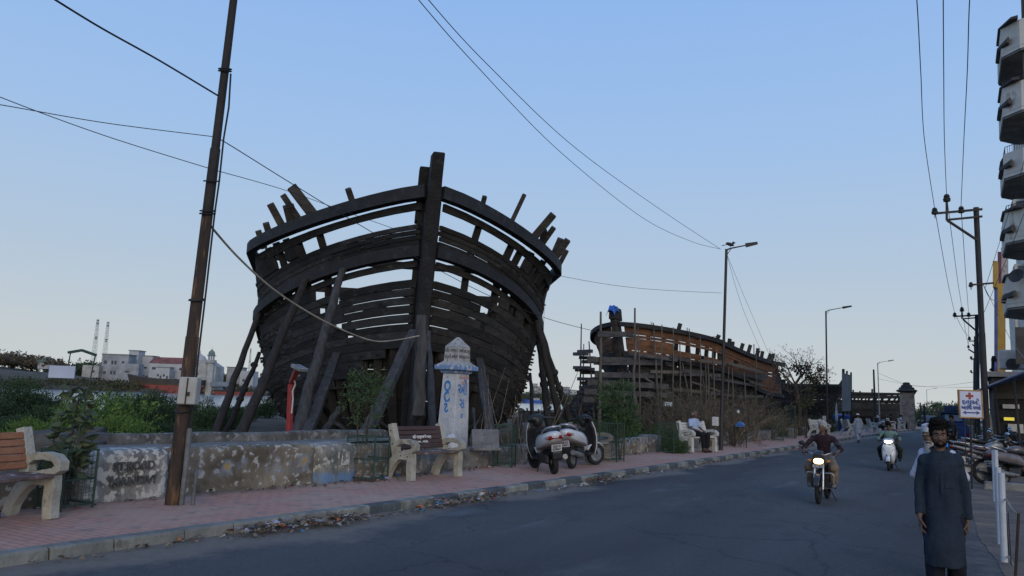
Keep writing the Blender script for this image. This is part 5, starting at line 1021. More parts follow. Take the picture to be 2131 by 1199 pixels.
def crown(r, lobes, n, size, asp=.5, up=.3, hollow=.35):       # lobes: (centre, radii); leaves lie in the outer shell of sprigs
    mb = MB(); tw = sum(l[1].x*l[1].y+l[1].x*l[1].z for l in lobes)
    for c, R in lobes:
        k = int(n*(R.x*R.y+R.x*R.z)/tw/6)
        for _ in range(k):
            d = rdir(r); rad = hollow+(1-hollow)*r.random()**.5; rad *= 1+.22*noise3(d*1.0+c, 2.5, 1); sp = c+V3(d.x*R.x, d.y*R.y, d.z*R.z)*rad
            if sp.z < .03: continue
            ax = (d+rdir(r)*.7+V3(0, 0, up)).normalized()
            for j in range(6):
                l = size*r.uniform(.6, 1.3); leaf(mb, sp+ax*size*.45*j+rdir(r)*size*.25, (ax+rdir(r)*.9).normalized(), rdir(r), l, l*asp)
    return mb
def bush_protos(name, mats, seeds, R, n, size, **kw):
    out = []
    for sd in seeds:
        r = random.Random(sd); lobes = []
        for i in range(9): a = r.uniform(0, 2*pi); q = r.uniform(.1, .75)*R; rr = R*r.uniform(.3, .55); lobes.append((V3(cos(a)*q, sin(a)*q, R*r.uniform(.25, .75)), V3(rr, rr, rr*r.uniform(.7, 1))))
        me = crown(r, lobes, n, size, **kw).mesh(name, mats)
        st = MB()
        for i in range(7): a = r.uniform(0, 2*pi); c = lobes[i][0]; st.tube([V3(cos(a)*.05, sin(a)*.05, -.1), c*.5+V3(0, 0, .05), c+V3(0, 0, lobes[i][1].z*.4)], [.03*R, .022*R, .008*R], 5)
        out.append((me, st.mesh(name+'_stems', BARK)))
    return out
def plant(kind, label, cat, protos, k, loc, s=1.0, rz=0.0, sz=None, group=None, m=None):
    t = thing(kind, label, cat, loc, rz, group); t.scale = (s, s, sz or s); me, st = protos[k % len(protos)]
    c = link('foliage', me, t); link('stem', st, t)
    if m: c.material_slots[0].link = 'OBJECT'; c.material_slots[0].material = m
    return t
MP = bush_protos('mangrove', MANG, (1, 2, 3), 1.0, 12000, .058, asp=.5)
GP = bush_protos('shrub', GREEN, (4, 5), 1.0, 6000, .09, asp=.4)
def base(px, dep, z=-.02): q = At(px, 850, dep); q.z = z; return q
rr = random.Random(12)
mang = [(-60, 30, 1.6, 'at the left edge, behind the orange bench'), (30, 33, 1.75, 'tall over the orange bench back'), (95, 36, 1.5, 'behind the sign of the tree guard'), (150, 27, 1.3, 'right of the orange bench, before the water'), (30, 22, .95, 'low behind the orange bench, in front of the taller ones'), (275, 32, 1.6, 'rising behind the bright green shrub'), (325, 30, 1.5, 'left of the leaning pole'), (385, 34, 1.45, 'straight behind the leaning pole and its box'), (345, 22, .95, 'low, just left of the leaning pole'), (440, 28, 1.15, 'right of the leaning pole, beneath the meter box'), (470, 36, 1.2, 'behind the outermost ship prop'), (410, 21, .75, 'low right of the leaning pole above the parapet'), (510, 44, 1.1, 'small, between the left props before the water'), (562, 50, 1.25, 'small, seen between the props and the hull'), (535, 58, .9, 'farthest, low on the bank by the hull')]
for i, (px, d, s, w) in enumerate(mang): plant('mangrove_bush', 'dark green mangrove bush '+w, 'bush', MP, i, base(px, d), s*.92, i*1.3, s*(.74, .9, .68, .8)[i % 4], 'mangrove bushes along the river bank')
for px, d, s, w in ((215, 19, 1.0, 'large, over the tumbled stones'), (252, 17.5, .68, 'lower, in front of the large one beside the parapet'), (175, 21, .8, 'left of the large one, behind the wire guard'), (70, 19, .55, 'low by the back of the orange bench')): plant('green_shrub', 'bright green leafy shrub '+w, 'shrub', GP, int(px), base(px, d), s*1.15, px, s*1.22, 'bright green shrubs by the near wall', MANGL)
for px, d, s, w in ((1235, 26, .62, 'just left of the second bench, before the scaffold'), (1275, 30, .8, 'left of the young tree by the scaffold'), (1345, 27, .6, 'under the scaffolded bow'), (1385, 29, .75, 'left of the seated man'), (1410, 25.5, .5, 'right behind the white bench back'), (1210, 44, .7, 'by the foot of the outermost right prop'), (1150, 40, .6, 'behind the parked scooters'), (1330, 36, .7, 'in front of the stem of the scaffolded hull'), (1600, 44, .75, 'below the dry tree'), (1660, 50, .9, 'beneath the dark hull, left of the second lamp'), (1715, 56, .9, 'at the second lamp post'), (1690, 66, 1.0, 'beyond the empty white bench')): plant('green_shrub', 'rough green shrub '+w, 'shrub', GP, int(px), base(px, d), s*1.1, px, s*1.0, 'rough green shrubs behind the footpath wall', OLIVE if px > 1550 else None)
# dry thorn scrub: twig tangles
def twigs(r, h, n0=9, spread=.8, depth_=4, rad=.022, lean=.0):
    mb = MB()
    def grow(p, d, l, ra, lv):
        q = p+d*l; mid = p.lerp(q, .5)+rdir(r)*l*.10; mb.tube([p, mid, q], [ra, ra*.8, ra*.6], 3, False)
        if lv == 0: return
        for _ in range(r.choice((2, 3, 3))):
            s = r.uniform(.35, 1); nd = (d+rdir(r)*spread+V3(0, 0, .12)).normalized(); grow(p.lerp(q, s), nd, l*r.uniform(.55, .85), ra*.58, lv-1)
    for i in range(n0):
        a = r.uniform(0, 2*pi); d = V3(cos(a)*r.uniform(.15, .8)+lean, sin(a)*r.uniform(.15, .8), 1).normalized(); grow(V3(cos(a)*.1, sin(a)*.1, -.05), d, h*r.uniform(.3, .5), rad, depth_)
    return mb
TW = []
for sd in (21, 22, 23):
    r = random.Random(sd); tm = twigs(r, 2.0, 10); pts = [Vector(v) for v in tm.v]; lf = MB()
    for _ in range(900): p = pts[r.randrange(len(pts))]; leaf(lf, p+rdir(r)*.06, rdir(r), rdir(r), .07, .035)
    TW.append((tm.mesh('twigs', TWIG), lf.mesh('dry_leaves', DRYL)))
dry = [(1395, 31, 1.0, 'left of the seated man'), (1440, 33, 1.25, 'above the seated man'), (1475, 31, 1.05, 'between the seated man and the tall lamp'), (1515, 34, 1.3, 'just right of the tall lamp'), (1560, 37, 1.35, 'over the blue roofed frame'), (1535, 31, .9, 'low behind the long wall block'), (1600, 40, 1.0, 'left of the dry tree'), (1640, 46, .75, 'under the dry tree'), (1670, 52, .75, 'before the dark hull'), (1700, 60, .8, 'at the second lamp post'), (1425, 40, 1.5, 'close against the scaffolded hull'), (1500, 42, 1.25, 'against the hull behind the tall lamp'), (1555, 47, 1.2, 'below the stern staging'), (1608, 54, .8, 'between the two dark hulls'), (1360, 36, 1.0, 'under the notice board'), (1080, 21.5, .7, 'at the right bilge beside the rough trunk'), (1735, 70, 1.5, 'behind the blue tarpaulin')]
for i, (px, d, s, w) in enumerate(dry):
    t = thing('thorn_bush', 'tangled dry thorn bush '+w, 'bush', base(px, d), i*2.1, 'dry thorn bushes behind the footpath'); t.scale = (s*1.15, s*1.15, s); a, c = TW[i % 3]; link('twigs', a, t); c = link('leaves', c, t)
    if i % 3 == 1 or px > 1590: c.material_slots[0].link = 'OBJECT'; c.material_slots[0].material = OLIVE
# dry tree with dark bunches of leaf
r = random.Random(41); f = base(1662, 46); t = thing('dry_tree', 'bare spreading tree with black bunches of leaves above the dark hull', 'tree', f); k = 46/FPX
tr = MB(); LV = MB(); TWM = MB()
def tp(px, py, dd=0): return At(px, py, 46+dd)-f
tr.tube([V3(0, 0, -.1), tp(1664, 840), tp(1655, 800), tp(1668, 780)], [.16, .13, .10, .06], 7)
br = [((1655, 805), (1610, 760), 0), ((1660, 830), (1625, 800), 1), ((1668, 780), (1655, 748), -.6), ((1666, 800), (1700, 775), .5), ((1664, 840), (1640, 790), -1), ((1668, 785), (1690, 757), 1), ((1665, 815), (1708, 790), -.5), ((1655, 800), (1635, 757), .8)]
for (a, c, dd) in br:
    p, q = tp(*a), tp(*c, dd); tr.tube([p, p.lerp(q, .5)+rdir(r)*.12, q], [.06, .045, .02], 5)
    for _ in range(11):
        s = r.uniform(.25, 1); o = p.lerp(q, s); d = ((q-p).normalized()+rdir(r)*.9+V3(0, 0, .25)).normalized(); l = r.uniform(.4, 1.0); e = o+d*l; TWM.tube([o, o.lerp(e, .5)+rdir(r)*.08, e], [.018, .013, .006], 3, False)
        for _ in range(4): e2 = e+(d+rdir(r)*.9).normalized()*r.uniform(.2, .5); TWM.tube([e, e2], [.008, .004], 3, False); leaf(LV, e2, rdir(r), rdir(r), .14, .05)
for px, py, n in ((1652, 762, 60), (1666, 766, 70), (1661, 775, 50), (1680, 760, 60), (1683, 775, 50), (1687, 788, 90), (1706, 766, 40), (1700, 795, 60), (1716, 788, 30), (1634, 788, 30), (1625, 772, 25), (1692, 800, 50), (1710, 778, 25)):
    c = tp(px, py, r.uniform(-1, 1))
    for _ in range(n): leaf(LV, c+V3(r.gauss(0, .13), r.gauss(0, .13), r.gauss(0, .13)), rdir(r), rdir(r), .2, .09)
tr.obj('trunk', TWIGD, t, smooth=50); TWM.obj('twigs', TWIG, t); LV.obj('leaves', DKL, t, recalc=False)
# young trees in wire guards
WIRE = mat('green guard wire', (.022, .05, .036), .6, bump=0)
def guard(label, foot, w, h, kind='wire', rz=0.0):
    t = thing('tree_guard', label, 'tree guard', foot, rz, 'tree guards along the footpath'); b = MB(); q = w/2
    for x, y in ((-q, -q), (q, -q), (q, q), (-q, q)): b.tube([V3(x, y, -.05), V3(x, y, h)], .016, 5)
    for z in (.06, h*.5, h-.01):
        for (x0, y0), (x1, y1) in (((-q, -q), (q, -q)), ((q, -q), (q, q)), ((q, q), (-q, q)), ((-q, q), (-q, -q))): b.beam(V3(x0, y0, z), V3(x1, y1, z), .022, .022)
    b.obj('frame', WIRE, t); b = MB(); n = int(h/.075); m = int(w/.075)
    for (x0, y0), (x1, y1) in (((-q, -q), (q, -q)), ((q, -q), (q, q)), ((q, q), (-q, q)), ((-q, q), (-q, -q))):
        for i in range(1, n): z = h*i/n; b.tube([V3(x0, y0, z), V3(x1, y1, z)], .0026, 3, False)
        for i in range(1, m+1): p = V3(x0, y0, 0).lerp(V3(x1, y1, 0), i/(m+1)); b.tube([p+V3(0, 0, .05), p+V3(0, 0, h)], .0026, 3, False)
    b.obj('mesh_wire', WIRE, t); return t
fg = G(128, 1062, .137)+V3(-.12, .1, 0); gd = depth(fg)
g1 = guard('tall wire tree guard with a blank pale board at its top, beside the near bench', fg, .44, .73, rz=.12)
b = MB()
for x in (-.2, .2): b.tube([V3(x, -.1, .7), V3(x*1.15, .02, 1.92)], .009, 4)
b.sweep([V3(-.24, 0, 1.93), V3(0, 0, 1.96), V3(.26, 0, 1.90)], [(-.015, -.015), (.015, -.015), (.015, .015), (-.015, .015)]); b.obj('top_frame', WIRE, g1)
b = MB(); q = At(129, 774, gd)-fg; b.box((0, 0, 0), (.33, .012, .155), rotz(YAW-.12)); o = b.obj('board', mat('pale blank board', (.40, .45, .56), .5, scale=2, bump=0, col2=(.33, .38, .5)), g1); o.location = rotz(-.12)@q
b = MB(); r = random.Random(5); t = thing('sapling', 'young broad-leaved sapling growing inside the near wire guard', 'sapling', fg); b.tube([V3(0, 0, 0), V3(.02, 0, .5), V3(-.02, .01, 1.0), V3(.05, 0, 1.42)], [.016, .014, .011, .006], 6); b.tube([V3(-.16, .02, 0), V3(-.1, .02, .45), V3(-.02, 0, .8)], [.012, .01, .006], 5); b.obj('stem', BARK, t, smooth=60)
b = MB()
for i in range(190):
    z = r.uniform(.45, 1.5) if i > 34 else r.uniform(.55, .8); a = r.uniform(0, 2*pi); q = r.uniform(.05, .26)*(1 if z < 1.2 else .85); l = r.uniform(.10, .2); leaf(b, V3(cos(a)*q*.7+(z-.9)*.1, sin(a)*q*.7, z), V3(cos(a), sin(a), r.uniform(-.7, .35)), V3(0, 0, 1)+rdir(r)*.9, l, l*.85)
b.obj('leaves', BIGL, t, recalc=False)
def young(label, foot, h, r0, n, seed, m=GREEN, sz=.1, z0=.35, asp=.3):
    r = random.Random(seed); t = thing('young_tree', label, 'young tree', foot); b = MB(); tops = []
    for i in range(4): a = r.uniform(0, 6.3); e = V3(cos(a)*r0*.5, sin(a)*r0*.5, h*r.uniform(.75, .95)); b.tube([V3(cos(a)*.05, sin(a)*.05, -.05), e*.45+V3(r.uniform(-.08, .08), 0, .1), e], [.022, .016, .006], 5); tops.append(e)
    b.obj('trunk', BARK, t, smooth=60); lb = [(V3(r.gauss(0, r0*.4), r.gauss(0, r0*.4), h*r.uniform(z0, .95)), V3(r0*.45, r0*.45, r0*.35)) for _ in range(9)]; crown(r, lb, n, sz, asp=asp).obj('foliage', m, t, recalc=False); return t
young('young feathery tree before the dark ship bow, in a broken guard', base(762, 14.6, .1), 1.95, .36, 1150, 3, GREEN, .085, .5, .28)
g = guard('collapsed green wire guard round the feathery young tree, littered at its foot', G(772, 1000, .137)+V3(-.1, .0, 0), .55, .78, rz=.2)
young('dense young tree left of the bare orange bulwark, behind the orange bench', base(1288, 21.5, .1), 2.0, .5, 3000, 8, GREEN, .10, .4, .35)
guard('dark wire guard round the dense young tree by the second bench', G(1277, 961, .137)+V3(-.1, .1, 0), .5, 1.0)
guard('empty thin black wire guard beside the grey slab', G(1057, 972, .137)+V3(-.1, 0, 0), .42, .95, rz=.3)
guard('dark wire guard before the painted wall left of the seated man', G(1397, 943, .137)+V3(-.1, 0, 0), .5, .95)
for px, py, h, w in ((1646, 905, 1.7, 'at the broken low wall'), (1619, 910, 1.5, 'beyond the long wall block')): guard('tall dark tree guard '+w, G(px, py+8, .137), .45, h)
young('thin young tree by the broken wall before the dark hull', base(1676, 42, .1), 3.4, .5, 900, 12, OLIVE, .12, .5)
# bare sticks and creepers at the right bilge
r = random.Random(3); b = MB()
for i in range(26): a = V3(r.uniform(-.9, .9), r.uniform(-.3, .6), 0); d = V3(r.uniform(-.5, .5), r.uniform(-.2, .2), 1.0)*r.uniform(.7, 2.3); b.tube([a, a+d*.5+rdir(r)*.12, a+d], [.014, .011, .005], 4)
o = b.obj('dead_sticks', TWIG, kind='stuff'); o.location = base(1052, 19.5, .2); o['label'] = 'bare dead sticks and creeper stems between the slab and the hull'; o['category'] = 'dead sticks'
# rough grass and weeds of the yard
b = MB(); r = random.Random(77)
for _ in range(2600):
    px = r.uniform(1120, 1760); d = r.uniform(20, 70) if px > 1300 else r.uniform(23, 60); p = base(px, d, -.02)
    if p.x > xat(WALLX, p.y)-.75: continue
    for j in range(4): l = r.uniform(.15, .5); leaf(b, p+V3(r.uniform(-.25, .25), r.uniform(-.25, .25), 0), V3(r.uniform(-.4, .4), r.uniform(-.4, .4), 1), rdir(r), l, l*.22)
o = b.obj('weeds', GREEN, recalc=False); o['kind'] = 'stuff'; o['label'] = 'rough weeds growing over the yard behind the footpath wall'; o['category'] = 'weeds'

# ------------------------------------------------------------------ the far bank
def fz(az, r): return terr(az, r)
def fpt(px, dep, dz=0.0):
    q = At(px, 800, dep); v = q-EYEV; az = atan2(v.dot(RT), v.dot(FW)); r = sqrt(v.dot(RT)**2+v.dot(FW)**2); return V3(q.x, q.y, terr(az, r)+dz)
SP = bush_protos('scrub', DRYL, (51, 52), 1.0, 2600, .16, asp=.6, hollow=.2)
r = random.Random(8); n = 0; words = ['low on the bank', 'half way up the rise', 'on the skyline', 'in a gap of the scrub', 'by the water']
far_sc = bush_protos('far_scrub', DRYL, (55,), 1.0, 1500, .2, asp=.7, hollow=.2)
b = MB(); lob = []
for i in range(230):
    px = r.uniform(-260, 262); d = r.uniform(432, 560); q = fpt(px, d); s = r.uniform(4, 8.5)*(.75 if px > 150 else 1); lob.append((q+V3(0, 0, s*.3), V3(s, s, s*.62)))
for c, R in lob:
    for _ in range(46):
        d = rdir(r); p = c+V3(d.x*R.x, d.y*R.y, abs(d.z)*R.z)*r.uniform(.75, 1.05); l = r.uniform(1.0, 2.4); leaf(b, p, rdir(r), d, l, l*.8)
o = b.obj('far_scrub', DRYL, recalc=False); o['kind'] = 'stuff'; o['label'] = 'brown dry scrub covering the rise of the far bank on the left'; o['category'] = 'scrub'
b = MB()
for i in range(250):
    px = r.uniform(-260, 330) if i < 130 else r.uniform(330, 1260); d = (shore(atan((px-CX)/FPX))[1]+r.uniform(2, 22))*cos(atan((px-CX)/FPX)); q = fpt(px, d); s = r.uniform(1.6, 3.6)*(1 if px < 330 else .9)*(d/400)
    for _ in range(40): dd = rdir(r); p = q+V3(dd.x*s*1.6, dd.y*s*1.6, abs(dd.z)*s)*r.uniform(.7, 1); l = r.uniform(.7, 1.5)*(d/400); leaf(b, p, rdir(r), dd, l, l*.8)
o = b.obj('far_shore_growth', OLIVE, recalc=False); o['kind'] = 'stuff'; o['label'] = 'olive green growth along the far waterline'; o['category'] = 'shore growth'
TP = bush_protos('far_tree', MANG, (61, 62, 63), 1.0, 1500, .17, asp=.6)
for i, (px, d, s, w, m) in enumerate(((172, 470, 8.0, 'on the skyline right of the small temple', None), (150, 475, 5.5, 'left part of the skyline pair by the small temple', None), (345-170, 500, 9, 'behind the skyline pair', None), (268-100, 560, 7, 'low beyond the small temple', None), (180, 455, 6, 'under the lattice mast', None), (232-40, 470, 7.5, 'at the foot of the left lattice mast', None), (214, 462, 7, 'between the masts and the grey house', None), (205, 480, 8, 'at the foot of the right lattice mast', None), (452, 500, 8.5, 'right of the minaret', OLIVE), (462, 470, 6, 'beside the pale far house', OLIVE), (478, 520, 8, 'behind the pale far house', None), (528, 500, 8, 'seen between the props left of the hull', OLIVE), (545, 470, 7, 'just left of the hull on the far bank', None), (60, 520, 7, 'alone on the brown rise', OLIVE), (20, 520, 7.5, 'thin, at the far left of the rise', OLIVE), (105, 500, 4.5, 'by the small temple', None), (296, 455, 5, 'behind the beached red dhow', OLIVE), (330, 500, 5, 'beyond the long white house', None))):
    plant('far_tree', 'distant tree '+w, 'tree', TP, i, fpt(px, d, -1), s, i, s*.95, 'trees on the far river bank', m)
for i, (px, d, s) in enumerate(((1100, 830, 12), (1125, 820, 10), (1150, 800, 13), (1175, 840, 11), (1195, 800, 10), (1090, 790, 8), (1215, 830, 11))):
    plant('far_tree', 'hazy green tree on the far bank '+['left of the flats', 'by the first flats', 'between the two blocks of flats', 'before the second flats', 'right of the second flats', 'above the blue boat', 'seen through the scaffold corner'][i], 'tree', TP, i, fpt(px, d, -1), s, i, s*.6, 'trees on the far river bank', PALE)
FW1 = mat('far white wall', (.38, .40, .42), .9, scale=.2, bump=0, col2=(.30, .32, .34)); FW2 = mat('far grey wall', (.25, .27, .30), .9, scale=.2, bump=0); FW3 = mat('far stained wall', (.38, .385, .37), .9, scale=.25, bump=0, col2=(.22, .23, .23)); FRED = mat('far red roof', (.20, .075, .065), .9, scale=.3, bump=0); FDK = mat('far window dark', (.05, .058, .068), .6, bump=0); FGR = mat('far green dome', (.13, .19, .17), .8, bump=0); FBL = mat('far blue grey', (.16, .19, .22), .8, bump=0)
def house(name, label, px0, px1, ytop, dep, depth_=8, m=FW1, roof=None, wins=(), ybot=None, cat='building'):
    f = fpt((px0+px1)/2, dep, -.5); k = dep/FPX; w = (px1-px0)*k; zt = At((px0+px1)/2, ytop, dep).z-f.z; t = thing(name, label, cat, f, YAW)
    b = MB(); b.box((0, depth_/2, zt/2), (w, depth_, zt)); b.obj('wall', m, t)
    if roof == 'flat': b = MB(); b.box((0, depth_/2, zt+.2), (w+.8, depth_+.8, .4)); b.obj('roof', FBL, t)
    if roof == 'gable': b = MB(); b.prism([(-.4, 0), (depth_+.4, 0), (depth_/2, depth_*.27)], (-w/2-.5, 0, zt+.05), (0, 1, 0), (0, 0, 1), (w+1, 0, 0)); b.obj('roof', FRED, t)
    if roof == 'front': b = MB(); b.prism([(-w/2, 0), (w/2, 0), (0, w*.30)], (0, 0, zt+.02), (1, 0, 0), (0, 0, 1), (0, depth_, 0)); b.obj('roof', m, t)
    for (u, v, a, c) in wins: b = MB(); b.box((u*w, -.03, v*zt), (a, .1, c)); b.obj('window', FDK, t)
    return t
house('far_house', 'grey two-storey house with dark windows on the far bank', 207, 262, 738, 432, 9, FW2, 'flat', ((-.36, .72, 1.6, 1.8), (-.1, .72, 1.2, 2.0), (.02, .72, 1.2, 2.0), (.3, .72, 1.4, 1.6), (-.1, .35, 1.2, 2.0), (.02, .35, 1.2, 2.0), (-.36, .35, 1.6, 1.6)))
house('far_house', 'small white house with a roof room behind the grey one', 262, 282, 730, 450, 8, FW1, 'flat', ((-.2, .7, 1.2, 1.4), (.25, .7, 1.2, 1.4))); house('far_house', 'low grey wing right of the grey two-storey house', 246, 285, 757, 425, 6, FW2, None, ((-.1, .6, 2.2, .9),))
house('far_house', 'low white flat house with a tank, left of the long white one', 286, 312, 741, 455, 8, FW1, 'flat', ((0, .6, 2, 1),)); house('far_house', 'low ruined stone house by the scrub', 168, 202, 760, 428, 6, FW3, None, ((.2, .5, 1, 1.4),))
house('far_house', 'long white house with a red tiled roof on the far bank', 308, 402, 757, 415, 13, FW1, 'gable', ((-.40, .78, 2, 1.3), (-.2, .78, 2, 1.3), (.0, .78, 2, 1.3), (.2, .78, 2, 1.3), (-.3, .3, 1.2, 1.6), (.1, .3, 1.2, 1.6)))
house('far_house', 'small white porch house in front of the long white house', 323, 350, 765, 406, 5, FW1, 'flat', ((-.36, .6, 1, 1.2), (-.15, .5, .9, 1.8), (.1, .6, 1, 1.2), (.35, .5, .9, 1.8)))
house('far_house', 'stained white gabled mosque hall right of the leaning pole', 400, 446, 762, 405, 12, FW3, 'front', ((.25, .75, 1.2, 1.6), (.38, .75, 1.2, 1.6), (-.1, .35, 4, 1.5), (.3, .3, 1.6, 1.4), (-.3, .7, .8, 1.4)))
house('far_house', 'pale hazy block behind the left props', 470, 500, 765, 440, 9, FW3, 'flat', ((.2, .6, 1.2, 1.4),)); house('far_house', 'pale stained house seen between the left props', 498, 525, 772, 430, 9, FW1, None, ((-.2, .5, 1.2, 1.6),))
f = fpt(435, 404, -.5); k = 404/FPX; t = thing('minaret', 'small white minaret with a green cap beside the gabled hall', 'minaret', f); zt = At(435, 727, 404).z-f.z
b = MB(); b.lathe([(2.0, 0), (1.9, zt-7.2), (2.8, zt-7.1), (2.8, zt-5.6), (2.2, zt-5.5)], n=8); b.obj('shaft', FW3, t); b = MB()
for j in range(8): a = j*pi/4; b.tube([V3(cos(a)*1.4, sin(a)*1.4, zt-5.6), V3(cos(a)*1.4, sin(a)*1.4, zt-3.2)], .28, 5)
b.obj('columns', FW1, t); b = MB(); b.lathe([(2.6, zt-3.3), (1.8, zt-2.8), (1.5, zt-2.6), (1.7, zt-1.9), (1.2, zt-1.0), (.4, zt-.3), (.08, zt+.4), (.03, zt+1.2)], n=10); b.obj('cap', FGR, t)
f = fpt(411, 420, -.5); zt = At(411, 738, 420).z-f.z; t = thing('mosque_dome', 'pale pointed dome left of the minaret', 'dome', f); b = MB(); b.lathe([(3.2, 0), (3.2, zt-3.4), (3.6, zt-3.3), (3.5, zt-2.2), (2.6, zt-.9), (1.0, zt), (.3, zt+.8), (.06, zt+2.6)], n=14); b.obj('dome', FW1, t, smooth=60)
f = fpt(91, 440, -.5); zt = At(91, 742, 440).z-f.z; t = thing('small_temple', 'small white temple with a green-grey pyramid roof on the far rise', 'temple', f, YAW); b = MB(); b.box((0, 0, (zt-3)/2), (6.4, 5, zt-3)); b.obj('wall', FW1, t); b = MB(); b.loft([[V3(x*a, y*a, z) for x, y in ((-1, -1), (1, -1), (1, 1), (-1, 1))] for a, z in ((3.6, zt-3), (3.4, zt-2.6), (.15, zt))]); b.obj('roof', FGR, t)
def mast(label, px, ytop, ybot, dep, w):
    f = fpt(px, dep, -.5); h = At(px, ytop, dep).z-f.z; t = thing('lattice_mast', label, 'mast', f, YAW); b = MB(); n = 14
    for sx, sy in ((-1, -1), (1, -1), (1, 1), (-1, 1)): b.tube([V3(sx*w, sy*w, 0), V3(sx*w*.35, sy*w*.35, h)], .075, 4)
    for i in range(n):
        a0, a1 = w*(1-.65*i/n), w*(1-.65*(i+1)/n); z0, z1 = h*i/n, h*(i+1)/n
        for s in (-1, 1): b.tube([V3(-a0, s*a0, z0), V3(a1, s*a1, z1)], .055, 3); b.tube([V3(s*a0, -a0, z0), V3(s*a1, a1, z1)], .055, 3); b.tube([V3(a0, s*a0, z0), V3(-a1, s*a1, z1)], .055, 3)
    b.obj('lattice', FBL, t); b = MB()
    for z, q in ((h*.98, .7), (h*.93, .8), (h*.70, .9), (h*.67, .6)): b.lathe([(0, z-.5), (w*q*.6, z-.4), (w*q*.6, z+.4), (0, z+.5)], n=8)
    b.obj('antennas', FBL, t)
mast('left lattice telecom mast rising over the far bank', 189, 664, 735, 520, 1.5); mast('right lattice telecom mast rising over the far bank', 211, 669, 735, 560, 1.6); mast('faint distant mast seen between the ship props', 516, 725, 765, 760, 1.2)
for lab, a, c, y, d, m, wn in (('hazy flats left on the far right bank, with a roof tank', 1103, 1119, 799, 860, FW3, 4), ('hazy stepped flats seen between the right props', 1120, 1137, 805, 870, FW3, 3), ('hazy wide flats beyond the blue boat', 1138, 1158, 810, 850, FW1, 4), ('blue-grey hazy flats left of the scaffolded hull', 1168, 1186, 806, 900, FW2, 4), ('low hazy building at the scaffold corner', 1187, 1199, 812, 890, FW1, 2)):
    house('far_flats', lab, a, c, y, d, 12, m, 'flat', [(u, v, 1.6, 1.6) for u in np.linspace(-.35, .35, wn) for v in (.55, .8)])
def boat(label, px0, px1, yb, ytop, dep, cols, bow_left=True, cabin=None):
    k = dep/FPX; f = At((px0+px1)/2, 820, dep); f.z = -.7; L = (px1-px0)*k; h = (yb-ytop)*k; t = thing('moored_boat', label, 'boat', f, YAW); s = -1 if bow_left else 1
    def hull(z0, z1, nm, m):
        rows = []
        for i in range(13):
            u = i/12*2-1; q = L*.13*sqrt(max(0, 1-max(0, u)**2.4)) *(1 if u < 0 else 1)+.02; sh = max(0, u)**2*.28*h
            def X(z): return s*(u*L/2*(.86+.14*z/h) )
            rows.append([V3(X(z1), -q, z1+sh*(z1/h)), V3(X(z0), -q*.85, z0+sh*(z0/h)), V3(X(z0), q*.85, z0+sh*(z0/h)), V3(X(z1), q, z1+sh*(z1/h))])
        b = MB(); b.loft(rows); return b.obj(nm, m, t, smooth=40)
    z = 0
    for fr, nm, m in cols: hull(z, h*fr-.01, nm, m); z = h*fr
    if cabin: b = MB(); b.box((-s*L*.22, 0, h+cabin*k/2), (L*.30, L*.16, cabin*k)); c = b.obj('cabin', FW1, t); b = MB(); b.box((-s*L*.22, -L*.08-.05, h+cabin*k*.6), (L*.24, .1, cabin*k*.3)); b.obj('window', FDK, c)
BRED = mat('red hull paint', (.24, .06, .05), .8, scale=.3, bump=0, col2=(.15, .045, .04)); BTAN = mat('buff rail', (.33, .25, .19), .8, bump=0); BBLK = mat('dark hull paint', (.06, .055, .052), .8, scale=.3, bump=0, col2=(.04, .035, .033)); BBLU = mat('blue hull paint', (.03, .09, .33), .7, bump=0)
boat('large black and red dhow beached on the far bank, bow to the left', 262, 420, 812, 783, 398, ((.55, 'lower_hull', BRED), (.62, 'rail_stripe', BTAN), (1.0, 'upper_hull', BBLK)))
boat('red boat moored on the far bank right of the leaning pole', 446, 552, 813, 803, 405, ((.7, 'lower_hull', BRED), (1, 'upper_hull', BBLK)), False); boat('blue boat with a white cabin on the far water', 1088, 1128, 838, 831, 690, ((1, 'hull', BBLU),), True, 4); boat('low brown boat right of the blue boat', 1132, 1166, 840, 834, 700, ((1, 'hull', BBLK),), False)
o = boulder('tarpaulin', 'blue tarpaulin covering a load on the far red boat', At(458, 800, 404), (9.5, 3.5, 2.6), YAW, 4, m=FBL); o['category'] = 'tarpaulin'
# palms and trees at the end of the road
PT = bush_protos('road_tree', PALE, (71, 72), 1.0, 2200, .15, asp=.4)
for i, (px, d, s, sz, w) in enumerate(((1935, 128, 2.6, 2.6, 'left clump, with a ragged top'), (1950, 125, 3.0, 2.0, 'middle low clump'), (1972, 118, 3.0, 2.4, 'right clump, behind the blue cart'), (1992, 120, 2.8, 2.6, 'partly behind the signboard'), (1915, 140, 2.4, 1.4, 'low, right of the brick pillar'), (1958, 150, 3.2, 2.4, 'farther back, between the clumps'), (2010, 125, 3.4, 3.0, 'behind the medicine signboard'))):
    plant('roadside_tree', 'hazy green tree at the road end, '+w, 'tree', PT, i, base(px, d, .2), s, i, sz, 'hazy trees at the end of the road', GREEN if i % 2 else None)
f = base(1940, 112, .1); t = thing('palm_tree', 'small ragged palm at the end of the road', 'palm', f); b = MB(); b.tube([V3(0, 0, 0), V3(.2, 0, 2.6)], [.16, .12], 6); b.obj('trunk', BARK, t); b = MB(); r = random.Random(4)
for j in range(26):
    a = r.uniform(0, 6.3); e = V3(.2, 0, 2.6); d = V3(cos(a), sin(a), r.uniform(-.1, 1.1)).normalized()
    for i in range(9): p = e+d*(.2*i)+V3(0, 0, -.012*i*i); leaf(b, p, d+rdir(r)*.6, rdir(r), .5, .07)
b.obj('fronds', GREEN, t, recalc=False)
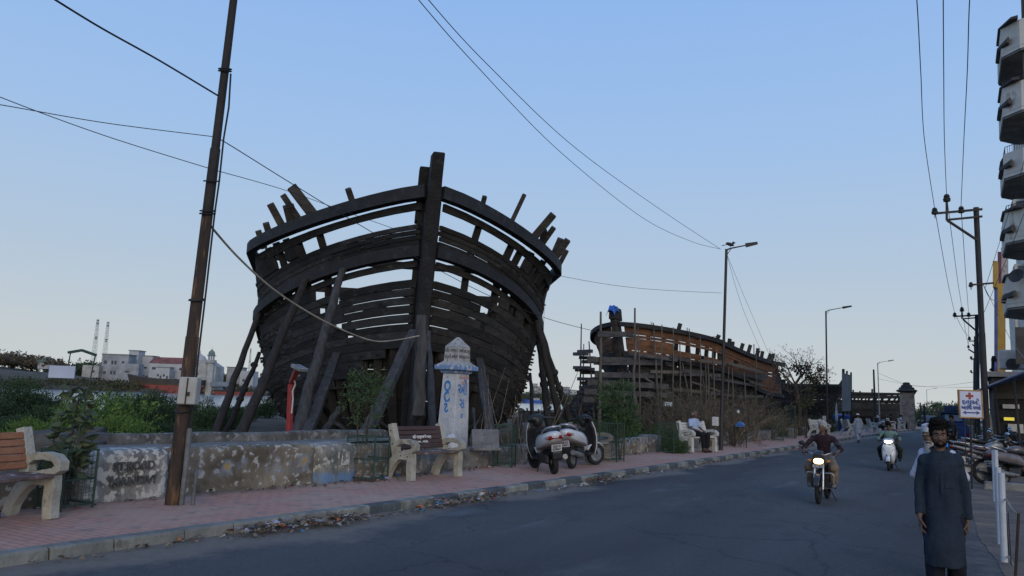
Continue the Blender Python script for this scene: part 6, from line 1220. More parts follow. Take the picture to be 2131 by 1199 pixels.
# litter swept along the kerb
LITC = [mat('litter '+n, c, .7, scale=6, bump=.2) for n, c in (('brown', (.08, .06, .045)), ('straw', (.17, .14, .10)), ('white', (.42, .42, .43)), ('lilac', (.30, .30, .40)), ('blue', (.05, .18, .32)), ('orange', (.35, .13, .05)), ('red', (.25, .05, .05)), ('grey', (.2, .2, .2)))]
def litter(label, spots, n, bright, seed, R=(.75, .2), h=.07):
    r = random.Random(seed); b = MB(); c0 = Vector(spots[0])
    for i in range(n):
        c = Vector(r.choice(spots))-c0; x, y = r.gauss(0, R[0]*.5), r.gauss(0, R[1]*.5); hh = h*exp(-(x/R[0])**2*2-(y/R[1])**2*2); p = c+V3(y, x, r.uniform(0, hh)+.004); isb = r.random() < bright
        s = r.uniform(.03, .075) if not isb else r.uniform(.045, .11); b.cur = r.choice((0, 0, 0, 1, 1, 7)) if not isb else r.choice((2, 2, 3, 4, 5, 6, 1, 7))
        q = [p+V3(r.uniform(-1, 1), r.uniform(-1, 1), 0).normalized()*s*r.uniform(.3, 1)+V3(0, 0, r.uniform(-.2, .9)*s*.55) for _ in range(4)]; m = p+V3(0, 0, s*r.uniform(.15, .6))
        b.add(q+[m], [(0, 1, 4), (1, 2, 4), (2, 3, 4), (3, 0, 4)])
    o = b.obj('litter', LITC, recalc=False); o.location = c0; o['kind'] = 'stuff'; o['label'] = label; o['category'] = 'litter'
K = lambda y, off=.14: V3(xat(KERB, y)+off, y, .03)
litter('heap of brown sweepings with paper and a blue wrapper in the gutter nearest the viewer', [K(6.6), K(6.9), K(7.3), K(7.6, .22), K(7.9, .18)], 400, .14, 1, (.42, .22), .10)
litter('heap of paper and plastic litter in the gutter before the brown bench', [K(9.9), K(10.3), K(10.7), K(11.1)], 280, .26, 2, (.45, .22), .12)
litter('low pile of dry sweepings in the gutter below the scooters', [K(15.2), K(15.6)], 200, .05, 3, (.5, .22), .12)
litter('plastic bags and scraps at the foot of the collapsed tree guard', [G(745, 998, .14), G(775, 1000, .14), G(800, 990, .14), G(830, 985, .14)], 220, .5, 4, (.35, .25), .1)
litter('twigs and scraps scattered along the kerb', [K(y, .2+.1*sin(y)) for y in lin(4.5, 40, 60)], 900, .08, 5, (.5, .16), .012)
litter('dry leaves and scraps along the foot of the wall', [V3(xat(WALLX, y)+.28, y, .14) for y in lin(5, 40, 50)], 700, .08, 6, (.5, .25), .012)
o = boulder('orange_wrapper', 'crumpled orange wrapper at the foot of the stained wall', G(626, 1004, .15), (.16, .14, .07), .4, 9, m=LITC[5]); o['category'] = 'wrapper'
# ------------------------------------------------------------------ two-wheelers
PLW = mat('white body paint', (.52, .54, .56), .25, var=.08, scale=2, bump=0, coat=.4, col2=(.46, .48, .50)); PLB2 = mat('black plastic', (.014, .015, .018), .45, scale=6, bump=.05); RUB = mat('tyre rubber', (.016, .016, .017), .85, scale=20, bump=.3); SEATB = mat('black seat vinyl', (.018, .018, .02), .5, scale=10, bump=.1)
CHR = mat('dull chrome', (.42, .43, .45), .3, metal=.7, scale=5, bump=0); ALU = mat('cast aluminium', (.20, .205, .21), .45, metal=.5, scale=8, bump=.1); TAILR = mat('red lens', (.22, .012, .012), .15, bump=0, scale=4); PLT = mat('number plate', (.46, .47, .50), .5, bump=0, scale=3); PLTK = mat('plate lettering', (.02, .02, .025), .6, bump=0); MIRR = mat('mirror glass', (.55, .68, .80), .05, metal=.9, bump=0, var=.02); LENS = mat('clear lens', (.30, .31, .32), .1, bump=0); GREYP = mat('grey body paint', (.12, .105, .105), .3, scale=3, bump=0, coat=.3); DKP = mat('dark body paint', (.022, .022, .026), .25, scale=3, bump=0, coat=.4); AMB = mat('amber lens', (.4, .15, .02), .2, bump=0)
def wheel(t, y, R, w, spokes=False, rimm=None):
    b = MB(); b.lathe([(R-.075, -w*.36), (R-.05, -w*.5), (R-.012, -w*.42), (R, -w*.15), (R, w*.15), (R-.012, w*.42), (R-.05, w*.5), (R-.075, w*.36), (R-.075, -w*.36)], (0, y, R), 28, (1, 0, 0)); wh = b.obj('wheel', RUB, t, smooth=50)
    b = MB(); rm = rimm or ALU; b.lathe([(R-.076, -w*.34), (R-.085, -w*.34), (R-.10, -w*.1), (R-.10, w*.1), (R-.085, w*.34), (R-.076, w*.34)], (0, y, R), 28, (1, 0, 0)); b.lathe([(0, -w*.55), (.055, -w*.5), (.06, 0), (.055, w*.5), (0, w*.55)], (0, y, R), 12, (1, 0, 0))
    for i in range(5 if not spokes else 6): a = i*2*pi/(5 if not spokes else 6); b.beam((0, y+cos(a)*.04, R+sin(a)*.04), (0, y+cos(a)*(R-.09), R+sin(a)*(R-.09)), .035, .03, (1, 0, 0))
    b.obj('rim', rm, wh, smooth=40); return wh
def sec(y, zc, w, h, n=14, p=2.6, sq=1.0):
    out = []
    for j in range(n):
        a = 2*pi*j/n; c, s = cos(a), sin(a); out.append(V3(w*abs(c)**(2/p)*(1 if c > 0 else -1), y, zc+h*abs(s)**(2/p)*(1 if s > 0 else -1)))
    return out
def plate(t, c, tilt, txts, w=.20, h=.13, back=True):
    rz_ = pi if not back else 0; t2 = MB(); R_ = rotz(rz_)@Matrix.Rotation(tilt, 3, 'X'); t2.box(c, (w, .008, h), R_); p = t2.obj('number_plate', PLT, t)
    b = MB(); n = len(txts); x, u = R_@V3(1, 0, 0), R_@V3(0, 0, 1); nn = R_@V3(0, -1, 0)
    for i, s in enumerate(txts): text('t', s, h*.42, None, Vector(c)+nn*.006+u*(h*.23*(n-1)-i*h*.46), x, u, d=.003, bold=.002, fit=w*.8, add=b)
    b.obj('lettering', PLTK, p, recalc=False)
def make_scooter(label, body=PLW, lit=False, txts=('GJ12', 'K7847'), steer=0.0, group='scooters', front=PLW):
    t = thing('scooter', label, 'scooter', group=group); R = .235
    wheel(t, -.62, R, .10)
    hb = link('front_fork', None); st = V3(0, .46, .9)
    b = MB(); b.loft([sec(-.99, .76, .05, .035), sec(-.93, .74, .12, .085), sec(-.80, .70, .175, .125), sec(-.62, .665, .205, .145), sec(-.40, .63, .205, .155), sec(-.18, .59, .19, .17), sec(0, .52, .165, .18), sec(.08, .46, .13, .15)]); b.obj('body_panel', body, t, smooth=60)
    b = MB(); b.loft([sec(-.97, .665, .10, .02), sec(-.85, .60, .185, .035), sec(-.6, .545, .214, .035), sec(-.3, .50, .214, .04), sec(-.1, .46, .19, .04)]); b.obj('lower_trim', mat('grey trim', (.27, .25, .25), .4, bump=0) if body is PLW else DKP, t, smooth=60)
    b = MB(); b.loft([sec(-.76, .80, .10, .03), sec(-.68, .82, .155, .05), sec(-.45, .82, .165, .055), sec(-.25, .79, .16, .05), sec(-.02, .78, .14, .05), sec(.08, .75, .08, .035)]); b.obj('seat', SEATB, t, smooth=60)
    b = MB(); b.tube([V3(.15, -.55, .79), V3(.165, -.72, .845), V3(.13, -.90, .90), V3(.06, -.965, .915), V3(-.06, -.965, .915), V3(-.13, -.90, .90), V3(-.165, -.72, .845), V3(-.15, -.55, .79)], .018, 8); b.obj('grab_rail', CHR, t, smooth=60)
    b = MB(); b.loft([sec(-.968, .725, .10, .036), sec(-.915, .705, .165, .048)]); tl = b.obj('tail_light', TAILR, t, smooth=60)
    for s in (-1, 1): b = MB(); b.ell((s*.15, -.885, .712), (.04, .05, .03)); b.obj('indicator', AMB if not body is PLW else LENS, t, smooth=180)
    b = MB(); b.loft([[V3(-w, y, z), V3(w, y, z), V3(w, y+.02, z+.012), V3(-w, y+.02, z+.012)] for y, z, w in ((-.80, .60, .06), (-.92, .54, .075), (-.96, .42, .08), (-.95, .32, .075))]); b.obj('mud_flap', PLB2, t)
    plate(t, V3(0, -.965, .52), .28, txts)
    b = MB(); b.loft([sec(.02, .27, .17, .05), sec(.2, .25, .16, .035), sec(.46, .27, .15, .04)]); b.obj('floorboard', PLB2, t, smooth=50)
    P = []
    for z, y, w, bow in ((.24, .50, .15, .03), (.40, .53, .20, .05), (.60, .50, .225, .07), (.80, .45, .215, .07), (.95, .41, .17, .05)):
        P.append([V3(w*u, y+bow*(1-u*u), z) for u in (-1, -.75, -.4, 0, .4, .75, 1)])
    b = MB(); b.grid(P); o = b.obj('front_apron', front, t, smooth=180); o.modifiers.new('s', 'SOLIDIFY').thickness = .02
    b = MB(); b.grid([[V3(p.x*.97, p.y-.055, p.z) for p in row] for row in P]); o = b.obj('leg_shield', PLB2, t, smooth=180); o.modifiers.new('s', 'SOLIDIFY').thickness = .03
    for s in (-1, 1): b = MB(); b.loft([[V3(s*.06, .535, .60), V3(s*.075, .54, .62), V3(s*.075, .50, .62), V3(s*.06, .50, .60)], [V3(s*.14, .535, .71), V3(s*.165, .52, .78), V3(s*.165, .47, .78), V3(s*.14, .47, .71)]]); b.obj('indicator', DKP, t)
    # steering group: fork, fender, wheel, handlebar turn together
    M = Matrix.Translation(st) @ Matrix.Rotation(steer, 4, 'Z') @ Matrix.Translation(-st); bpy.data.objects.remove(hb)
    w = wheel(t, .66, R, .095); parts = [w]
    b = MB(); P = []
    for i in range(9): a = radians(-20+i*22); P.append([V3(x, .66+cos(a)*(R+.035), R+sin(a)*(R+.035)-(.02 if abs(x) > .05 else 0)) for x in (-.068, -.05, 0, .05, .068)])
    b.grid(P[2:]); o = b.obj('front_fender', front, t, smooth=180); o.modifiers.new('s', 'SOLIDIFY').thickness = .012; parts.append(o)
    b = MB()
    for s in (-1, 1): b.tube([V3(s*.075, .66, R), V3(s*.06, .56, .55)], .02, 6)
    parts.append(b.obj('fork', PLB2, t))
    b = MB(); b.loft([sec(.30, 1.02, .10, .05), sec(.36, 1.035, .17, .07), sec(.44, 1.03, .19, .085), sec(.51, 1.01, .16, .075), sec(.55, 1.0, .10, .05)]); b.ell((0, .36, .97), (.09, .08, .12)); parts.append(b.obj('handlebar_cowl', PLB2 if not lit else front, t, smooth=60))
    b = MB()
    for s in (-1, 1): b.tube([V3(s*.14, .36, 1.03), V3(s*.24, .32, 1.02), V3(s*.37, .28, 1.0)], [.022, .02, .019], 8); b.tube([V3(s*.2, .38, 1.03), V3(s*.34, .35, 1.0)], .006, 4)
    parts.append(b.obj('handlebar', PLB2, t, smooth=60))
    for s in (-1, 1): b = MB(); b.tube([V3(s*.19, .38, 1.06), V3(s*.27, .40, 1.16), V3(s*.31, .39, 1.2)], .007, 5); b.ell((s*.32, .385, 1.215), (.06, .018, .04)); parts.append(b.obj('mirror', PLB2, t, smooth=60))
    b = MB(); b.loft([sec(.525, 1.0, .125, .05), sec(.562, .995, .11, .042), sec(.575, .992, .07, .025)]); parts.append(b.obj('headlight', glow('scooter headlamp', (1, .97, .88), 14) if lit else LENS, t, smooth=60))
    for o in parts: o.matrix_basis = M
    b = MB(); b.box((-.13, -.45, .30), (.10, .52, .18)); b.box((.02, -.3, .34), (.22, .36, .2)); b.obj('engine', PLB2, t, bev=.03); b = MB(); b.tube([V3(.13, -.25, .25), V3(.15, -.5, .27), V3(.155, -.95, .34)], [.03, .055, .05], 10); b.obj('exhaust', ALU, t, smooth=50)
    b = MB(); b.tube([V3(-.12, -.15, .26), V3(-.24, -.22, .01)], .013, 6); b.obj('side_stand', STEEL, t); return t
def stand(t, p, rz, lean=0.0): t.location = p; t.rotation_mode = 'XYZ'; t.rotation_euler = Matrix.Rotation(rz, 3, 'Z').to_4x4().to_3x3().__matmul__(Matrix.Rotation(lean, 3, 'Y')).to_euler(); return t
def rear_at(t, px, py, z, rz, lean=0.0, y=-.62): p = G(px, py, z); stand(t, p - rotz(rz)@V3(0, y, 0), rz, lean); return t
s1 = make_scooter('nearer parked white scooter, seen from behind, number plate GJ12', steer=.25); rear_at(s1, 1152, 986, .137, YAW+.22, -.13); s1.scale = (1.1,)*3
s2 = make_scooter('farther parked white scooter with its front wheel turned towards the road', txts=('GJ12', 'B 4171'), steer=-.55); rear_at(s2, 1193, 975, .137, .09, -.10); s2.scale = (1.1,)*3
s3 = make_scooter('white scooter ridden towards the viewer with its headlamp glaring', lit=True, steer=0.0, group=None); stand(s3, G(1850, 980, 0)+V3(0, .54, 0), pi, 0); s3.scale = (.82,)*3
HOTL = glow('motorcycle headlamp', (1.0, .70, .30), 4.0)
def make_bike(label, tank=DKP, lit=False, txts=('GJ12 8057',), steer=0.0, group='parked two-wheelers', guard_=True, seatm=SEATB):
    t = thing('motorcycle', label, 'motorcycle', group=group); R = .30
    wheel(t, -.63, R, .095, True); st = V3(0, .48, .8); parts = []
    parts.append(wheel(t, .65, R, .085, True)); b = MB()
    for s in (-1, 1): b.tube([V3(s*.085, .65, R), V3(s*.085, .56, .58), V3(s*.085, .46, .92)], [.026, .024, .018], 8)
    parts.append(b.obj('fork', CHR, t, smooth=60)); b = MB(); P = []
    for i in range(8): a = radians(10+i*20); P.append([V3(x, .65+cos(a)*(R+.04), R+sin(a)*(R+.04)-(.015 if abs(x) > .04 else 0)) for x in (-.06, -.04, 0, .04, .06)])
    b.grid(P); o = b.obj('front_fender', DKP, t, smooth=180); o.modifiers.new('s', 'SOLIDIFY').thickness = .01; parts.append(o)
    b = MB(); b.loft([sec(.40, .93, .09, .10), sec(.50, .92, .135, .125), sec(.56, .90, .125, .115)]); b.loft([sec(.42, 1.04, .09, .06), sec(.53, 1.01, .11, .05), sec(.555, .99, .06, .03)]); parts.append(b.obj('headlight_cowl', DKP, t, smooth=60))
    b = MB(); b.loft([sec(.55, .875, .105, .062), sec(.585, .87, .095, .055), sec(.60, .868, .05, .03)]); parts.append(b.obj('headlight', HOTL if lit else LENS, t, smooth=60))
    b = MB(); b.tube([V3(-.37, .28, 1.02), V3(-.24, .34, 1.05), V3(-.1, .41, 1.0), V3(.1, .41, 1.0), V3(.24, .34, 1.05), V3(.37, .28, 1.02)], .014, 7); parts.append(b.obj('handlebar', CHR, t, smooth=60))
    for s in (-1, 1):
        b = MB(); b.tube([V3(s*.24, .335, 1.05), V3(s*.37, .28, 1.02)], .020, 7); b.tube([V3(s*.22, .40, 1.05), V3(s*.36, .37, 1.03)], .006, 4); parts.append(b.obj('grip', PLB2, t))
        b = MB(); b.tube([V3(s*.20, .37, 1.05), V3(s*.26, .38, 1.16), V3(s*.33, .36, 1.22)], .006, 5); b.ell((s*.36, .355, 1.235), (.075, .022, .048)); m_ = b.obj('mirror', PLB2, t, smooth=60); parts.append(m_); g = MB(); g.ell((s*.36, .342, 1.235), (.064, .012, .039)); g.obj('mirror_glass', MIRR, m_, smooth=180)
        b = MB(); b.ell((s*.19, .52, .88), (.045, .03, .028)); b.tube([V3(s*.1, .5, .88), V3(s*.17, .52, .88)], .008, 4); parts.append(b.obj('indicator', AMB, t, smooth=60))
    M = Matrix.Translation(st) @ Matrix.Rotation(steer, 4, 'Z') @ Matrix.Translation(-st)
    for o in parts: o.matrix_basis = M
    b = MB(); b.box((0, .605, .775), (.22, .006, .055)); p = b.obj('number_plate', PLT, t); q = MB(); text('t', txts[0], .04, None, (0, .6095, .775), (-1, 0, 0), (0, 0, 1), d=.002, bold=.001, fit=.19, add=q); q.obj('lettering', PLTK, p, recalc=False)
    b = MB(); b.loft([sec(.42, .80, .05, .08), sec(.34, .83, .13, .10), sec(.18, .84, .145, .11), sec(.02, .80, .12, .09), sec(-.06, .77, .07, .05)]); b.obj('tank', tank, t, smooth=60)
    b = MB(); b.loft([sec(0, .80, .08, .04), sec(-.1, .79, .13, .05), sec(-.4, .80, .14, .05), sec(-.7, .84, .13, .045), sec(-.80, .85, .08, .03)]); b.obj('seat', seatm, t, smooth=60)
    b = MB(); b.loft([sec(-.3, .68, .12, .07), sec(-.55, .70, .13, .07), sec(-.8, .76, .10, .05), sec(-.93, .79, .05, .03)]); b.obj('tail_panel', tank, t, smooth=60); b = MB(); b.ell((0, -.93, .77), (.08, .04, .04)); b.obj('tail_light', TAILR, t, smooth=60)
    b = MB(); b.tube([V3(.12, -.5, .85), V3(.13, -.85, .90), V3(0, -.95, .92), V3(-.13, -.85, .90), V3(-.12, -.5, .85)], .012, 6); b.obj('grab_rail', CHR, t, smooth=60)
    b = MB(); b.loft([[V3(-w, y, z), V3(w, y, z), V3(w, y+.015, z+.01), V3(-w, y+.015, z+.01)] for y, z, w in ((-.72, .68, .06), (-.90, .62, .07), (-.98, .45, .075))]); b.obj('rear_fender', PLB2, t); plate(t, V3(0, -.985, .56), .3, ('GJ12', txts[0][-4:]), .19, .12)
    b = MB(); b.box((0, .08, .40), (.24, .36, .26)); b.lathe([(.09, 0), (.10, .05), (.10, .2), (.07, .24)], (0, .2, .45), 12, (0, .35, 1)); b.tube([V3(0, .42, .78), V3(0, .34, .4), V3(0, .1, .28)], .022, 6); b.tube([V3(0, .0, .75), V3(0, -.3, .66), V3(0, -.75, .78)], .02, 6); b.tube([V3(-.11, -.1, .36), V3(-.1, -.63, .30)], .025, 6); b.obj('engine', PLB2, t, bev=.02)
    b = MB(); b.tube([V3(.09, .24, .38), V3(.12, .16, .22), V3(.14, -.2, .24), V3(.15, -.85, .34)], [.02, .022, .04, .045], 9); b.obj('exhaust', ALU, t, smooth=60)
    for s in (-1, 1): b = MB(); b.tube([V3(s*.1, .0, .30), V3(s*.26, .0, .29)], .014, 6); b.box((s*.22, .0, .305), (.10, .06, .025)); b.obj('footrest', RUB, t)
    if guard_:
        b = MB(); b.tube([V3(-.06, .40, .62), V3(-.24, .42, .63), V3(-.28, .40, .58), V3(-.25, .34, .32), V3(-.08, .30, .30)], .013, 7); b.tube([V3(.06, .40, .62), V3(.24, .42, .63), V3(.28, .40, .58), V3(.25, .34, .32), V3(.08, .30, .30)], .013, 7); b.obj('crash_bar', CHR, t, smooth=60)
    b = MB(); b.tube([V3(-.12, -.05, .30), V3(-.25, -.12, .012)], .012, 6); b.obj('side_stand', STEEL, t); return t
mb1 = make_bike('black motorcycle coming towards the viewer with a warm lit headlamp', lit=True, group=None); stand(mb1, G(1704, 1049, 0)+V3(.0, .55, 0), pi, 0); mb1.scale = (.85,)*3
for mk, lab, px, py, rz, ln, kw in ((make_bike, 'silver striped motorcycle parked tail to the road, left in the row by the signboard', 2010, 990, -1.15, -.1, dict(tank=ALU, txts=('GJ12 3318',), steer=.3)), (make_bike, 'dark motorcycle with a worn pinkish seat, parked by the white bollards', 2052, 1008, -1.05, -.1, dict(tank=GREYP, txts=('GJ12 0462',), steer=.35, seatm=mat('worn pink seat', (.14, .10, .10), .6, bump=.1))), (make_scooter, 'big dark grey scooter parked at the right edge behind the bollards', 2088, 1012, -.75, -.1, dict(body=GREYP, front=DKP, txts=('GJ12', '9920'), steer=.3, group='parked two-wheelers')), (make_bike, 'black motorcycle parked behind the signboard post', 2028, 972, -1.0, -.1, dict(tank=DKP, txts=('GJ12 7711',), steer=.2)), (make_bike, 'dark motorcycle at the roadside before the blue cart, a man beside it', 1984, 948, 2.9, 0, dict(tank=DKP, txts=('GJ12 5150',))), (make_scooter, 'distant black scooter parked near the ochre fence', 2062, 962, -.9, -.1, dict(body=DKP, front=DKP, txts=('GJ12', '1186'), group='parked two-wheelers')), (make_scooter, 'far white scooter parked on the left footpath beside the benches', 1838, 897, .5, -.1, dict(txts=('GJ12', '2043'), group=None))):
    rear_at(mk(lab, **kw), px, py, .02 if px > 1900 else .137, rz, ln)
# blue goods rickshaw, seen from behind, and a car beyond it
BLV = mat('blue cart paint', (.025, .075, .22), .45, scale=2, bump=.05, col2=(.02, .05, .16)); BLVD = mat('dark blue canvas', (.03, .05, .10), .8, scale=3, bump=.2)
f = G(1991, 928, 0); t = thing('goods_rickshaw', 'blue three-wheeled goods rickshaw with a canvas hood, standing at the right roadside', 'rickshaw', f, .05)
b = MB(); b.box((0, .9, .55), (1.25, 1.7, .35)); b.box((0, .05, .80), (1.25, .06, .42)); b.box((-.61, .9, .85), (.05, 1.7, .5)); b.box((.61, .9, .85), (.05, 1.7, .5)); b.obj('tray', BLV, t, bev=.02)
b = MB(); b.loft([[V3(x, y, z) for x, y in ((-.6, 1.75), (.6, 1.75), (.58, 2.7), (-.58, 2.7))] for z in (.35, 1.25)]); b.loft([[V3(x*k, y, z) for x, y in ((-.58, 1.78), (.58, 1.78), (.56, 2.6), (-.56, 2.6))] for z, k in ((1.25, 1), (1.7, .95))]); cb = b.obj('cab', BLV, t, bev=.03)
b = MB(); b.box((0, 1.765, 1.48), (.85, .04, .34)); b.obj('window', mat('rickshaw rear window', (.30, .36, .42), .2, bump=0), cb)
b = MB(); b.loft([[V3(-.62, 1.6, z0), V3(.62, 1.6, z0), V3(.60, 2.75, z0-.1), V3(-.60, 2.75, z0-.1)] for z0 in (1.72, 1.82)]); b.loft([[V3(-.45, 1.7, 1.82), V3(.45, 1.7, 1.82), V3(.4, 2.5, 1.82), V3(-.4, 2.5, 1.82)], [V3(-.42, 1.75, 2.15), V3(.42, 1.75, 2.15), V3(.38, 2.4, 2.1), V3(-.38, 2.4, 2.1)]]); b.obj('hood', BLVD, t, bev=.02)
for x in (-.55, .55): b = MB(); b.box((x*.98, .03, .62), (.16, .04, .12)); b.obj('tail_light', TAILR, t)
for x, y in ((-.55, .7), (.55, .7), (0, 2.5)): b = MB(); b.lathe([(.02, -.055), (.17, -.055), (.215, -.03), (.215, .03), (.17, .055), (.02, .055)], (x, y, .215), 18, (1, 0, 0)); b.obj('wheel', RUB, t, smooth=50)
for s in (-1, 1): b = MB(); b.tube([V3(s*.6, 2.6, 1.3), V3(s*.8, 2.62, 1.4)], .012, 5); b.box((s*.84, 2.62, 1.42), (.12, .03, .24)); b.obj('mirror', WHITEP, t)
f = G(1938, 892, 0); t = thing('parked_car', 'small dark car beyond the men, standing at the road end', 'car', f, .25); CARP = mat('dark car paint', (.03, .035, .05), .25, bump=0, coat=.5, scale=2)
b = MB(); b.loft([sec(0, .62, .70, .28, 20, 4), sec(.15, .66, .80, .36, 20, 4), sec(1.5, .66, .83, .36, 20, 4), sec(3.0, .62, .80, .30, 20, 4), sec(3.6, .55, .70, .22, 20, 4)]); b.obj('body', CARP, t, smooth=50); b = MB(); b.loft([[V3(-w, y0, z), V3(w, y0, z), V3(w, y1, z), V3(-w, y1, z)] for z, w, y0, y1 in ((.98, .74, .15, 2.6), (1.40, .60, .5, 1.95), (1.46, .5, .7, 1.8))]); cb = b.obj('cabin', CARP, t, bev=.03)
b = MB(); b.loft([[V3(-w, y, z), V3(w, y, z), V3(w, y+.02, z), V3(-w, y+.02, z)] for z, w, y in ((1.03, .64, .16), (1.36, .53, .46))]); b.obj('window', GLASS, cb)
for x in (-.74, .74):
    b = MB(); b.box((x*.8, -.0, .78), (.2, .06, .14)); b.obj('tail_light', TAILR, t)
    for y in (.7, 2.9): b = MB(); b.lathe([(.02, -.09), (.22, -.09), (.29, -.05), (.29, .05), (.22, .09), (.02, .09)], (x, y, .29), 18, (1, 0, 0)); b.obj('wheel', RUB, t, smooth=50)
# ------------------------------------------------------------------ people
def skinm(n, c): return mat(n, c, .55, var=.2, scale=8, bump=.08, bscale=90, spec=.35)
SK1 = skinm('brown skin', (.105, .062, .043)); SK2 = skinm('dark brown skin', (.115, .066, .045)); HAIRK = mat('black hair', (.007, .006, .006), .8, spec=.15, scale=60, bump=.6, bscale=120, stretch=(1, 1, .3)); HAIRW = mat('white hair', (.42, .43, .42), .7, scale=40, bump=.6, bscale=120, col2=(.28, .28, .28)); EYEW = mat('eye white', (.22, .20, .19), .2, bump=0); EYEK = mat('iris', (.012, .008, .006), .1, bump=0); LIPM = mat('lips', (.12, .05, .042), .5, bump=0)
def cloth(n, c, c2=None, **k): return mat(n, c, .9, scale=k.pop('scale', 5), col2=c2, bump=.2, bscale=60, spec=.15, **k)
KURTA = cloth('navy kurta cloth', (.023, .034, .051), (.016, .024, .037)); KTRO = cloth('navy trouser cloth', (.014, .017, .027), (.011, .013, .021)); WHK = cloth('white kurta cloth', (.46, .48, .58), (.38, .40, .50)); GRK = cloth('grey kurta cloth', (.26, .30, .36), (.2, .235, .29)); FLOR = cloth('dark floral shirt', (.030, .018, .024), (.022, .013, .018), col3=(.30, .20, .19), w3=(.66, .70), s3=26); KHAKI = cloth('khaki trousers', (.20, .155, .115), (.15, .115, .085)); PALEB = cloth('pale blue shirt', (.34, .42, .58), (.28, .35, .5)); SEAG = cloth('sea green shirt', (.14, .24, .22), (.10, .18, .165)); OLV = cloth('dark green trousers', (.022, .03, .022)); BLKC = cloth('black cloth', (.015, .015, .018)); MARN = cloth('maroon shirt', (.06, .03, .035)); LEATH = mat('sandal leather', (.03, .022, .018), .6, bump=.1); CAPW = cloth('white cap', (.52, .54, .60)); SCARF = cloth('blue scarf', (.04, .20, .50)); SCARO = cloth('orange scarf border', (.42, .13, .05))
def el(c, lat, fwd, a, b, n=18, p=2.2):
    out = []
    for j in range(n):
        t_ = 2*pi*j/n; cx, s_ = cos(t_), sin(t_); out.append(c+lat*(a*abs(cx)**(2/p)*(1 if cx > 0 else -1))+fwd*(b*abs(s_)**(2/p)*(1 if s_ > 0 else -1)))
    return out
def hand(mb, w, d, palm, side, s=1.0, curl=.5):                 # w wrist, d along the hand, palm direction the palm faces
    d = d.normalized(); palm = (palm-d*palm.dot(d)).normalized(); a = d.cross(palm)*side        # a points to the thumb side
    c = w+d*.045*s; mb.loft([el(w, a, palm, .026*s, .019*s, 12), el(w+d*.03*s, a, palm, .034*s, .017*s, 12), el(w+d*.065*s, a, palm, .040*s, .015*s, 12), el(w+d*.092*s, a, palm, .038*s, .011*s, 12)])
    for k, (o, L, r) in enumerate(((.030, .072, .0085), (.010, .080, .009), (-.011, .074, .0085), (-.030, .058, .0075))):
        p = w+d*.085*s+a*o*s; e = d; pts = [p-d*.02*s, p]; q = p
        for j, f in enumerate((.42, .33, .25)):
            th = curl*(.45, .95, 1.25)[j]*(1+.1*k); e2 = d*cos(th)+palm*sin(th); q = q+e2*L*f*s; pts.append(q)
        mb.tube(pts, [r*1.1*s, r*1.05*s, r*s, r*.92*s, r*.78*s], 8); mb.ell(q, (r*.8*s,)*3, None, 8, 6)
    p = w+d*.025*s+a*.028*s; e1 = (d*.65+a*.65+palm*.35).normalized(); e2 = (d*.85+a*.15+palm*(.3+curl*.4)).normalized(); q1 = p+e1*.042*s; q2 = q1+e2*.03*s; q3 = q2+e2*.024*s
    mb.tube([p-e1*.012*s, p, q1, q2, q3], [.012*s, .0125*s, .0105*s, .010*s, .008*s], 8); mb.ell(q3, (.0085*s,)*3, None, 8, 6)
def head(mb, c, R_, s=1.0):                                       # c centre of the skull, R_ orientation (x right, y forward, z up)
    def T(x, y, z): return c+R_@V3(x*s, y*s, z*s)
    mb.ell(T(0, -.012, .035), (.076*s, .094*s, .088*s), R_, 20, 14); mb.ell(T(0, .018, -.02), (.062*s, .070*s, .085*s), R_, 18, 12); mb.ell(T(0, .040, -.078), (.038*s, .040*s, .032*s), R_, 14, 10)
    mb.ell(T(0, .072, .012), (.050*s, .022*s, .012*s), R_, 12, 8)                                         # brow
    for x in (-1, 1): mb.ell(T(x*.034, .062, -.028), (.023*s, .020*s, .018*s), R_, 10, 8); mb.ell(T(x*.073, -.006, -.008), (.010*s, .020*s, .032*s), R_@Matrix.Rotation(x*.25, 3, 'Z'), 10, 8)
    mb.loft([[T(0, .082, .006), T(-.007, .078, .004), T(0, .068, .004), T(.007, .078, .004)], [T(0, .096, -.020), T(-.010, .086, -.022), T(0, .07, -.02), T(.010, .086, -.022)], [T(0, .108, -.036), T(-.018, .088, -.040), T(0, .07, -.04), T(.018, .088, -.040)], [T(0, .092, -.046), T(-.012, .082, -.046), T(0, .07, -.046), T(.012, .082, -.046)]])
    mb.ell(T(0, .084, -.064), (.024*s, .010*s, .006*s), R_, 10, 6); mb.ell(T(0, .080, -.074), (.021*s, .011*s, .007*s), R_, 10, 6)
def face(t, c, R_, s=1.0, brow=HAIRK):
    def T(x, y, z): return c+R_@V3(x*s, y*s, z*s)
    for x in (-1, 1):
        b = MB(); b.ell(T(x*.031, .073, -.002), (.0135*s, .008*s, .0075*s), R_, 12, 8); e = b.obj('eye', EYEW, t, smooth=180); b = MB(); b.ell(T(x*.031, .0795, -.002), (.0062*s, .003*s, .0064*s), R_, 10, 6); b.obj('iris', EYEK, e, smooth=180)
        b = MB(); b.tube([T(x*.012, .093, .014), T(x*.03, .091, .022), T(x*.05, .076, .014)], [.005*s, .0055*s, .003*s], 6); b.obj('eyebrow', brow, t, smooth=180)
    b = MB(); b.tube([T(-.024, .086, -.068), T(-.008, .094, -.0655), T(.008, .094, -.0655), T(.024, .086, -.068)], [.003*s, .0055*s, .0055*s, .003*s], 6); b.tube([T(-.02, .086, -.071), T(0, .094, -.0755), T(.02, .086, -.071)], [.003*s, .006*s, .003*s], 6); b.obj('lips', LIPM, t, smooth=180)
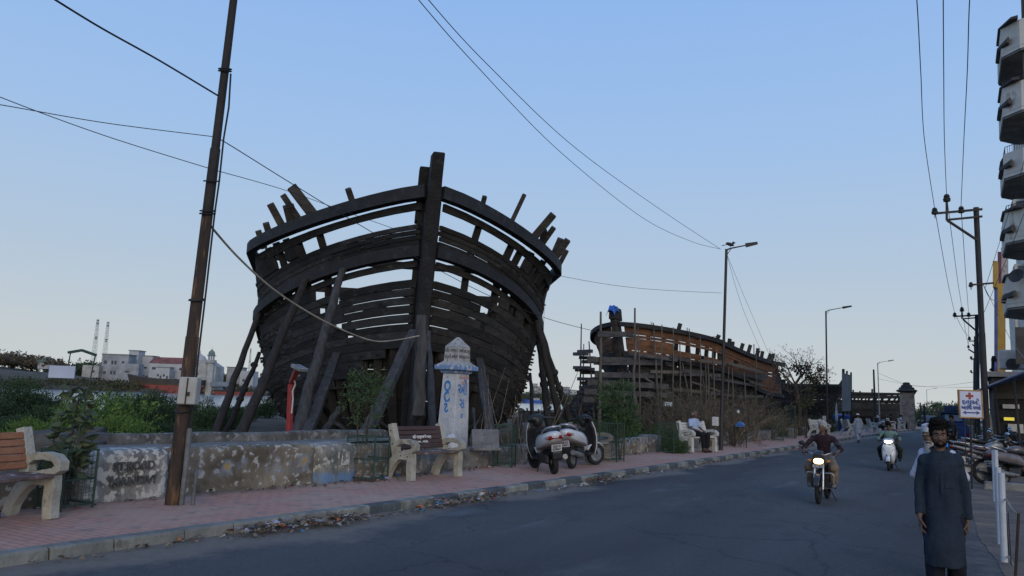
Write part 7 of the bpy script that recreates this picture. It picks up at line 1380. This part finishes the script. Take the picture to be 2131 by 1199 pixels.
def hair(t, c, R_, m, s=1.0, vol=1.0, bald=False, vox=.008):
    def T(x, y, z): return c+R_@V3(x*s, y*s, z*s)
    b = MB()
    if not bald: b.ell(T(0, -.020, .058), (.086*s, .100*s, .082*s*vol), R_, 18, 12); b.ell(T(.0, .045, .098*vol), (.066*s, .045*s, .030*s*vol), R_, 14, 10); b.ell(T(.03, .03, .105*vol), (.05*s, .045*s, .026*s*vol), R_, 14, 10)
    b.ell(T(0, -.045, .005), (.083*s, .070*s, .075*s), R_, 16, 12)
    for x in (-1, 1): b.ell(T(x*.071, .012, .018), (.012*s, .028*s, .034*s), R_, 10, 8)
    return fuse(b, 'hair', m, vox*s, 2, t, disp=lambda co, n: n*(noise3(co, 45, 3)*.010+noise3(co, 95, 5)*.005)*s)
def tufts(t, c, R_, n=420):                                            # loose strands standing out of the hair
    b = MB(); r = random.Random(5)
    for _ in range(n):
        d = rdir(r); d.z = abs(d.z); d = V3(d.x, d.y*.9-.05, d.z+.15).normalized()
        if d.y > .75 and d.z < .45: continue
        p = c+R_@V3(d.x*.084, d.y*.098-.012, d.z*.088+.050); e = (R_@(d+V3(r.uniform(-.9, .9), r.uniform(-.3, .9), r.uniform(-.3, .5)))).normalized(); l = r.uniform(.018, .042); s_ = e.cross(rdir(r)).normalized()*.004
        b.add([p-s_, p+s_, p+e*l], [(0, 1, 2)])
    b.obj('hair', HAIRK, t, recalc=False)
def beard(t, c, R_, m, s=1.0, long_=0.0, vox=.006):
    def T(x, y, z): return c+R_@V3(x*s, y*s, z*s)
    b = MB(); b.ell(T(0, .046, -.088), (.038*s, .038*s, .022*s), R_, 14, 10)
    for x in (-1, 1):
        b.tube([T(x*.066, .012, -.01), T(x*.062, .022, -.05), T(x*.046, .046, -.082), T(x*.022, .064, -.098)], [.003*s, .006*s, .010*s, .013*s], 8); b.tube([T(0, .098, -.055), T(x*.018, .094, -.056), T(x*.033, .080, -.068), T(x*.034, .074, -.085)], [.005*s, .0065*s, .006*s, .008*s], 8)
    b.ell(T(0, .080, -.088), (.014*s, .012*s, .012*s), R_)
    if long_: b.loft([el(T(0, .05, -.09), R_@V3(1, 0, 0), R_@V3(0, 1, 0), .05*s, .035*s, 12), el(T(0, .06, -.09-long_*.5), R_@V3(1, 0, 0), R_@V3(0, 1, 0), .05*s, .03*s, 12), el(T(0, .055, -.09-long_), R_@V3(1, 0, 0), R_@V3(0, 1, 0), .02*s, .014*s, 12)])
    return fuse(b, 'beard', m, vox*s, 1, t, disp=lambda co, n: n*(noise3(co, 80, 7)*.006)*s)
def frames(J):
    lat = (J['shR']-J['shL']).normalized(); up = (J['neck']-J['pel']).normalized(); fwd = up.cross(lat).normalized(); return lat, up, fwd
def torso(mb, J, k=0.0, w=1.0, top=True):
    lat, up, fwd = frames(J); P, N = J['pel'], J['neck']; L = (N-P).length; hw = (J['shR']-J['shL']).length/2
    st = [(-.18, .120, .098), (-.02, .136*w, .103), (.18, .118*w, .095), (.42, .116*w, .098), (.62, .132*w, .108), (.80, hw*.95, .102), (.92, hw*.78, .080), (1.0, .062, .062)]
    rows = []
    sp = J.get('bend', 0)
    for f, a, b in st: rows.append(el(P+(N-P)*f-fwd*(sp*4*max(f, 0)*(1-max(f, 0))), lat, fwd, a+k, b+k, 20, 2.4))
    mb.loft(rows)
    for s_ in ('R', 'L'): mb.ell(J['sh'+s_]-up*.012, (.054+k*.8, .056+k*.8, .056+k*.8))
def limb(mb, pts, rs, n=12): mb.tube(pts, rs, n); [mb.ell(p, (r, r, r), None, 12, 8) for p, r in zip(pts[1:-1], rs[1:-1])]
def lerp3(a, b, c, k=6): return [a.lerp(b, i/k) for i in range(k)]+[b.lerp(c, i/k) for i in range(k+1)]
def body(t, J, skin, R_, s=1.0, vox=.010, hands=True, curl=(.5, .5), palm=None, gs=1.0):
    b = MB(); torso(b, J); lat, up, fwd = frames(J)
    b.tube([J['neck']-up*.05, J['neck']+up*.02, J['head']-R_@V3(0, .015, .04)], [.062, .052, .05], 14); head(b, J['head'], R_, gs)
    for q, sd in (('R', 1), ('L', -1)):
        S, E, W = J['sh'+q], J['el'+q], J['wr'+q]; limb(b, [S, S.lerp(E, .5), E, E.lerp(W, .35), W], [.042, .038, .034, .034, .025]); 
        Hh, K, A = J['hip'+q], J['kn'+q], J['an'+q]; limb(b, [Hh, Hh.lerp(K, .5), K, K.lerp(A, .3), A], [.085, .074, .055, .056, .036]); T_ = J['toe'+q]; b.tube([A+(A-T_)*.35-V3(0, 0, .03), A-V3(0, 0, .02), A.lerp(T_, .6), T_], [.030, .040, .040, .022], 10)
        d = J.get('hd'+q, (W-E)); hand(b, W, d, J.get('palm'+q, -lat*sd if False else (-lat*sd)), -sd if False else sd, 1.0, curl[0 if sd > 0 else 1])
    return fuse(b, 'body', skin, vox, 3, t)
def wr(a, sc_, seed):                                                # cloth folds
    return lambda co, n: n*(noise3(V3(co.x*1.6, co.y*1.6, co.z*.55), sc_, seed)*a+noise3(V3(co.x+co.z*.6, co.y, co.z*.7), sc_*2.3, seed+3)*a*.45)
def shirt(t, J, m, hem=-.16, k=.016, slv=1.0, vox=.014, name='shirt', flare=0, hemw=.15, fold=.010, seed=1):
    b = MB(); torso(b, J, k); lat, up, fwd = frames(J)
    if hem < -.2:                                                      # long kurta skirt hanging plumb
        P = J['pel']; b.loft([el(P+V3(0, 0, .20), lat, fwd, .125+k, .10+k, 20, 2.4), el(P+V3(0, 0, 0), lat, fwd, .143+k, .112+k, 20, 2.4), el(P+V3(0, 0, hem*.5)+fwd*flare*.5, lat, fwd, (.15+hemw)/2+k+.012, .142+k, 20, 2.2), el(P+V3(0, 0, hem)+fwd*flare, lat, fwd, hemw+k, .150+k, 20, 2.1)])
    for q in ('R', 'L'):
        S, E, W = J['sh'+q], J['el'+q], J['wr'+q]; W2 = E.lerp(W, (slv-.5)*2) if slv > .5 else None
        if W2 is not None: limb(b, [S, S.lerp(E, .5), E, E.lerp(W2, .5), W2], [.049+k*.4, .045+k*.4, .042+k*.4, .039+k*.4, .035+k*.4], 14)
        else: limb(b, [S, S.lerp(E, slv*1.0), S.lerp(E, slv*2)], [.060+k*.6, .060+k*.6, .060+k*.6], 14)
    return fuse(b, name, m, vox, 4, t, disp=wr(fold, 9, seed))
def trousers(t, J, m, vox=.014, k=.016, name='trousers', loose=0.0):
    b = MB(); lat, up, fwd = frames(J); P = J['pel']; b.loft([el(P+up*.12, lat, fwd, .132+k*.5, .10+k*.5, 18), el(P-up*.02, lat, fwd, .148+k*.5, .112+k*.5, 18), el(P-up*.10, lat, fwd, .13+k, .10+k, 18)])
    for q in ('R', 'L'): Hh, K, A = J['hip'+q], J['kn'+q], J['an'+q]; limb(b, [Hh, Hh.lerp(K, .5), K, K.lerp(A, .5), A+(K-A).normalized()*.03], [.098+k, .088+k+loose*.5, .072+k+loose, .064+k+loose, .056+k+loose], 14)
    return fuse(b, name, m, vox, 4, t, disp=wr(.012, 8, 5))
def shoes(t, J, m):
    for q in ('R', 'L'):
        A, T_ = J['an'+q], J['toe'+q]; b = MB(); h = A+(A-T_)*.38; b.tube([h-V3(0, 0, .04), A.lerp(T_, .3)-V3(0, 0, .03), T_-V3(0, 0, .0)], [.042, .048, .032], 10); b.obj('shoe', m, t, smooth=60)
def orient(yaw_=0.0, nod=0.0, tilt=0.0): return Matrix.Rotation(yaw_, 3, 'Z')@Matrix.Rotation(nod, 3, 'X')@Matrix.Rotation(tilt, 3, 'Y')
def J_(**k): return {n: Vector(v) if isinstance(v, tuple) else v for n, v in k.items()}
def stand_pose(sw=.18, arms=.05):
    return J_(pel=(0, 0, .93), neck=(0, .015, 1.44), head=(0, .05, 1.585), shR=(.142, 0, 1.365), shL=(-.142, 0, 1.365), elR=(.182+arms*.3, -.02, 1.09), elL=(-.182-arms*.3, .0, 1.09), wrR=(.190+arms*.2, .04, .85), wrL=(-.190-arms*.2, .05, .85), hipR=(.085, 0, .90), hipL=(-.085, 0, .90), knR=(.085, .06+sw*.4, .49), knL=(-.085, .02-sw*.2, .49), anR=(.085, sw*.8, .09), anL=(-.085, -sw, .11), toeR=(.095, sw*.8+.17, .035), toeL=(-.095, -sw+.16, .03), hdR=(0, .12, -1), hdL=(0, .12, -1), palmR=(-1, -.1, 0), palmL=(1, -.1, 0))
# the man in the dark kurta
def hero():
    p = At(1953, 870, 6.6); p.z = .0; rz = atan2(-(-p.x), -p.y)+0; rz = atan2(p.x, -p.y)+pi*0; rz = pi+atan2(-p.x, p.y)*-1 if False else pi - atan2(-p.x, p.y)*-1
    t = thing('person', 'young bearded man in a long dark blue kurta walking towards the viewer', 'person', p, pi+.02); t.scale = (.86, .90, .935)
    J = stand_pose(.06); J['knR'].y = .015; J['knL'].y = 0; J['anR'].y = .01; J['toeR'].y = .18; J['shR'].z -= .012; J['wrR'] = V3(.198, .10, .865); J['elR'] = V3(.195, .0, 1.09); J['wrL'] = V3(-.205, -.02, .845); J['elL'] = V3(-.20, -.03, 1.085); J['anL'] = V3(-.09, -.30, .16); J['toeL'] = V3(-.09, -.16, .04); J['knL'] = V3(-.09, -.03, .50); R_ = orient(.06, -.06, .03); body(t, J, SK1, R_, vox=.0065, curl=(.75, .7)); face(t, J['head'], R_); hair(t, J['head'], R_, HAIRK, 1.04, 1.12, vox=.007); beard(t, J['head'], R_, HAIRK, 1.0)
    tufts(t, J['head'], R_); k = shirt(t, J, KURTA, hem=-.48, k=.016, slv=.97, vox=.011, name='kurta', flare=.02, hemw=.150, fold=.012)
    b = MB()                                                         # collar, placket, pocket, buttons, cuffs
    for x in (-1, 1): b.loft([[V3(x*.012, .098, 1.395), V3(x*.062, .088, 1.40), V3(x*.082, .03, 1.455), V3(x*.074, .02, 1.47), V3(x*.03, .085, 1.435)], [V3(x*.012, .108, 1.393), V3(x*.064, .098, 1.398), V3(x*.088, .032, 1.452), V3(x*.078, .02, 1.475), V3(x*.03, .095, 1.437)]])
    b.tube([V3(-.08, .015, 1.455), V3(-.06, -.055, 1.465), V3(0, -.075, 1.47), V3(.06, -.055, 1.465), V3(.08, .015, 1.455)], .014, 8); b.obj('collar', KURTA, k, smooth=60)
    b = MB(); b.loft([[V3(x, y, z), V3(x+.03, y, z), V3(x+.03, y-.03, z), V3(x, y-.03, z)] for x, y, z in ((-.018, .122, 1.38), (-.018, .134, 1.25), (-.018, .128, 1.06))]); b.obj('placket', KURTA, k, bev=.004)
    b = MB(); b.loft([[V3(-.112, .098, z), V3(-.028, .129, z), V3(-.028, .10, z), V3(-.112, .075, z)] for z in (1.12, 1.245)]); b.obj('pocket', KURTA, k, bev=.004)
    for z, y in ((1.35, .127), (1.25, .137), (1.15, .135)): b = MB(); b.lathe([(0, 0), (.006, .001), (.006, .003), (0, .004)], (-.003, y, z), 8, (0, 1, 0)); b.obj('button', PLTK, k)
    trousers(t, J, KTRO, k=.006, loose=.012); shoes(t, J, LEATH); return t
hero()
def oldman():
    p = At(1948, 870, 8.1); p.z = 0; t = thing('person', 'old man with white cap, beard and kurta and a blue scarf, behind the young man', 'person', p, pi-.03); t.scale = (.86, .91, .91)
    J = stand_pose(.10, .3); J['wrR'] = V3(.10, -.16, .98); J['wrL'] = V3(-.10, -.16, .98); J['elR'] = V3(.27, -.10, 1.12); J['elL'] = V3(-.27, -.10, 1.12); J['hdR'] = V3(-1, -.1, -.2); J['hdL'] = V3(1, -.1, -.2); J['palmR'] = V3(0, -1, 0); J['palmL'] = V3(0, -1, 0); J['head'] = V3(.075, .07, 1.575)
    R_ = orient(-.2, -.12); body(t, J, SK2, R_, vox=.009); face(t, J['head'], R_, 1, HAIRW); beard(t, J['head'], R_, HAIRW, 1.0, .13); hair(t, J['head'], R_, HAIRW, 1.0, bald=True)
    shirt(t, J, WHK, hem=-.36, k=.022, slv=.97, name='kurta', seed=4); trousers(t, J, WHK, loose=.02); shoes(t, J, LEATH); c = J['head']
    b = MB(); b.loft([[c+R_@V3(cos(a)*x, sin(a)*y-.012, z) for a in [i*pi/9 for i in range(18)]] for x, y, z in ((.080, .098, .048), (.083, .100, .085), (.078, .094, .118), (.045, .055, .130), (.002, .002, .132))]); b.obj('cap', CAPW, t, smooth=50)
    b = MB()
    for x in (-1, 1): b.loft([[V3(x*.05, y, z), V3(x*.115, y-.01, z), V3(x*.115, y+.012, z), V3(x*.05, y+.018, z)] for y, z in ((-.02, 1.49), (.095, 1.42), (.148, 1.25), (.152, 1.05), (.14, .96))])
    b.loft([[V3(-.1, -.05, 1.47), V3(0, -.095, 1.50), V3(.1, -.05, 1.47)], [V3(-.1, -.07, 1.43), V3(0, -.115, 1.45), V3(.1, -.07, 1.43)]], caps=False, closed=False); sc = b.obj('scarf', SCARF, t, smooth=50); b = MB(); b.loft([[V3(-.052, y, z), V3(-.03, y, z), V3(-.03, y+.02, z), V3(-.052, y+.02, z)] for y, z in ((.10, 1.42), (.15, 1.25), (.152, 1.05))]); b.obj('border', SCARO, sc)
oldman()
def walker():
    f = G(1787, 921, .0); t = thing('person', 'man in a grey kurta and white cap walking away along the left road edge', 'person', f, .35); t.scale = (.90, .90, .90); J = stand_pose(.34, .2); R_ = orient(-.5, -.1); body(t, J, SK2, R_, vox=.014); face(t, J['head'], R_); hair(t, J['head'], R_, HAIRK, 1.0, .9, vox=.012)
    shirt(t, J, GRK, hem=-.42, k=.03, slv=.97, name='kurta', vox=.018, hemw=.18, seed=6); trousers(t, J, GRK, vox=.018, loose=.01); shoes(t, J, LEATH); c = J['head']; b = MB(); b.loft([[c+R_@V3(cos(a)*x, sin(a)*y-.015, z) for a in [i*pi/7 for i in range(14)]] for x, y, z in ((.086, .104, .04), (.09, .106, .09), (.075, .09, .128), (.002, .002, .140))]); b.obj('cap', CAPW, t, smooth=50)
walker()
def ride_pose(seat, grip, foot, kn, lean=.10, head_y=0.0):
    gx, gy, gz_ = grip; return J_(pel=(0, seat[0], seat[1]+.08), neck=(0, seat[0]+lean+.06, seat[1]+.60), head=(0, seat[0]+lean+.10, seat[1]+.735), shR=(.185, seat[0]+lean+.03, seat[1]+.535), shL=(-.185, seat[0]+lean+.03, seat[1]+.535), elR=(gx*.5+.19, (gy+seat[0]+lean)/2-.05, (gz_+seat[1]+.535)/2-.07), elL=(-gx*.5-.19, (gy+seat[0]+lean)/2-.05, (gz_+seat[1]+.535)/2-.07), wrR=(gx+.0, gy-.085, gz_+.035), wrL=(-gx, gy-.085, gz_+.035), hipR=(.09, seat[0]+.03, seat[1]+.06), hipL=(-.09, seat[0]+.03, seat[1]+.06), knR=(kn[0], kn[1], kn[2]), knL=(-kn[0], kn[1], kn[2]), anR=(foot[0], foot[1], foot[2]+.08), anL=(-foot[0], foot[1], foot[2]+.08), toeR=(foot[0]+.02, foot[1]+.16, foot[2]+.035), toeL=(-foot[0]-.02, foot[1]+.16, foot[2]+.035), hdR=(0, 1, -.35), hdL=(0, 1, -.35), palmR=(0, -.3, -1), palmL=(0, -.3, -1), bend=.02)
def rider1():
    t = thing('person', 'white-haired man in a dark floral shirt and khaki trousers riding the black motorcycle', 'person', mb1.location, pi); t.scale = mb1.scale; J = ride_pose((-.30, .80), (.32, .31, 1.03), (.22, .02, .31), (.25, .20, .74)); J['shR'].x += .02; J['shL'].x -= .02; J['neck'].z += .03; J['head'].z += .05; J['elR'].x += .04; J['elL'].x -= .04; R_ = orient(-.45, -.05)
    body(t, J, SK2, R_, vox=.009, curl=(1.15, 1.15)); face(t, J['head'], R_, 1, HAIRW); hair(t, J['head'], R_, HAIRW, 1.02, 1.0); shirt(t, J, FLOR, k=.02, slv=.74, seed=8); trousers(t, J, KHAKI, k=.02, loose=.015); shoes(t, J, mat('pale sandals', (.3, .28, .26), .6, bump=0))
    b = MB(); lat, up, fwd = frames(J); N = J['neck']; b.tube([N+fwd*.07-up*.03, N+lat*.07+up*.02, N-fwd*.06+up*.035, N-lat*.07+up*.02, N+fwd*.07-up*.03], .014, 7); b.obj('collar', FLOR, t, smooth=60)
rider1()
def rider2():
    t = thing('person', 'man in a sea-green shirt riding the white scooter with the glaring headlamp', 'person', s3.location, pi); t.scale = s3.scale; J = ride_pose((-.12, .78), (.33, .29, 1.01), (.12, .22, .29), (.15, .27, .74)); R_ = orient(.1, -.15)
    body(t, J, SK2, R_, vox=.011, curl=(1.15, 1.15)); face(t, J['head'], R_); hair(t, J['head'], R_, HAIRK, 1.03, 1.1, vox=.01); shirt(t, J, SEAG, k=.02, slv=.97, vox=.016, seed=9); trousers(t, J, OLV, vox=.016); shoes(t, J, LEATH)
    t = thing('person', 'pillion passenger in maroon sitting behind the sea-green rider, knees spread', 'person', s3.location, pi); t.scale = s3.scale; J = ride_pose((-.46, .83), (.16, -.20, .95), (.30, -.28, .30), (.34, -.06, .72), .04); J['head'] = J['head']+V3(.05, 0, 0); R_ = orient(-.15, -.1)
    body(t, J, SK2, R_, vox=.012, curl=(.6, .6)); face(t, J['head'], R_); hair(t, J['head'], R_, HAIRK, 1.03, 1.1, vox=.01); shirt(t, J, MARN, k=.02, slv=.97, vox=.016, seed=10); trousers(t, J, OLV, vox=.016); shoes(t, J, BLKC)
rider2()
def sit_pose(h=.47): return J_(pel=(0, .10, h+.09), neck=(0, .06, h+.60), head=(0, .10, h+.735), shR=(.18, .04, h+.535), shL=(-.18, .04, h+.535), elR=(.25, .12, h+.28), elL=(-.25, .12, h+.28), wrR=(.13, .34, h+.20), wrL=(-.13, .34, h+.20), hipR=(.09, .12, h+.07), hipL=(-.09, .12, h+.07), knR=(.14, .52, h+.07), knL=(-.14, .52, h+.07), anR=(.12, .54, .10), anL=(-.12, .50, .10), toeR=(.13, .71, .035), toeL=(-.13, .67, .035), hdR=(-.3, 1, -.3), hdL=(.3, 1, -.3), palmR=(0, 0, -1), palmL=(0, 0, -1), bend=.04)
def sitter(label, bench, x, sh, tr, hm, yaw_, skin=SK2, bald=False):
    t = thing('person', label, 'person', bench.location + rotz(bench.rotation_euler.z)@V3(x, 0, 0), bench.rotation_euler.z); J = sit_pose(.505); R_ = orient(yaw_, -.1); body(t, J, skin, R_, vox=.013); face(t, J['head'], R_); hair(t, J['head'], R_, hm, 1.0, .85, bald, .011); shirt(t, J, sh, k=.02, slv=.42, vox=.016, seed=12); trousers(t, J, tr, vox=.016); shoes(t, J, LEATH); return t
sitter('man in a pale blue shirt sitting on the white bench, facing the road', b4, .12, PALEB, BLKC, HAIRW, -.15, bald=True)
FB = [o for o in bpy.data.objects if o.get('category') == 'bench' and 'far white bench left' in o['label']][0]
sitter('distant person in dark clothes sitting on a far white bench by the stone pillar', FB, .1, BLKC, BLKC, HAIRK, .2); 
FB2 = [o for o in bpy.data.objects if o.get('category') == 'bench' and 'farthest cream' in o['label']][0]
sitter('distant person with a white shirt sitting by the stone pillar', FB2, -.2, WHK, BLKC, HAIRK, 0)
f = G(1979, 950, .0); t = thing('person', 'man in dark clothes standing by the motorcycle before the blue cart', 'person', f+V3(.1, .4, 0), 2.4); t.scale = (.95,)*3; J = stand_pose(.05, .2); R_ = orient(.2, -.1); body(t, J, SK2, R_, vox=.014); face(t, J['head'], R_); hair(t, J['head'], R_, HAIRK, 1.02, 1.05, vox=.012); shirt(t, J, cloth('slate shirt', (.03, .035, .045)), k=.02, slv=.6, vox=.018, seed=14); trousers(t, J, BLKC, vox=.018); shoes(t, J, LEATH)
bpy.data.scenes.remove(TS)
